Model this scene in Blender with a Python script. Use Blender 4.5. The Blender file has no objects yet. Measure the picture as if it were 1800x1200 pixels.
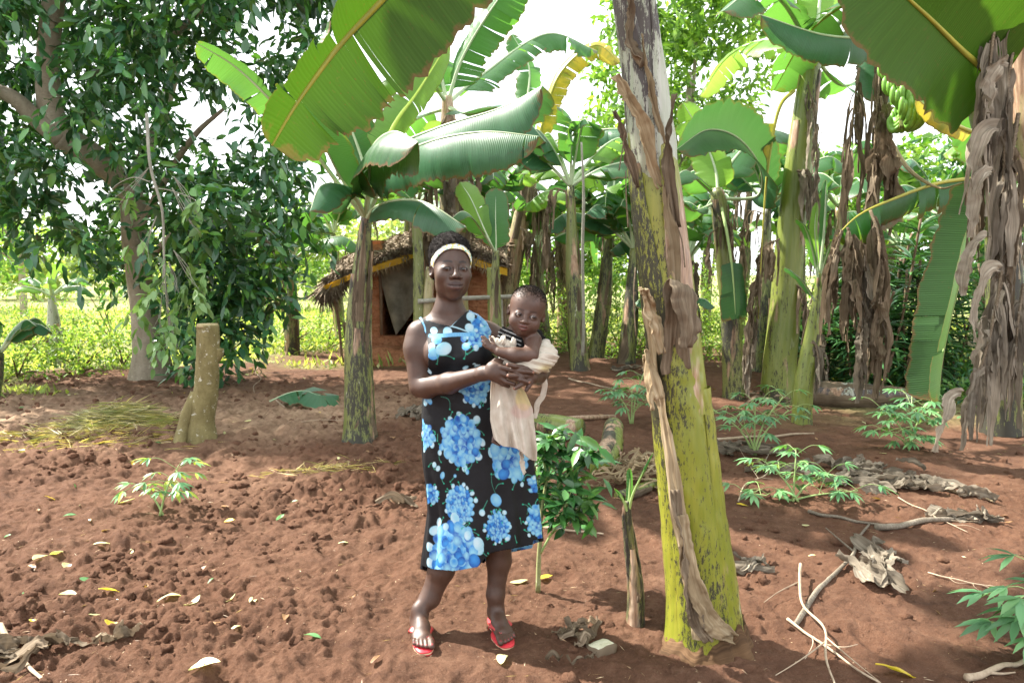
import bpy, math, random
import numpy as np
from mathutils import Vector, Matrix, Euler

# ------------------------------------------------------------------ camera
random.seed(7); rng = np.random.default_rng(7)
SC = bpy.context.scene
F, CX, CY = 1300.0, 900.0, 600.0        # focal length and centre in photo pixels (1800 x 1200)
CAMH, PITCH = 1.507, math.radians(5.27)
cd = bpy.data.cameras.new('camera'); cam = bpy.data.objects.new('camera', cd)
SC.collection.objects.link(cam); SC.camera = cam
cd.sensor_width = 36; cd.lens = 26; cd.clip_start = .05; cd.clip_end = 3000
cam.location = (0, 0, CAMH); cam.rotation_euler = (math.pi/2-PITCH, 0, 0)
cd.dof.use_dof = True; cd.dof.focus_distance = 3.0; cd.dof.aperture_fstop = 8

# ------------------------------------------------------------------ sky, sun, exposure
SUN_EL, SUN_AZ = math.radians(47), math.radians(-62)   # azimuth measured from +Y towards +X: the sun stands behind, to the left
wd = bpy.data.worlds.new('World'); SC.world = wd; wd.use_nodes = True
nt = wd.node_tree; nt.nodes.clear()
sky = nt.nodes.new('ShaderNodeTexSky'); sky.sky_type = 'NISHITA'; sky.sun_disc = False
sky.sun_elevation = SUN_EL; sky.sun_rotation = SUN_AZ
sky.air_density = 1.0; sky.dust_density = 4.0; sky.ozone_density = 1.0
mixc = nt.nodes.new('ShaderNodeMix'); mixc.data_type = 'RGBA'
# thin high cloud: whitens the blue of the sky
tcn = nt.nodes.new('ShaderNodeTexCoord'); nz = nt.nodes.new('ShaderNodeTexNoise')
nz.inputs['Scale'].default_value = 2.2; nz.inputs['Detail'].default_value = 6
rmp = nt.nodes.new('ShaderNodeMapRange'); rmp.inputs[1].default_value = .3; rmp.inputs[2].default_value = .62
rmp.inputs[3].default_value = .72; rmp.inputs[4].default_value = 1.0
nt.links.new(tcn.outputs['Generated'], nz.inputs['Vector']); nt.links.new(nz.outputs['Fac'], rmp.inputs[0])
nt.links.new(rmp.outputs[0], mixc.inputs[0])
nt.links.new(sky.outputs[0], mixc.inputs[6]); mixc.inputs[7].default_value = (7.0, 7.2, 7.4, 1)
bgn = nt.nodes.new('ShaderNodeBackground'); bgn.inputs[1].default_value = .11
wo = nt.nodes.new('ShaderNodeOutputWorld')
nt.links.new(mixc.outputs[2], bgn.inputs[0]); nt.links.new(bgn.outputs[0], wo.inputs[0])
sl = bpy.data.lights.new('sun', 'SUN'); sun = bpy.data.objects.new('sun', sl); SC.collection.objects.link(sun)
sl.energy = 5.0; sl.angle = math.radians(1.2); sl.color = (1, .95, .86)
sdir = Vector((math.sin(SUN_AZ)*math.cos(SUN_EL), math.cos(SUN_AZ)*math.cos(SUN_EL), math.sin(SUN_EL)))
sun.rotation_euler = sdir.to_track_quat('Z', 'Y').to_euler()
SC.view_settings.view_transform = 'Standard'; SC.view_settings.look = 'None'
SC.view_settings.exposure = 1.72; SC.view_settings.gamma = 1
SC.cycles.max_bounces = 8; SC.cycles.transparent_max_bounces = 8; SC.cycles.diffuse_bounces = 4
SC.cycles.use_denoising = True; SC.cycles.caustics_reflective = False; SC.cycles.caustics_refractive = False

# ------------------------------------------------------------------ picture -> place
_cp, _sp = math.cos(PITCH), math.sin(PITCH)
def ray(px, py):
    a, b = (px-CX)/F, (CY-py)/F
    return np.array([a, _cp+b*_sp, -_sp+b*_cp])
def at(px, py, D):
    r = ray(px, py); return np.array([0, 0, CAMH]) + r*(D/r[1])
def g0(px, py):                                  # where the sight line meets level ground
    r = ray(px, py); t = -CAMH/r[2]; return np.array([r[0]*t, r[1]*t, 0.])

# ------------------------------------------------------------------ noise
def _h(ix, iy, iz, s):
    n = (ix*374761393 + iy*668265263 + iz*2147483647 + s*974634777).astype(np.int64) & 0x7fffffff
    n = ((n ^ (n >> 13))*1274126177) & 0x7fffffff
    n = n ^ (n >> 16)
    return (n & 0xffffff)/float(0xffffff)
def noise3(x, y, z=0., s=0):
    x, y, z = np.broadcast_arrays(np.asarray(x, float), np.asarray(y, float), np.asarray(z, float))
    xi, yi, zi = np.floor(x).astype(np.int64), np.floor(y).astype(np.int64), np.floor(z).astype(np.int64)
    fx, fy, fz = x-xi, y-yi, z-zi
    fx, fy, fz = [f*f*(3-2*f) for f in (fx, fy, fz)]
    r = 0
    for dx in (0, 1):
        for dy in (0, 1):
            for dz in (0, 1):
                w = (fx if dx else 1-fx)*(fy if dy else 1-fy)*(fz if dz else 1-fz)
                r = r + w*_h(xi+dx, yi+dy, zi+dz, s)
    return r*2-1
def noise2(x, y, s=0):
    x = np.asarray(x, float); y = np.asarray(y, float)
    xi, yi = np.floor(x).astype(np.int64), np.floor(y).astype(np.int64)
    fx, fy = x-xi, y-yi; fx = fx*fx*(3-2*fx); fy = fy*fy*(3-2*fy); o = np.zeros_like(xi)
    return 2*((_h(xi, yi, o, s)*(1-fx)+_h(xi+1, yi, o, s)*fx)*(1-fy) + (_h(xi, yi+1, o, s)*(1-fx)+_h(xi+1, yi+1, o, s)*fx)*fy)-1
def fbm2(x, y, oct=4, s=0, g=.5):
    r = 0; a = 1
    for i in range(oct):
        c, sn = math.cos(i*1.1+.4), math.sin(i*1.1+.4)
        r = r + a*noise2((x*c-y*sn)*2**i, (x*sn+y*c)*2**i, s+i*17); a *= g
    return r
def worley2(x, y, s=0):                          # distance to nearest point, and that point's id
    xi, yi = np.floor(x).astype(np.int64), np.floor(y).astype(np.int64); o = np.zeros_like(xi)
    best = np.full(x.shape, 9.); idd = np.zeros(x.shape)
    for dx in (-1, 0, 1):
        for dy in (-1, 0, 1):
            cx, cy = xi+dx, yi+dy
            d = np.hypot(cx+_h(cx, cy, o, s)-x, cy+_h(cx, cy, o, s+5)-y)
            m = d < best; best = np.where(m, d, best); idd = np.where(m, _h(cx, cy, o, s+9), idd)
    return best, idd
def sstep(a, b, x):
    t = np.clip((x-a)/(b-a), 0, 1); return t*t*(3-2*t)

def in_poly(x, y, poly):
    c = np.zeros(x.shape, bool); j = len(poly)-1
    for i in range(len(poly)):
        xi, yi = poly[i]; xj, yj = poly[j]
        c ^= ((yi > y) != (yj > y)) & (x < (xj-xi)*(y-yi)/(yj-yi+1e-9)+xi); j = i
    return c
# ------------------------------------------------------------------ mesh helpers
COL = SC.collection
class MB:
    """collects vertices and faces, links them as ONE mesh object"""
    def __init__(s): s.V = []; s.F = []; s.UV = []; s.C = []; s.n = 0
    def add(s, V, Fs, uv=None, col=None):
        V = np.asarray(V, float).reshape(-1, 3); k = len(V)
        s.V.append(V)
        for f in (Fs if isinstance(Fs, (list, tuple)) else [Fs]):
            f = np.asarray(f, np.int64)
            if f.size: s.F.append(f + s.n)
        s.UV.append(np.zeros((k, 2)) if uv is None else np.asarray(uv, float))
        c = np.ones((k, 4)); 
        if col is not None:
            col = np.asarray(col, float); c[:, :3] = col if col.ndim == 2 else (col if col.ndim == 0 else col[None, :3])
        s.C.append(c); s.n += k; return s
    def build(s, name, mat, parent=None, smooth=True, loc=None, solid=0):
        if not s.V: s.add([(0,0,0),(0,0,.001),(0,.001,0)], np.array([[0,1,2]]))
        V = np.concatenate(s.V); UV = np.concatenate(s.UV); C = np.concatenate(s.C)
        if loc is not None: V = V - np.asarray(loc)
        me = bpy.data.meshes.new(name)
        me.vertices.add(len(V)); me.vertices.foreach_set('co', V.astype(np.float32).ravel())
        li = np.concatenate([f.ravel() for f in s.F]).astype(np.int32)
        tot = np.concatenate([np.full(len(f), f.shape[1]) for f in s.F]).astype(np.int32)
        st = np.concatenate([[0], np.cumsum(tot)[:-1]]).astype(np.int32)
        me.loops.add(len(li)); me.loops.foreach_set('vertex_index', li)
        me.polygons.add(len(tot)); me.polygons.foreach_set('loop_start', st)
        me.polygons.foreach_set('loop_total', tot)
        me.polygons.foreach_set('use_smooth', np.full(len(tot), smooth))
        uvl = me.uv_layers.new(name='UVMap'); uvl.data.foreach_set('uv', UV[li].astype(np.float32).ravel())
        ca = me.color_attributes.new('Col', 'FLOAT_COLOR', 'POINT'); ca.data.foreach_set('color', C.astype(np.float32).ravel())
        me.update(calc_edges=True); me.validate()
        if mat: me.materials.append(mat)
        o = bpy.data.objects.new(name, me); COL.objects.link(o)
        if parent is not None:
            o.parent = parent
            if loc is None: o.location = -Vector(parent_base(parent))
        if loc is not None: o.location = Vector(loc) - (Vector(parent_base(parent)) if parent is not None else Vector())
        if solid:
            m = o.modifiers.new('thickness', 'SOLIDIFY'); m.thickness = solid; m.offset = 0
        return o
def parent_base(p):
    v = Vector()
    while p is not None: v = v + Vector(p.location); p = p.parent
    return v
def tag(o, label=None, cat=None, group=None, kind=None):
    if label: o['label'] = label
    if cat: o['category'] = cat
    if group: o['group'] = group
    if kind: o['kind'] = kind
    return o
def thing(name, loc, label, cat, group=None):
    o = bpy.data.objects.new(name, None); o.empty_display_size = .1; COL.objects.link(o)
    o.location = Vector(loc); return tag(o, label, cat, group)

def unit(v): v = np.asarray(v, float); return v/(np.linalg.norm(v, axis=-1, keepdims=True)+1e-12)
def crv(P, n):
    """Catmull-Rom through the control points"""
    P = np.asarray(P, float)
    if len(P) == 2: t = np.linspace(0, 1, n)[:, None]; return P[0]*(1-t)+P[1]*t
    Q = np.vstack([2*P[0]-P[1], P, 2*P[-1]-P[-2]]); m = len(P)-1
    t = np.linspace(0, m-1e-9, n); i = t.astype(int); u = (t-i)[:, None]
    a, b, c, d = Q[i], Q[i+1], Q[i+2], Q[i+3]
    return .5*((2*b)+(-a+c)*u+(2*a-5*b+4*c-d)*u*u+(-a+3*b-3*c+d)*u**3)
def itp(vals, n):
    vals = np.asarray(vals, float); return np.interp(np.linspace(0, 1, n), np.linspace(0, 1, len(vals)), vals)
def frames(P, up=None):
    T = unit(np.gradient(P, axis=0)); n = len(P)
    up = np.array([0, 0, 1.]) if up is None else np.asarray(up, float)
    if abs(T[0] @ unit(up)) > .97: up = np.array([1., .3, 0])
    N = np.zeros_like(P); v = up
    for i in range(n):
        v = v - T[i]*(v @ T[i]); v = v/(np.linalg.norm(v)+1e-12); N[i] = v
    return T, N, np.cross(T, N)
def tube(P, R, sides=8, cap=True, rough=0, squash=1., seed=0):
    P = np.asarray(P, float); n = len(P); R = np.broadcast_to(np.asarray(R, float), (n,))
    T, N, B = frames(P); a = np.linspace(0, 2*np.pi, sides+1)
    A = a[None, :]; rr = R[:, None]*np.ones_like(A)
    ln = np.concatenate([[0], np.cumsum(np.linalg.norm(np.diff(P, axis=0), axis=1))])
    if rough: rr = rr*(1+rough*noise3(np.cos(A)*1.5+seed*7, np.sin(A)*1.5, ln[:, None]/(R.max()*2.5)+seed, seed))
    V = P[:, None]+rr[..., None]*(np.cos(A)[..., None]*N[:, None]+squash*np.sin(A)[..., None]*B[:, None])
    uv = np.stack([np.broadcast_to(A/(2*np.pi), rr.shape), np.broadcast_to(ln[:, None], rr.shape)], -1)
    i, j = np.meshgrid(np.arange(n-1), np.arange(sides), indexing='ij'); k = sides+1
    q = np.stack([i*k+j, i*k+j+1, (i+1)*k+j+1, (i+1)*k+j], -1).reshape(-1, 4)
    V = V.reshape(-1, 3); uv = uv.reshape(-1, 2); fs = [q]
    if cap:
        m = len(V); V = np.vstack([V, P[0], P[-1]]); uv = np.vstack([uv, [.5, 0], [.5, ln[-1]]])
        jj = np.arange(sides)
        fs.append(np.vstack([np.stack([jj*0+m, jj+1, jj], -1), np.stack([jj*0+m+1, (n-1)*k+jj, (n-1)*k+jj+1], -1)]))
    return V, fs, uv
def grid_q(n, m):
    i, j = np.meshgrid(np.arange(n-1), np.arange(m-1), indexing='ij')
    return np.stack([i*m+j, i*m+j+1, (i+1)*m+j+1, (i+1)*m+j], -1).reshape(-1, 4)

# many small leaves in one mesh: 8 vertices each, folded along the midrib
def leaves(mb, P, D, Nn, L, W, col, fold=.25, droop=.15, simple=False):
    P = np.asarray(P, float); n = len(P); D = unit(D); S = unit(np.cross(D, Nn)); U = np.cross(S, D)
    L = np.broadcast_to(L, (n,))[:, None]; W = np.broadcast_to(W, (n,))[:, None]*.5
    col = np.broadcast_to(col, (n, 3))
    c = lambda t, w, h: P+D*L*t+S*W*w-U*(W*h+L*droop*t*t)
    if simple:
        V = np.stack([P, c(.45, -1, -fold), c(.45, 1, -fold), c(1, 0, 0)], 1); k = 4
        f3 = np.array([[0, 1, 3], [0, 3, 2]]); fs = [f3]
        uv = np.array([[0, 0], [.45, -1], [.45, 1], [1, 0]])
    else:
        V = np.stack([P, c(.3, -.9, -fold), c(.3, 0, 0), c(.3, .9, -fold), c(.65, -.85, -fold), c(.65, 0, 0), c(.65, .85, -fold), c(1, 0, 0)], 1); k = 8
        fs = [np.array([[0, 1, 2], [0, 2, 3], [4, 7, 5], [5, 7, 6]]), np.array([[1, 4, 5, 2], [2, 5, 6, 3]])]
        uv = np.array([[0, 0], [.3, -1], [.3, 0], [.3, 1], [.65, -1], [.65, 0], [.65, 1], [1, 0]])
    off = (np.arange(n)*k)[:, None, None]
    mb.add(V.reshape(-1, 3), [(off+f[None]).reshape(-1, f.shape[1]) for f in fs], np.tile(uv, (n, 1)), np.repeat(col, k, 0))

# ------------------------------------------------------------------ material helpers
class NT:
    def __init__(s, name):
        s.m = bpy.data.materials.new(name); s.m.use_nodes = True; s.t = s.m.node_tree; s.t.nodes.clear()
        s.o = s.n('ShaderNodeOutputMaterial')
    def n(s, ty, **kw):
        nd = s.t.nodes.new(ty)
        for k, v in kw.items():
            if hasattr(nd, k) and k not in nd.inputs: setattr(nd, k, v)
        return nd
    def l(s, a, b): s.t.links.new(a, b)
    def set(s, sock, v):
        if hasattr(v, 'is_linked') or isinstance(v, bpy.types.NodeSocket): s.l(v, sock)
        else: sock.default_value = v if not (isinstance(v, tuple) and len(v) == 3 and sock.type == 'RGBA') else (*v, 1)
    def coord(s, kind='Object', scale=(1, 1, 1)):
        c = s.n('ShaderNodeTexCoord'); mp = s.n('ShaderNodeMapping'); s.l(c.outputs[kind], mp.inputs[0]); mp.inputs['Scale'].default_value = scale
        return mp.outputs[0]
    def noise(s, vec, scale=5, detail=4, rough=.55, dist=0):
        nd = s.n('ShaderNodeTexNoise'); s.l(vec, nd.inputs['Vector']); nd.inputs['Scale'].default_value = scale
        nd.inputs['Detail'].default_value = detail; nd.inputs['Roughness'].default_value = rough; nd.inputs['Distortion'].default_value = dist
        return nd.outputs['Fac']
    def rng(s, v, a, b, c=0., d=1., smooth=False):
        nd = s.n('ShaderNodeMapRange'); s.l(v, nd.inputs[0])
        if smooth: nd.interpolation_type = 'SMOOTHSTEP'
        for i, x in enumerate((a, b, c, d)): nd.inputs[i+1].default_value = x
        return nd.outputs[0]
    def mix(s, f, a, b, mode='MIX'):
        nd = s.n('ShaderNodeMix'); nd.data_type = 'RGBA'; nd.blend_type = mode
        s.set(nd.inputs[0], f); s.set(nd.inputs[6], a); s.set(nd.inputs[7], b); return nd.outputs[2]
    def math(s, op, a, b=0.):
        nd = s.n('ShaderNodeMath'); nd.operation = op; s.set(nd.inputs[0], a); s.set(nd.inputs[1], b); return nd.outputs[0]
    def ramp(s, v, stops):
        nd = s.n('ShaderNodeValToRGB'); s.l(v, nd.inputs[0]); e = nd.color_ramp.elements
        while len(e) < len(stops): e.new(.5)
        for i, (p, c) in enumerate(stops): e[i].position = p; e[i].color = (*c, 1)
        return nd.outputs[0]
    def bump(s, h, strength=.3, dist=.01, nrm=None):
        nd = s.n('ShaderNodeBump'); s.l(h, nd.inputs['Height']); nd.inputs['Strength'].default_value = strength; nd.inputs['Distance'].default_value = dist
        if nrm is not None: s.l(nrm, nd.inputs['Normal'])
        return nd.outputs[0]
    def princ(s, col, rough=.6, nrm=None, spec=.5, transl=0, tcol=None, sss=0, sheen=0):
        p = s.n('ShaderNodeBsdfPrincipled'); s.set(p.inputs['Base Color'], col); s.set(p.inputs['Roughness'], rough)
        p.inputs['Specular IOR Level'].default_value = spec
        if sheen: p.inputs['Sheen Weight'].default_value = sheen
        if nrm is not None: s.l(nrm, p.inputs['Normal'])
        if sss:
            p.inputs['Subsurface Weight'].default_value = sss; p.inputs['Subsurface Radius'].default_value = (.01, .005, .003); p.inputs['Subsurface Scale'].default_value = 1
        out = p.outputs[0]
        if transl:
            t = s.n('ShaderNodeBsdfTranslucent'); s.set(t.inputs[0], tcol if tcol is not None else col)
            mx = s.n('ShaderNodeMixShader'); mx.inputs[0].default_value = transl; s.l(out, mx.inputs[1]); s.l(t.outputs[0], mx.inputs[2]); out = mx.outputs[0]
        s.l(out, s.o.inputs[0]); return s.m
    def attr(s): 
        a = s.n('ShaderNodeVertexColor'); a.layer_name = 'Col'; return a.outputs[0]
    def uv(s, scale=(1, 1, 1)): return s.coord('UV', scale)
# ------------------------------------------------------------------ ground
# where the soil has been hoed into clods (left and middle) it is rough; right and near it is trodden smoother
def rough_amt(x, y):
    r = .38 + .62*sstep(.2, -1.2, x)*sstep(1.8, 3.3, y)
    r = r*(1-.75*sstep(9.6, 11, y)) 
    r = r*(1-.85*np.exp(-((x+.19)/.33)**2-((y-2.9)/.30)**2))
    return r*(.55+.45*sstep(-.5, .5, fbm2(x*.9+3, y*.9, 3, 41)))
def height(x, y, fine=True):
    x = np.asarray(x, float); y = np.asarray(y, float)
    d = np.hypot(x, y)
    h = .045*fbm2(x*.45, y*.45, 3, 3)*sstep(1, 4, d)
    h = h + .16*np.exp(-((x-1.2)/2.8)**2-((y-11.3)/1.3)**2)       # low bank of soil in front of the hut
    h = h + .012*fbm2(x*1.9, y*1.9, 3, 9)
    # footprints
    for fx, fy, a in FEET:
        u = (x-fx)*math.cos(a)+(y-fy)*math.sin(a); v = -(x-fx)*math.sin(a)+(y-fy)*math.cos(a)
        q = (u/.055)**2+(v/.135)**2
        h = h - .022*np.exp(-q**2) + .008*np.exp(-(np.sqrt(q)-1.35)**2*8)
    if fine:
        r = rough_amt(x, y)*sstep(40, 14, d)
        w1, i1 = worley2(x*5.5+.3*fbm2(x*9, y*9, 2, 2), y*5.5+.3*fbm2(x*9, y*9, 2, 6), 11)
        w2, i2 = worley2(x*13+.35*fbm2(x*24, y*24, 2, 3), y*13+.3*fbm2(x*24, y*24, 2, 4), 12)
        w3, i3 = worley2(x*31, y*31, 13)
        h = h + r*(.060*i1**2.2*np.clip(1-(w1/.6)**2, 0, 1)+.034*i2**1.7*np.clip(1-(w2/.55)**2, 0, 1))
        h = h + (.45+r)*.0080*i3**1.6*np.clip(1-(w3/.5)**2, 0, 1)
        h = h + r*.026*fbm2(x*7, y*7, 4, 21, .6) + (.5+.6*r)*.0062*fbm2(x*24, y*24, 4, 22, .65) + (.5+.5*r)*.010*np.maximum(0, noise2(x*19, y*19, 33)-.2) - r*.012*np.maximum(0, noise2(x*11, y*11, 34)-.3)
    return h
FEET = [(-.55, 2.75, .2), (-.2, 2.5, -.3), (-.75, 3.2, .5), (-1.1, 2.6, -.2), (-.42, 3.75, .1), (-1.0, 3.9, .4), (.35, 2.45, -.5), (-.75, 2.35, 1.0), (.25, 3.6, .2), (-.5, 4.5, -.3), (1.5, 2.9, .2), (1.9, 3.5, -.4)]
FLAT = []
def hz(x, y): return float(height(np.array([x]), np.array([y]))[0])
def gp(px, py, lift=0.):
    p = g0(px, py); z = 0
    for _ in range(6):
        z = float(height(np.array([p[0]]), np.array([p[1]]), False)[0]); r = ray(px, py); t = (z-CAMH)/r[2]; p = np.array([r[0]*t, r[1]*t, z])
    p[2] = z+lift; return p

def ground():
    rows = np.concatenate([[-14, -8, -4, -2, -.6, .2, .8], 1.3*np.exp(np.arange(880)*.00265), [14.3, 15.3, 16.5, 18, 20, 23, 27, 33, 42, 60, 90, 150, 260, 500]])
    rows = np.array([r for i, r in enumerate(rows) if i == 0 or r > rows[:i].max()])
    s = np.concatenate([[-30, -12, -6, -3.4, -2, -1.4, -1.15], np.linspace(-1, 1, 820), [1.15, 1.4, 2, 3.4, 6, 12, 30]])*.82
    Y, S = np.meshgrid(rows, s, indexing='ij'); X = S*(np.maximum(Y, .8)+.9)
    Z = height(X, Y)
    V = np.stack([X, Y, Z], -1).reshape(-1, 3)
    b = MB(); x, y = V[:, 0], V[:, 1]
    # R: how much of the ground here is grown over with short grass and weeds
    e = fbm2(x*.8, y*.8, 3, 77)
    g = sstep(10.9, 12.2, y+1.0*e)*sstep(.5, -.6, x+1.3+.5*e+ (y-12)*.1) + sstep(.0, .8, (-x-.62*y)+.6*e)*sstep(8.5, 9.6, y) + sstep(16, 17.5, y+e)
    g = g + sstep(3.0, 4.2, x-.1*(y-8)+.5*e)*sstep(7.4, 8.8, y+e)
    g = g*(1-np.exp(-((x+2.9)/1.6)**4-((y-13.2)/1.5)**4))
    tan = sstep(-.7, -2.0, x+.5*e)*np.exp(-((y-7.9-.5*e)/1.5)**2)     # pale dry litter
    c = np.stack([np.clip(g, 0, 1), np.clip(tan, 0, 1), 0*x], -1)
    b.add(V, grid_q(len(rows), len(s)), V[:, :2], c)
    m = NT('soil'); co = m.coord(); at_ = m.attr(); sep = m.n('ShaderNodeSeparateColor'); m.l(at_, sep.inputs[0])
    n1 = m.noise(co, 1.1, 4); n2 = m.noise(co, 9, 6, .65); n3 = m.noise(co, 120, 6, .7); n4 = m.noise(co, 38, 4, .6)
    c1 = m.ramp(n2, [(.25, (.080, .040, .025)), (.5, (.136, .068, .041)), (.75, (.215, .118, .074))])
    c2 = m.mix(m.rng(n1, .42, .66, 0, .55), c1, (.155, .074, .043))
    c3 = m.mix(m.rng(n3, .55, .8, 0, .45), c2, (.28, .18, .125))
    n5 = m.noise(co, 55, 5, .75); n6 = m.noise(co, 210, 4, .8); c3 = m.mix(m.rng(n5, .56, .72, 0, .5), c3, (.24, .145, .098)); c3 = m.mix(m.rng(n6, .33, .45, .65, 0), c3, (.055, .028, .020)); c3 = m.mix(m.rng(n6, .60, .70, 0, .5), c3, (.30, .20, .14))
    c3 = m.mix(m.rng(n4, .3, .45, .35, 0), c3, (.070, .032, .022))
    c4 = m.mix(m.math('MULTIPLY', sep.outputs[1], m.rng(n2, .35, .7, .25, .85)), c3, (.50, .35, .23))
    cg = m.ramp(m.noise(co, 3.5, 6, .7), [(.3, (.20, .23, .09)), (.55, (.30, .32, .13)), (.75, (.36, .30, .17))])
    c5 = m.mix(m.math('MULTIPLY', sep.outputs[0], m.rng(n2, .3, .6, .5, 1.)), c4, cg)
    nb = m.bump(n3, 1., .016, m.bump(m.noise(co, 320, 3, .6), .7, .004)); m.princ(c5, .95, nb, .15)
    o = b.build('ground', m.m); tag(o, kind='structure'); return o
GROUND = ground()

# loose lumps of soil lying on the surface
def clods():
    import bmesh
    bm = bmesh.new(); bmesh.ops.create_icosphere(bm, subdivisions=3, radius=1)
    V0 = np.array([v.co[:] for v in bm.verts]); F0 = np.array([[v.index for v in f.verts] for f in bm.faces]); bm.free()
    shapes = []
    for k in range(14):
        V = V0.copy(); n = noise3(V[:, 0]*1.4+k*9, V[:, 1]*1.4, V[:, 2]*1.4, k); n2 = noise3(V[:, 0]*4+k*9, V[:, 1]*4, V[:, 2]*4, k+40); n3_ = noise3(V[:, 0]*9+k*9, V[:, 1]*9, V[:, 2]*9, k+80)
        V = V*(1+.45*n+.22*n2+.12*n3_)[:, None]
        for q in range(5):                                # a few broken flat facets
            d = unit(rng.normal(size=3)); t = .55+.25*rng.random(); e = V@d; V = V-np.clip(e-t, 0, None)[:, None]*d*.85
        shapes.append(V)
    b = MB(); m = 0
    N = 9000
    y = 1.9*np.exp(rng.random(N*4)*1.75); x = (rng.random(N*4)*2-1)*(y*.8+.5)
    keep = rng.random(N*4) < (rough_amt(x, y)**1.6*.95)*sstep(-.4, .9, fbm2(x*1.3, y*1.3, 3, 55)+.35*rng.random(N*4))
    keep &= ~((np.abs(x+.2) < .35) & (np.abs(y-2.85) < .3))
    x, y = x[keep][:N], y[keep][:N]; n = len(x)
    s = .004+.033*rng.random(n)**5; s *= 1+.25*(y > 5); z = height(x, y)
    for i in range(n):
        V = shapes[i % 14]*s[i]*np.array([1, .7+.5*rng.random(), .55+.35*rng.random()]); a = rng.random()*6.28
        c, q = math.cos(a), math.sin(a); V = V@np.array([[c, q, 0], [-q, c, 0], [0, 0, 1]])
        b.add(V+[x[i], y[i], z[i]+s[i]*.05], F0, None, [0, 0, 0])
    o = b.build('soil_clods', bpy.data.materials['soil']); tag(o, kind='stuff'); return o
clods()
# ------------------------------------------------------------------ plant materials
def banana_leaf_mat(name, top, under, trans, spots=0., yellow=0., tw=.34, rg=.36, sp=.4, bu=.45):
    m = NT(name); uv = m.uv(); geo = m.n('ShaderNodeNewGeometry'); sx = m.n('ShaderNodeSeparateXYZ'); m.l(uv, sx.inputs[0])
    co = m.coord('Object'); big = m.noise(co, 3, 4)
    w = m.n('ShaderNodeTexWave'); w.wave_type = 'BANDS'; w.bands_direction = 'X'; w.inputs['Scale'].default_value = 22; w.inputs['Distortion'].default_value = .7; w.inputs['Detail'].default_value = 1
    m.l(uv, w.inputs[0]); fine = m.noise(m.uv((140, 2.5, 1)), 1, 3, .6)
    v = m.rng(w.outputs['Fac'], 0, 1, -.5, .5)
    ct = m.mix(m.rng(fine, .35, .65, 0, 1), tuple(c*.8 for c in top), tuple(min(1, c*1.2) for c in top))
    ct = m.mix(m.rng(w.outputs['Fac'], .7, 1, 0, .35), ct, tuple(min(1, c*1.45+.008) for c in top))
    ct = m.mix(m.rng(big, .35, .7, 0, .5), ct, tuple(c*s for c, s in zip(top, (1.35, 1.15, .9))))
    cu = m.mix(m.rng(fine, .35, .65, 0, 1), tuple(c*.84 for c in under), tuple(min(1, c*1.15) for c in under))
    cu = m.mix(m.rng(w.outputs['Fac'], .7, 1, 0, .3), cu, tuple(c*.7 for c in under))
    col = m.mix(geo.outputs['Backfacing'], ct, cu)
    if spots:
        spn = m.noise(m.uv((60, 34, 1)), 1, 3, .7); edge = m.noise(co, 2.2, 2)
        mask = m.math('MULTIPLY', m.rng(spn, .62, .68, 0, 1), m.rng(edge, .4, .65, .25*spots, spots))
        col = m.mix(mask, col, (.13, .05, .02))
    if yellow:
        yn = m.noise(m.uv((5, 2.2, 1)), 1, 4, .6); col = m.mix(m.rng(yn, .5-.2*yellow, .6, 0, 1), col, (.62, .44, .045))
        col = m.mix(m.rng(m.noise(m.uv((14, 2, 1)), 1, 4, .7), .58, .66, 0, .9), col, (.09, .045, .02))
    # brown dry rim, painted by the vertex colour
    sc = m.n('ShaderNodeSeparateColor'); m.l(m.attr(), sc.inputs[0])
    col = m.mix(m.rng(m.math('ADD', sc.outputs[0], m.rng(m.noise(co, 26, 3, .7), .3, .7, -.35, .35)), .4, .75, .95, 0), col, (.16, .085, .035))
    tc = m.mix(.5, col, trans)
    return m.princ(col, rg, m.bump(v, bu, .0025, m.bump(fine, .15, .002)), sp, tw, tc)
BL = {
 'main': banana_leaf_mat('banana_leaf_green', (.045, .140, .050), (.080, .180, .060), (.17, .46, .02), tw=.42),
 'blue': banana_leaf_mat('banana_leaf_bluish', (.042, .135, .064), (.060, .140, .058), (.09, .28, .03), tw=.28),
 'old': banana_leaf_mat('banana_leaf_underside', (.045, .12, .028), (.050, .108, .014), (.09, .24, .004), spots=.8, tw=.27, rg=.55, sp=.22, bu=.28),
 'dark': banana_leaf_mat('banana_leaf_dark', (.030, .10, .035), (.045, .115, .035), (.09, .22, .01), tw=.28),
 'lime': banana_leaf_mat('banana_leaf_young', (.14, .30, .05), (.19, .36, .07), (.34, .60, .05), tw=.5),
 'yel': banana_leaf_mat('banana_leaf_yellow', (.10, .20, .03), (.16, .25, .04), (.45, .45, .03), yellow=1., tw=.4)}
def midrib_mat(name, a, b_):
    m = NT(name); n = m.noise(m.uv((3, 6, 1)), 1, 4); return m.princ(m.mix(m.rng(n, .35, .7), a, b_), .45, None, .4)
RIB = {'g': midrib_mat('midrib_green', (.26, .38, .13), (.38, .48, .20)), 'y': midrib_mat('midrib_yellow', (.42, .38, .05), (.26, .27, .05)),
       'w': midrib_mat('midrib_pale', (.36, .46, .28), (.50, .58, .38)), 'lime': midrib_mat('petiole_lime', (.42, .60, .06), (.52, .66, .12)),
       'b': midrib_mat('midrib_brown', (.20, .12, .06), (.40, .30, .12))}
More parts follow.
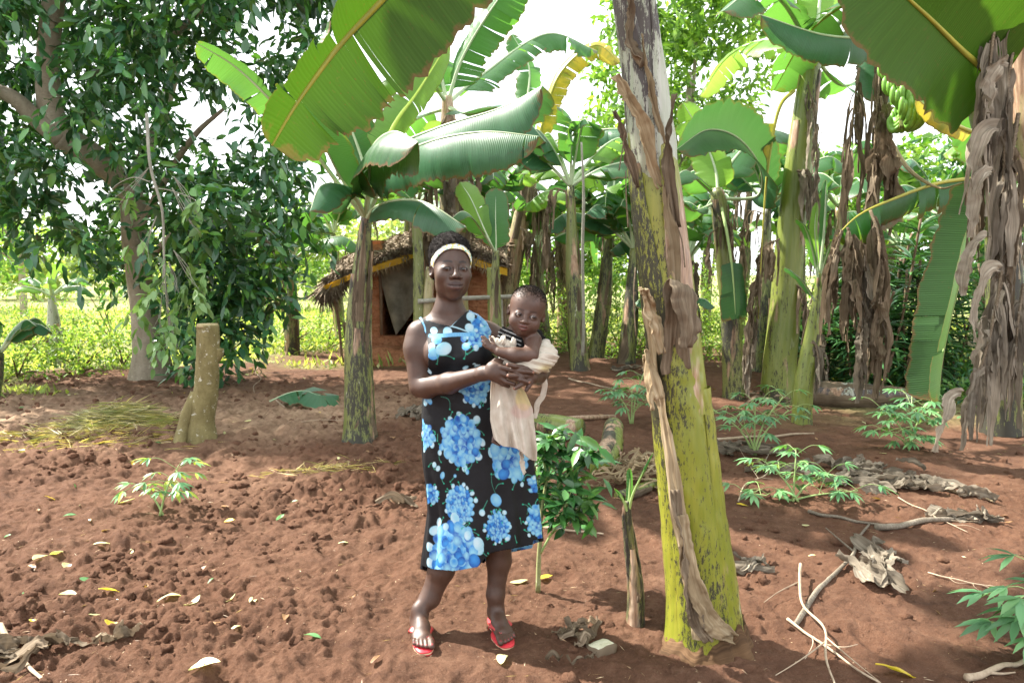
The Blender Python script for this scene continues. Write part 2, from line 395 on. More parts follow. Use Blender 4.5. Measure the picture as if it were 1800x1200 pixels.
def dry_mat(name, a, b_, c, tr=.2):
    m = NT(name); uv = m.uv((1, 30, 1)); n = m.noise(uv, 3, 5, .65, .4); co = m.coord(); big = m.noise(co, 5, 4)
    col = m.ramp(n, [(.25, a), (.5, b_), (.75, c)]); col = m.mix(m.rng(big, .4, .7, 0, .55), col, tuple(x*.62 for x in a))
    return m.princ(m.mix(1., col, m.attr(), 'MULTIPLY'), .8, m.bump(n, .8, .004), .2, tr, b_)
DRY = {'grey': dry_mat('dry_leaf_grey', (.115, .095, .072), (.27, .225, .17), (.50, .44, .35)),
       'brown': dry_mat('dry_leaf_brown', (.085, .062, .042), (.22, .165, .11), (.43, .345, .24)),
       'tan': dry_mat('dry_leaf_tan', (.22, .155, .085), (.40, .30, .18), (.58, .48, .33)),
       'straw': dry_mat('dry_sheath_straw', (.24, .165, .09), (.45, .345, .21), (.62, .52, .37), .1)}
def stem_mat(name, green, dark, black=.5, brown=.3, pale=.2, fz=.22, fs=42):
    """living pseudostem: yellow green sheaths with black blotches, dry brown scraps"""
    m = NT(name); co = m.coord('Object'); 
    st = m.coord('Object', (1, 1, .22)); fl = m.coord('Object', (1, 1, .05))
    lines = m.noise(fl, 70, 3, .5); base = m.mix(m.rng(lines, .3, .7), green, tuple(min(1, c*s) for c, s in zip(green, (1.35, 1.2, 1.5))))
    base = m.mix(m.rng(m.noise(st, 6, 4), .4, .7, 0, .7), base, tuple(c*s for c, s in zip(green, (.62, .72, .6))))
    at_ = m.n('ShaderNodeSeparateColor'); m.l(m.attr(), at_.inputs[0])
    zone = m.noise(st, 3.2, 3); fineb = m.noise(m.coord('Object', (1, 1, fz)), fs, 7, .8)
    bl = m.math('ADD', fineb, m.rng(zone, .3, .7, -.14, .16)); bl = m.math('ADD', bl, m.rng(at_.outputs[0], 0, 1, .42, -.02))
    mb_ = m.rng(bl, .66-.14*black, .69-.14*black, 0, .93)
    br = m.rng(m.math('ADD', m.noise(st, 5, 5, .6), m.rng(at_.outputs[1], 0, 1, .35, -.03)), .68-.16*brown, .74-.16*brown)
    wood = m.ramp(m.noise(m.coord('Object', (1, 1, .06)), 60, 4, .6), [(.3, (.16, .09, .055)), (.5, (.34, .21, .13)), (.75, (.55, .42, .30))])
    pl = m.math('MULTIPLY', m.rng(m.noise(st, 15, 4, .6), .66, .69), pale)
    c = m.mix(pl, base, (.52, .52, .42)); c = m.mix(mb_, c, dark); c = m.mix(br, c, wood)
    rg = m.rng(mb_, 0, 1, .34, .6)
    return m.princ(c, rg, m.bump(lines, .25, .004, m.bump(mb_, .3, .002)), .5)
STEM = {'main': stem_mat('pseudostem_yellow_green', (.190, .205, .020), (.020, .015, .011), .84, .50, .5, .3, 95),
        'purple': stem_mat('pseudostem_purple', (.34, .37, .27), (.050, .034, .036), .95, .35, 1.),
        'mid': stem_mat('pseudostem_green', (.15, .175, .045), (.026, .022, .020), 1.12, .75, .6),
        'green': stem_mat('pseudostem_fresh_green', (.16, .20, .035), (.03, .022, .016), .6, .45, .2),
        'black': stem_mat('blackened_stem', (.13, .13, .05), (.022, .017, .015), 1.75, 1.15, .3),
        'black': stem_mat('blackened_stem', (.13, .13, .05), (.022, .017, .015), 1.75, 1.15, .3),
        'dry': stem_mat('pseudostem_dry', (.30, .27, .12), (.06, .035, .022), .7, 1.55, .3)}
def foliage_mat(name, tr=.3, rough=.4, spec=.5, tcol=(1.4, 1.5, .5)):
    m = NT(name); a = m.attr(); geo = m.n('ShaderNodeNewGeometry')
    a = m.mix(m.rng(m.noise(m.coord('Object'), 2.2, 3), .35, .65, 0, .35), a, m.mix(1., a, (1.5, 1.35, .8), 'MULTIPLY'))
    c = m.mix(m.math('MULTIPLY', geo.outputs['Backfacing'], .55), a, m.mix(1., a, (1.5, 1.45, 1.6), 'MULTIPLY'))
    return m.princ(c, rough, None, spec, tr, m.mix(1., a, tcol, 'MULTIPLY'))
FOL = foliage_mat('foliage'); FOLG = foliage_mat('glossy_foliage', .22, .28, .6)
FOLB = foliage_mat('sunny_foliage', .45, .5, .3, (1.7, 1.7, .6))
def bark_mat(name, a, b_, sc=8, lich=.3):
    m = NT(name); co = m.coord('Object', (1, 1, .45)); n = m.noise(co, sc, 6, .65); n2 = m.noise(m.coord('Object', (1, 1, 3)), sc*2.5, 3)
    c = m.mix(m.rng(n, .3, .7), a, b_); c = m.mix(m.rng(m.noise(m.coord(), sc*2.2, 5, .7), .60, .66, 0, lich), c, (.58, .56, .46))
    return m.princ(m.mix(m.rng(n2, .3, .45, .35, 0), c, tuple(x*.55 for x in a)), .85, m.bump(n, .5, .01, m.bump(n2, .3, .006)), .2)
BARK = bark_mat('bark_grey_brown', (.22, .185, .13), (.36, .315, .24)); BARKG = bark_mat('bark_olive', (.13, .105, .045), (.26, .22, .10), 11, .9)
TWIG = bark_mat('dry_twig', (.30, .22, .15), (.50, .40, .29), 20, .1); DARKW = bark_mat('dark_wood', (.11, .07, .045), (.22, .15, .10), 12, .1)
POLE = bark_mat('grey_pole', (.20, .19, .15), (.33, .32, .27), 14, .5)
# ------------------------------------------------------------------ bodies: smooth unions of tapered shapes, meshed as one surface
class Body:
    def __init__(s, lo, hi, h):
        s.h = h; s.lo = np.array(lo, float); s.n = np.ceil((np.array(hi)-s.lo)/h).astype(int)+1
        s.f = np.full(tuple(s.n), .08, np.float32); s.R = np.eye(3); s.c = np.zeros(3); s.sc = 1.
        s.ax = [s.lo[i]+np.arange(s.n[i])*h for i in range(3)]
    def frame(s, c=(0, 0, 0), R=np.eye(3), sc=1.): s.c = np.array(c, float); s.R = np.array(R, float); s.sc = sc; return s
    def W(s, p): return s.c+s.R@(np.array(p, float)*s.sc)              # local -> world
    def _box(s, pts, m):
        pts = np.atleast_2d(pts); a = np.floor((pts.min(0)-m-s.lo)/s.h).astype(int); b = np.ceil((pts.max(0)+m-s.lo)/s.h).astype(int)+1
        a = np.clip(a, 0, s.n); b = np.clip(b, 0, s.n)
        if (b <= a).any(): return None
        sl = tuple(slice(a[i], b[i]) for i in range(3))
        g = [s.ax[i][sl[i]].astype(np.float32) for i in range(3)]
        return sl, np.meshgrid(*g, indexing='ij', sparse=True)
    def _put(s, sl, d, k, op):
        f = s.f[sl]; d = d.astype(np.float32)
        if op == 'add':
            h = np.clip(.5+.5*(f-d)/k, 0, 1) if k else (d < f).astype(np.float32); s.f[sl] = f*(1-h)+d*h-(k*h*(1-h) if k else 0)
        elif op == 'sub':
            d = -d; h = np.clip(.5-.5*(f-d)/k, 0, 1) if k else (d > f).astype(np.float32); s.f[sl] = f*(1-h)+d*h+(k*h*(1-h) if k else 0)
    def cone(s, a, b, ra, rb, k=.02, op='add', sq=1., world=False):
        """tapered capsule from a (radius ra) to b (radius rb)"""
        if not world: a, b, ra, rb = s.W(a), s.W(b), ra*s.sc, rb*s.sc
        a, b = np.array(a, float), np.array(b, float); r = _r = max(ra, rb); q = s._box(np.vstack([a, b]), r+k+3*s.h)
        if q is None: return s
        sl, (X, Y, Z) = q; ab = b-a; L2 = ab@ab+1e-12
        t = np.clip(((X-a[0])*ab[0]+(Y-a[1])*ab[1]+(Z-a[2])*ab[2])/L2, 0, 1)
        d = np.sqrt((X-a[0]-ab[0]*t)**2+(Y-a[1]-ab[1]*t)**2+(Z-a[2]-ab[2]*t)**2)-(ra+(rb-ra)*t)
        s._put(sl, d, k, op); return s
    def chain(s, P, R, k=.02, op='add', world=False):
        for i in range(len(P)-1): s.cone(P[i], P[i+1], R[i], R[i+1], k, op, world=world)
        return s
    def ell(s, c, r, k=.02, op='add', rot=None, world=False):
        r = np.array(r, float)*(1 if world else s.sc); c = np.array(c, float) if world else s.W(c); M = np.eye(3) if world else s.R
        if rot is not None: M = M@np.array(Euler(rot).to_matrix())
        ext = np.sqrt(((M*r)**2).sum(1)); q = s._box(np.vstack([c-ext, c+ext]), k+3*s.h)
        if q is None: return s
        sl, (X, Y, Z) = q; X = X-c[0]; Y = Y-c[1]; Z = Z-c[2]; Q = [M[0, i]*X+M[1, i]*Y+M[2, i]*Z for i in range(3)]
        k0 = np.sqrt((Q[0]/r[0])**2+(Q[1]/r[1])**2+(Q[2]/r[2])**2); k1 = np.sqrt((Q[0]/r[0]**2)**2+(Q[1]/r[1]**2)**2+(Q[2]/r[2]**2)**2)
        s._put(sl, k0*(k0-1)/np.maximum(k1, 1e-6), k, op); return s
    def mesh(s, blur=0):
        f = s.f
        for _ in range(blur):
            for ax in range(3): f = .5*f+.25*(np.roll(f, 1, ax)+np.roll(f, -1, ax))
        S = f < 0; nx, ny, nz = S.shape
        c = np.zeros((nx-1, ny-1, nz-1), np.uint8)
        for dx in (0, 1):
            for dy in (0, 1):
                for dz in (0, 1): c += S[dx:nx-1+dx, dy:ny-1+dy, dz:nz-1+dz]
        act = (c > 0) & (c < 8); I = np.argwhere(act); idx = np.full(act.shape, -1, np.int32); idx[act] = np.arange(len(I))
        acc = np.zeros((len(I), 3)); cnt = np.zeros(len(I))
        cor = {(a, b, d): f[I[:, 0]+a, I[:, 1]+b, I[:, 2]+d].astype(float) for a in (0, 1) for b in (0, 1) for d in (0, 1)}
        for p in cor:
            for ax in range(3):
                if p[ax]: continue
                q = list(p); q[ax] = 1; q = tuple(q); A, B = cor[p], cor[q]; m = (A < 0) != (B < 0)
                t = np.where(m, A/(A-B+1e-20), 0); e = np.array(p, float)[None]+np.zeros((len(I), 3)); e[:, ax] = t
                acc[m] += e[m]; cnt[m] += 1
        V = s.lo+(I+acc/cnt[:, None])*s.h; Qs = []
        for ax in range(3):
            b, c_ = [(1, 2), (2, 0), (0, 1)][ax]
            sa = [slice(1, -1)]*3; sb = [slice(1, -1)]*3; sa[ax] = slice(0, -1); sb[ax] = slice(1, None)
            A, B = S[tuple(sa)], S[tuple(sb)]; E = np.argwhere(A != B); off = np.array([1, 1, 1]); off[ax] = 0; G = E+off
            ins = S[G[:, 0], G[:, 1], G[:, 2]]
            def cell(db, dc): H = G.copy(); H[:, b] -= db; H[:, c_] -= dc; return idx[H[:, 0], H[:, 1], H[:, 2]]
            q = np.stack([cell(0, 0), cell(1, 0), cell(1, 1), cell(0, 1)], -1); q[~ins] = q[~ins][:, ::-1]; Qs.append(q)
        Q = np.concatenate(Qs); Q = Q[(Q >= 0).all(1)]; return V, Q
def smooth_mesh(V, Q, it=2, lam=.5):
    E = np.concatenate([Q[:, [0, 1]], Q[:, [1, 2]], Q[:, [2, 3]], Q[:, [3, 0]]]); n = len(V)
    for _ in range(it):
        d = np.bincount(E[:, 0], minlength=n)+np.bincount(E[:, 1], minlength=n); A = np.zeros_like(V)
        for j in range(3): A[:, j] = np.bincount(E[:, 0], V[E[:, 1], j], n)+np.bincount(E[:, 1], V[E[:, 0], j], n)
        V = V+lam*(A/np.maximum(d, 1)[:, None]-V)
    return V
def prune(V, Q, keepv):
    k = keepv[Q].all(1); Q = Q[k]; u = np.unique(Q); m = np.full(len(V), -1); m[u] = np.arange(len(u)); return V[u], m[Q], u
def proj(V):
    """world -> photo pixels (used to read the printed pattern and seams off the photograph)"""
    d = V-np.array([0, 0, CAMH]); yc = d[:, 1]*_cp-d[:, 2]*_sp; zc = d[:, 1]*_sp+d[:, 2]*_cp
    return CX+F*d[:, 0]/yc, CY-F*zc/yc
def rotm(yaw=0, pitch=0, roll=0):
    """degrees; yaw>0 turns the face to picture right, pitch>0 looks down, roll>0 tips the top to picture right"""
    y, p, r = map(math.radians, (yaw, pitch, roll))
    return np.array(Matrix.Rotation(y, 3, 'Z') @ Matrix.Rotation(p, 3, 'X') @ Matrix.Rotation(r, 3, 'Y'))
def finger(B, pts, r0, k=.004):
    n = len(pts); B.chain(pts, np.linspace(r0*1.08, r0*.82, n), k, world=True)

def skin_mat(name, a, b_):
    m = NT(name); n = m.noise(m.coord(), 18, 5, .6); n2 = m.noise(m.coord(), 260, 3, .6); c = m.mix(m.rng(n, .35, .7), a, b_)
    c = m.mix(1., c, m.attr(), 'MULTIPLY')
    return m.princ(c, m.rng(m.noise(m.coord(), 30, 4, .6), .3, .7, .44, .60), m.bump(n2, .25, .0012, m.bump(m.noise(m.coord(), 70, 4, .6), .15, .002)), .55, sss=.08)
SKIN = skin_mat('skin', (.056, .0265, .0165), (.080, .039, .025)); SKINB = skin_mat('baby_skin', (.066, .031, .020), (.096, .047, .031))
def hair_mat():
    m = NT('black_hair'); n = m.noise(m.coord(), 330, 3, .8); return m.princ(m.mix(m.rng(n, .35, .65), (.006, .005, .005), (.035, .027, .024)), .85, m.bump(n, 1, .006), .2)
HAIR = hair_mat()
def eye(parent, c, fwd, r, look):
    """eyeball: white with brown iris and pupil turned towards 'look'"""
    u, v = np.meshgrid(np.linspace(0, np.pi, 25), np.linspace(0, 2*np.pi, 33), indexing='ij')
    fwd = unit(look); sd = unit(np.cross(fwd, [0, 0, 1.])); up = np.cross(sd, fwd)
    P = np.array(c)+r*(np.cos(u)[..., None]*fwd+np.sin(u)[..., None]*(np.cos(v)[..., None]*sd+np.sin(v)[..., None]*up))
    a = u.ravel(); col = np.where((a < .34)[:, None], [.004]*3, np.where((a < .78)[:, None], [.045, .020, .010], [.26, .23, .21]))
    m = bpy.data.materials.get('eye') or (lambda t: t.princ(t.attr(), .12, None, .6))(NT('eye'))
    return MB().add(P.reshape(-1, 3), grid_q(25, 33), None, col).build('eye', m, parent)
def head(B, baby=False):
    """a head about a local origin at eye level; face towards -y"""
    e = B.ell; c = B.cone
    if not baby:
        e((0, .014, .040), (.0765, .096, .082), .0); e((0, -.020, -.028), (.0665, .068, .082), .035); e((0, -.058, -.098), (.023, .026, .024), .035)
        for s in (-1, 1):
            e((s*.043, -.056, -.026), (.024, .026, .028), .03); e((s*.040, -.020, -.072), (.018, .030, .028), .03)
            e((s*.033, -.101, .000), (.021, .013, .0125), .022, 'sub'); e((s*.033, -.0730, .001), (.0190, .0165, .0130), .006)
            e((s*.0765, .008, -.010), (.011, .018, .029), .006, rot=(.15, 0, s*.45)); e((s*.0835, .000, -.006), (.006, .009, .016), .005, 'sub')
            e((s*.033, -.0910, .000), (.0142, .0085, .0042), .002, 'sub')
        c((0, -.088, .016), (0, -.105, -.024), .0070, .0105, .014); e((0, -.1085, -.0290), (.0130, .0120, .0105), .007)
        for s in (-1, 1): e((s*.0165, -.0960, -.0320), (.0095, .0115, .0082), .006)
        e((0, -.078, -.064), (.036, .022, .028), .018); e((0, -.088, -.049), (.013, .009, .010), .010)
        B.chain([(-.0310, -.0800, -.0625), (-.011, -.0945, -.0590), (0, -.0955, -.0605), (.011, -.0945, -.0590), (.0310, -.0800, -.0625)], [.0030, .0072, .0068, .0072, .0030], .006)
        B.chain([(-.0280, -.0810, -.0660), (-.010, -.0945, -.0735), (.010, -.0945, -.0735), (.0280, -.0810, -.0660)], [.0030, .0088, .0088, .0030], .005)
        B.chain([(-.033, -.0860, -.0628), (-.012, -.1045, -.0665), (.012, -.1045, -.0665), (.033, -.0860, -.0628)], [.0012, .0022, .0022, .0012], .002, 'sub')
    else:
        e((0, .012, .030), (.0690, .083, .070), 0); e((0, -.022, -.030), (.054, .052, .055), .03); e((0, -.050, -.064), (.018, .016, .014), .02)
        for s in (-1, 1):
            e((s*.033, -.045, -.032), (.024, .023, .023), .02); e((s*.0262, -.080, -.001), (.016, .011, .0105), .012, 'sub'); e((s*.0265, -.0600, -.001), (.0155, .0140, .0120), .005)
            e((s*.0265, -.0735, -.001), (.0122, .0080, .0055), .002, 'sub'); e((s*.0655, .008, -.008), (.009, .014, .021), .007, rot=(.1, 0, s*.5)); e((s*.0712, .000, -.006), (.005, .007, .011), .004, 'sub')
        c((0, -.069, .010), (0, -.078, -.018), .005, .0075, .012); e((0, -.0815, -.0215), (.0095, .0080, .0075), .005)
        for s in (-1, 1): e((s*.0105, -.0750, -.0235), (.0065, .0075, .0055), .005)
        e((0, -.062, -.045), (.021, .016, .015), .012)
        B.chain([(-.0175, -.0660, -.0430), (-.006, -.0755, -.0385), (0, -.0750, -.0400), (.006, -.0755, -.0385), (.0175, -.0660, -.0430)], [.003, .0052, .005, .0052, .003], .003)
        B.chain([(-.0150, -.0660, -.0460), (0, -.0755, -.0500), (.0150, -.0660, -.0460)], [.003, .0066, .003], .003)
        B.chain([(-.019, -.0700, -.0440), (0, -.0815, -.0448), (.019, -.0700, -.0440)], [.001, .0018, .001], .002, 'sub')
def head_paint(V, c, R, baby=False):
    """skin tone multiplier: lips, brows, lid edge, and painted shade in mouth line and nostrils"""
    q = (V-c)@R; x, y, z = q.T; ax = np.abs(x); m = np.ones((len(V), 3)); k = 1. if not baby else .74
    near = y < -.03*k
    def ap(mask, col): 
        w = np.clip(mask, 0, 1)[:, None]*near[:, None]; m[:] = m*(1-w)+np.array(col)*m*w
    if not baby:
        arc = .0250+.0045*np.sin(np.clip((ax-.010)/.04, 0, 1)*np.pi); ap((1-sstep(.0022, .0058, np.abs(z-arc)))*sstep(.010, .016, ax)*(1-sstep(.042, .050, ax)), (.22, .21, .22))
        ap((1-sstep(.85, 1.15, np.sqrt((x/.030)**2+((z+.0600)/.0095)**2)))*(z > -.0655), (.62, .48, .56)); ap((1-sstep(.85, 1.1, np.sqrt((x/.028)**2+((z+.0722)/.0100)**2)))*(z <= -.0655), (1.15, .98, 1.12))
        ap((1-sstep(.0010, .0022, np.abs(z+.0662-.0030*(ax/.03)**2)))*(1-sstep(.026, .030, ax)), (.22, .18, .20))  # shade between the lips painted as a dark line
        d = np.sqrt(((ax-.033)/.0162)**2+((z-.0005)/.0058)**2); ap((1-sstep(.95, 1.25, d)), (.22, .2, .2)); ap((1-sstep(1., 2., d))*(z > 0), (.75, .72, .74))
        d = np.sqrt(((ax-.0075)/.0052)**2+((z+.0385)/.0032)**2); ap(1-sstep(.8, 1.3, d), (.40, .36, .36))  # nostril shade painted dark, no holes are cut
    else:
        ap((1-sstep(.0020, .0045, np.abs(z-.0185)))*sstep(.008, .012, ax)*(1-sstep(.034, .040, ax)), (.55, .55, .58))
        ap((1-sstep(.85, 1.2, np.sqrt((x/.018)**2+((z+.0445)/.0120)**2))), (1.2, .85, .95)); ap((1-sstep(.0008, .0018, np.abs(z+.0445)))*(1-sstep(.016, .019, ax)), (.2, .15, .18))
        d = np.sqrt(((ax-.0265)/.0130)**2+((z+.001)/.0066)**2); ap(1-sstep(.95, 1.25, d), (.25, .22, .22))
    return m
# ------------------------------------------------------------------ banana plants
def hw_profile(t, root=.10, tip=.35):
    a = np.clip(t/root, 0, 1)**.6; q = np.clip((t-(1-tip))/tip, 0, 1); return a*np.sqrt(np.clip(1-q**2.2, 0, 1))
def blade(mb, M, T, N, B, w, side, fold, curl, tears, wave, seed, nv=9, rim=.15, lat=0., hang=None, wm=1.):
    """one half of a banana leaf, split along its veins into strips"""
    r = np.random.default_rng(seed); n = len(M); u = np.linspace(0, 1, n)
    ln = np.concatenate([[0], np.cumsum(np.linalg.norm(np.diff(M, axis=0), axis=1))]); L = ln[-1]
    cuts = [0]+sorted(int(x*(n-1)) for x in r.uniform(.06, .96, tears))+[n-1]
    v = np.linspace(0, 1, nv)
    for a, b in zip(cuts[:-1], cuts[1:]):
        if b-a < 2: continue
        i = np.arange(a, b+1); k = len(i)
        ex = (r.normal(0, .11) if tears else 0); ex2 = abs(r.normal(0, .18)) if tears else 0
        mid = (a+b)/2; gap = (.005+.03*r.random()) if tears else 0
        al = fold+ex*1.2+(curl+ex2)*v[None, :]**1.3
        al = al + wave*.55*np.sin(i/n*L*9+seed+side)[:, None]*v[None, :]*(.5+.5*np.sin(i/n*L*3.1+seed*2)[:, None])
        dirv = side*B[i][:, None]*np.cos(al)[..., None]-N[i][:, None]*np.sin(al)[..., None]+T[i][:, None]*(lat)
        dirv = unit(dirv)
        if hang is not None: dirv = unit(dirv+hang*v[None, :, None]*np.array([0, 0, -1.]))
        ww = w[i]*(1+.03*np.sin(i*.9+seed)+.022*r.normal(size=k)-.10*np.clip(noise2(i*.35+seed, i*0., 3)-.55, 0, 1)*2)
        if tears: ww = ww*(1+.05*r.normal())
        stp = ww[:, None]*np.diff(v, prepend=0)[None, :]
        off = np.cumsum(dirv*stp[..., None], axis=1)
        sh = (mid-i)/n*L*gap
        P = M[i][:, None]+off+T[i][:, None]*(sh[:, None]*v[None, :])[..., None]
        uv = np.stack([np.broadcast_to(ln[i][:, None], (k, nv)), side*v[None, :]*ww[:, None]], -1)
        c = np.ones((k, nv, 3)); edge = sstep(1-rim, 1.0, v)[None, :]*np.ones((k, 1)); tipd = sstep(.9, 1, u[i])[:, None]
        c[..., 0] = 1-np.clip(edge*.75+tipd*.7*(v[None, :]>.3), 0, 1)
        q = grid_q(k, nv)
        if side < 0: q = q[:, ::-1]
        mb.add(P.reshape(-1, 3), q, uv.reshape(-1, 2), c.reshape(-1, 3))
def banana_leaf(parent, P, W, up=(0, 0, 1), fold=.25, curl=.5, tears=4, mat='main', rib='g', wave=.3, seed=0, petiole=0.14, rr=.016, n=None,
                prof=None, sides=(1, -1), fold2=None, rim=.12, name='leaf', label=None, top=None, hang=None, wr=1., lat=0.25):
    """midrib through the points P; W is the greatest half width; the part before 'petiole' (of the length) is bare stalk"""
    C = crv(P, 40); L = np.linalg.norm(np.diff(C, axis=0), axis=1).sum(); n = n or int(np.clip(L*45, 36, 130))
    C = crv(P, n); T, N, B = frames(C, up)
    k = int(petiole*n); m = n-k; t = np.linspace(0, 1, m)
    w = W*(prof(t) if prof else hw_profile(t)); mb = MB()
    for s in sides:
        f = fold if (s > 0 or fold2 is None) else fold2
        blade(mb, C[k:]+N[k:]*.003, T[k:], N[k:], B[k:], w*(wr if s > 0 else 1), s, f, curl, tears, wave, seed*13+s+5, rim=rim, hang=hang, lat=lat*.8)
    lf = mb.build(name, BL[mat] if mat in BL else DRY[mat], parent)
    if label: lf['label'] = label
    R = rr*(np.concatenate([np.linspace(1.35, 1, max(k, 1)), np.linspace(1, .16, m)])[:n])
    V, fs, uv = tube(C, R, 8, squash=1.15); MB().add(V, fs, uv).build('midrib', RIB[rib], lf, loc=None)
    return lf

def ribbon(mb, P, W, side, crumple=.35, seed=0, nv=7, col=1., fold=.6, taper=True):
    """a crumpled hanging strip of dead leaf"""
    r = np.random.default_rng(seed); n = len(P); T, N, B = frames(P, side); v = np.linspace(-1, 1, nv)
    tw = np.cumsum(r.normal(0, .16, n))+r.normal()*.5; t = np.linspace(0, 1, n)
    w = W*((.45+.55*np.sin(np.pi*np.clip(t*.9+.12, 0, 1)))*(1+.3*noise2(t*5+seed, t*0, 3)) if taper else 1+.15*noise2(t*5+seed, t*0, 3))
    c, s = np.cos(tw)[:, None], np.sin(tw)[:, None]; N2 = N*c+B*s; B2 = B*c-N*s
    k = fold*(.6+.8*noise2(t*4+seed*3.3, t*0, 5))
    zz = k[:, None]*np.abs(v)[None, :]*w[:, None]
    zz = zz+crumple*W*noise2(t[:, None]*9+seed, v[None, :]*2.2+seed*1.7, seed % 90)+.35*crumple*W*noise2(t[:, None]*25+seed, v[None, :]*5+seed*1.7, seed % 97)
    lat = v[None, :]*w[:, None]*(1-.35*np.abs(k[:, None]))*(1+.25*noise2(t[:, None]*7+seed, np.sign(v)[None, :]*3, 8))
    P3 = P[:, None]+B2[:, None]*lat[..., None]+N2[:, None]*zz[..., None]
    ln = np.linspace(0, np.linalg.norm(np.diff(P, axis=0), axis=1).sum(), n)
    uv = np.stack([np.broadcast_to(ln[:, None], (n, nv)), v[None, :]*w[:, None]], -1)
    mb.add(P3.reshape(-1, 3), grid_q(n, nv), uv.reshape(-1, 2), np.full(3, col) if np.isscalar(col) else col)
def hang_path(p, d, L, n, r, sag=1., sway=.12):
    """starts at p in direction d and falls under its own weight"""
    P = [np.array(p, float)]; v = unit(d); s = L/(n-1); ph = r.random()*6
    for i in range(n-1):
        v = unit(v+np.array([0, 0, -1.])*sag*4.5/n+r.normal(0, sway/math.sqrt(n)*1.6, 3)); P.append(P[-1]+v*s)
    return np.array(P)
def dead_leaf(parent, P, W=.12, strips=9, mat='grey', seed=0, rr=.009, spread=.18, down=.45, label=None, name='dead_leaf', shade=(.5, 1.25)):
    """a dead leaf: dry bare midrib with torn crumpled strips hanging from it"""
    r = np.random.default_rng(seed+900); C = crv(P, 40); mb = MB(); L = np.linalg.norm(np.diff(C, axis=0), axis=1).sum()
    strips = int(strips*2.5); W = W*.43
    for k in range(strips):
        u = (k+.3+.5*r.random())/strips*.92+.06; i = min(int(u*39), 38); t = unit(C[min(i+1, 39)]-C[i]); a = r.random()*6.28
        d = np.array([math.cos(a), math.sin(a), 0])*spread*4+t*.6+np.array([0, 0, -.5])
        ln = down*(.5+.85*r.random()); Q = hang_path(C[i]+r.normal(0, .012, 3), d, ln, 26, r, 1.5, .16)
        ribbon(mb, Q, W*(.35+.6*r.random()), (math.cos(a*2), math.sin(a*2), .1), .17, seed*31+k, 7, r.uniform(*shade), r.uniform(.2, 1.2))
    o = mb.build(name, DRY[mat], parent)
    V, fs, uv = tube(C, rr*np.linspace(1.2, .5, 40), 6, rough=.2, seed=seed); MB().add(V, fs, uv).build('midrib', DRY['brown'], o)
    if label: o['label'] = label
    return o

def arc_shell(C, R, a0, a1, lift=.006, n_a=22, edge=0., t0=0., t1=1., ov=1., curl=0., seed=0, taperend=0., rel=None, slant=0.):
    """part of a cylinder wall round the stem axis C (radius R), from angle a0 to a1: one leaf sheath"""
    n = len(C); i0, i1 = int(t0*(n-1)), max(int(t1*(n-1)), int(t0*(n-1))+3); i = np.arange(i0, min(i1+1, n)); k = len(i)
    T, N, B = frames(C, (0, -1, 0)); t = np.linspace(0, 1, k)
    s = np.linspace(0, 1, n_a); a = a0+(a1-a0)*s[None, :]+.04*noise2(t*6+seed, t*0, seed)[:, None]
    a = a+slant*t[:, None]
    if taperend: 
        mid = (a0+a1)/2+slant*t[:, None]; f = 1-taperend*sstep(.35, 1, t); a = mid+(a-mid)*f[:, None]
    bulge = np.sin(np.pi*s)[None, :]**.5
    r = R[i][:, None]*ov+lift*(.25+bulge)+edge*(1-bulge)*noise2(t[:, None]*11+seed, s[None, :]*3, seed+2)+.0025*noise2(t[:, None]*30+seed, s[None, :]*9, seed+3)
    if curl: r = r+curl*sstep(.55, 1, t)[:, None]**2
    if rel: r = r+rel*(1-bulge)
    P = C[i][:, None]+r[..., None]*(np.cos(a)[..., None]*N[i][:, None]+np.sin(a)[..., None]*B[i][:, None])
    ln = np.linspace(0, np.linalg.norm(np.diff(C[i], axis=0), axis=1).sum(), k)
    uv = np.stack([np.broadcast_to(ln[:, None], (k, n_a)), (a*R[i][:, None])], -1)
    return P.reshape(-1, 3), grid_q(k, n_a)[:, ::-1], uv.reshape(-1, 2)

def banana_stem(root, P, R, mat='mid', seed=0, sheaths=5, dry=4, n=90, sides=40, top=None):
    """pseudostem core plus overlapping sheaths that each end at a different height"""
    r = np.random.default_rng(seed+50); C = crv(P, n); RR = itp(R, n); t = np.linspace(0, 1, n)
    RR = RR*(1+.16*np.exp(-(t/.035)**1.2))
    mb = MB(); V, fs, uv = tube(C, RR, sides, rough=.035, seed=seed)
    ang = np.arctan2(np.sin(uv[:, 0]*6.283), np.cos(uv[:, 0]*6.283)); tt = uv[:, 1]/uv[:, 1].max()
    c = np.stack([1-.35*np.exp(-((tt)/.07)**2), .9+0*tt, 0*tt], -1); mb.add(V, fs, uv, c)
    for k in range(sheaths):
        a = k*2.4+r.random(); w = 1.1+.8*r.random(); t0 = 0; t1 = .35+.6*(k+1)/sheaths
        V, q, uv = arc_shell(C, RR, a-w, a+w, .006+.003*(sheaths-k), 26, .003, t0, min(t1, 1), seed=seed+k, taperend=.75)
        tt = uv[:, 0]/uv[:, 0].max(); c = np.stack([.88+.14*r.random()-.3*sstep(.8, 1, tt)-.3*np.exp(-(tt/.08)**2), 1-.4*sstep(.75, 1, tt), 0*tt], -1)
        mb.add(V, q, uv, c)
    o = mb.build('pseudostem', STEM[mat], root)
    if dry:
        db = MB()
        for k in range(dry):
            t0 = r.uniform(0, .55); t1 = t0+r.uniform(.22, .42); a = r.random()*6.28
            V, q, uv = arc_shell(C, RR, a-.35-.3*r.random(), a+.35+.3*r.random(), .012, 12, .012, t0, min(t1, 1), seed=seed+k+20, taperend=.85, curl=r.choice([0, .03, .07]), rel=.008)
            db.add(V, q, uv, r.uniform(.6, 1.05))
        db.build('dry_sheath', DRY['straw' if mat == 'main' else 'brown'], root)
    return C, RR, o
WR = .92
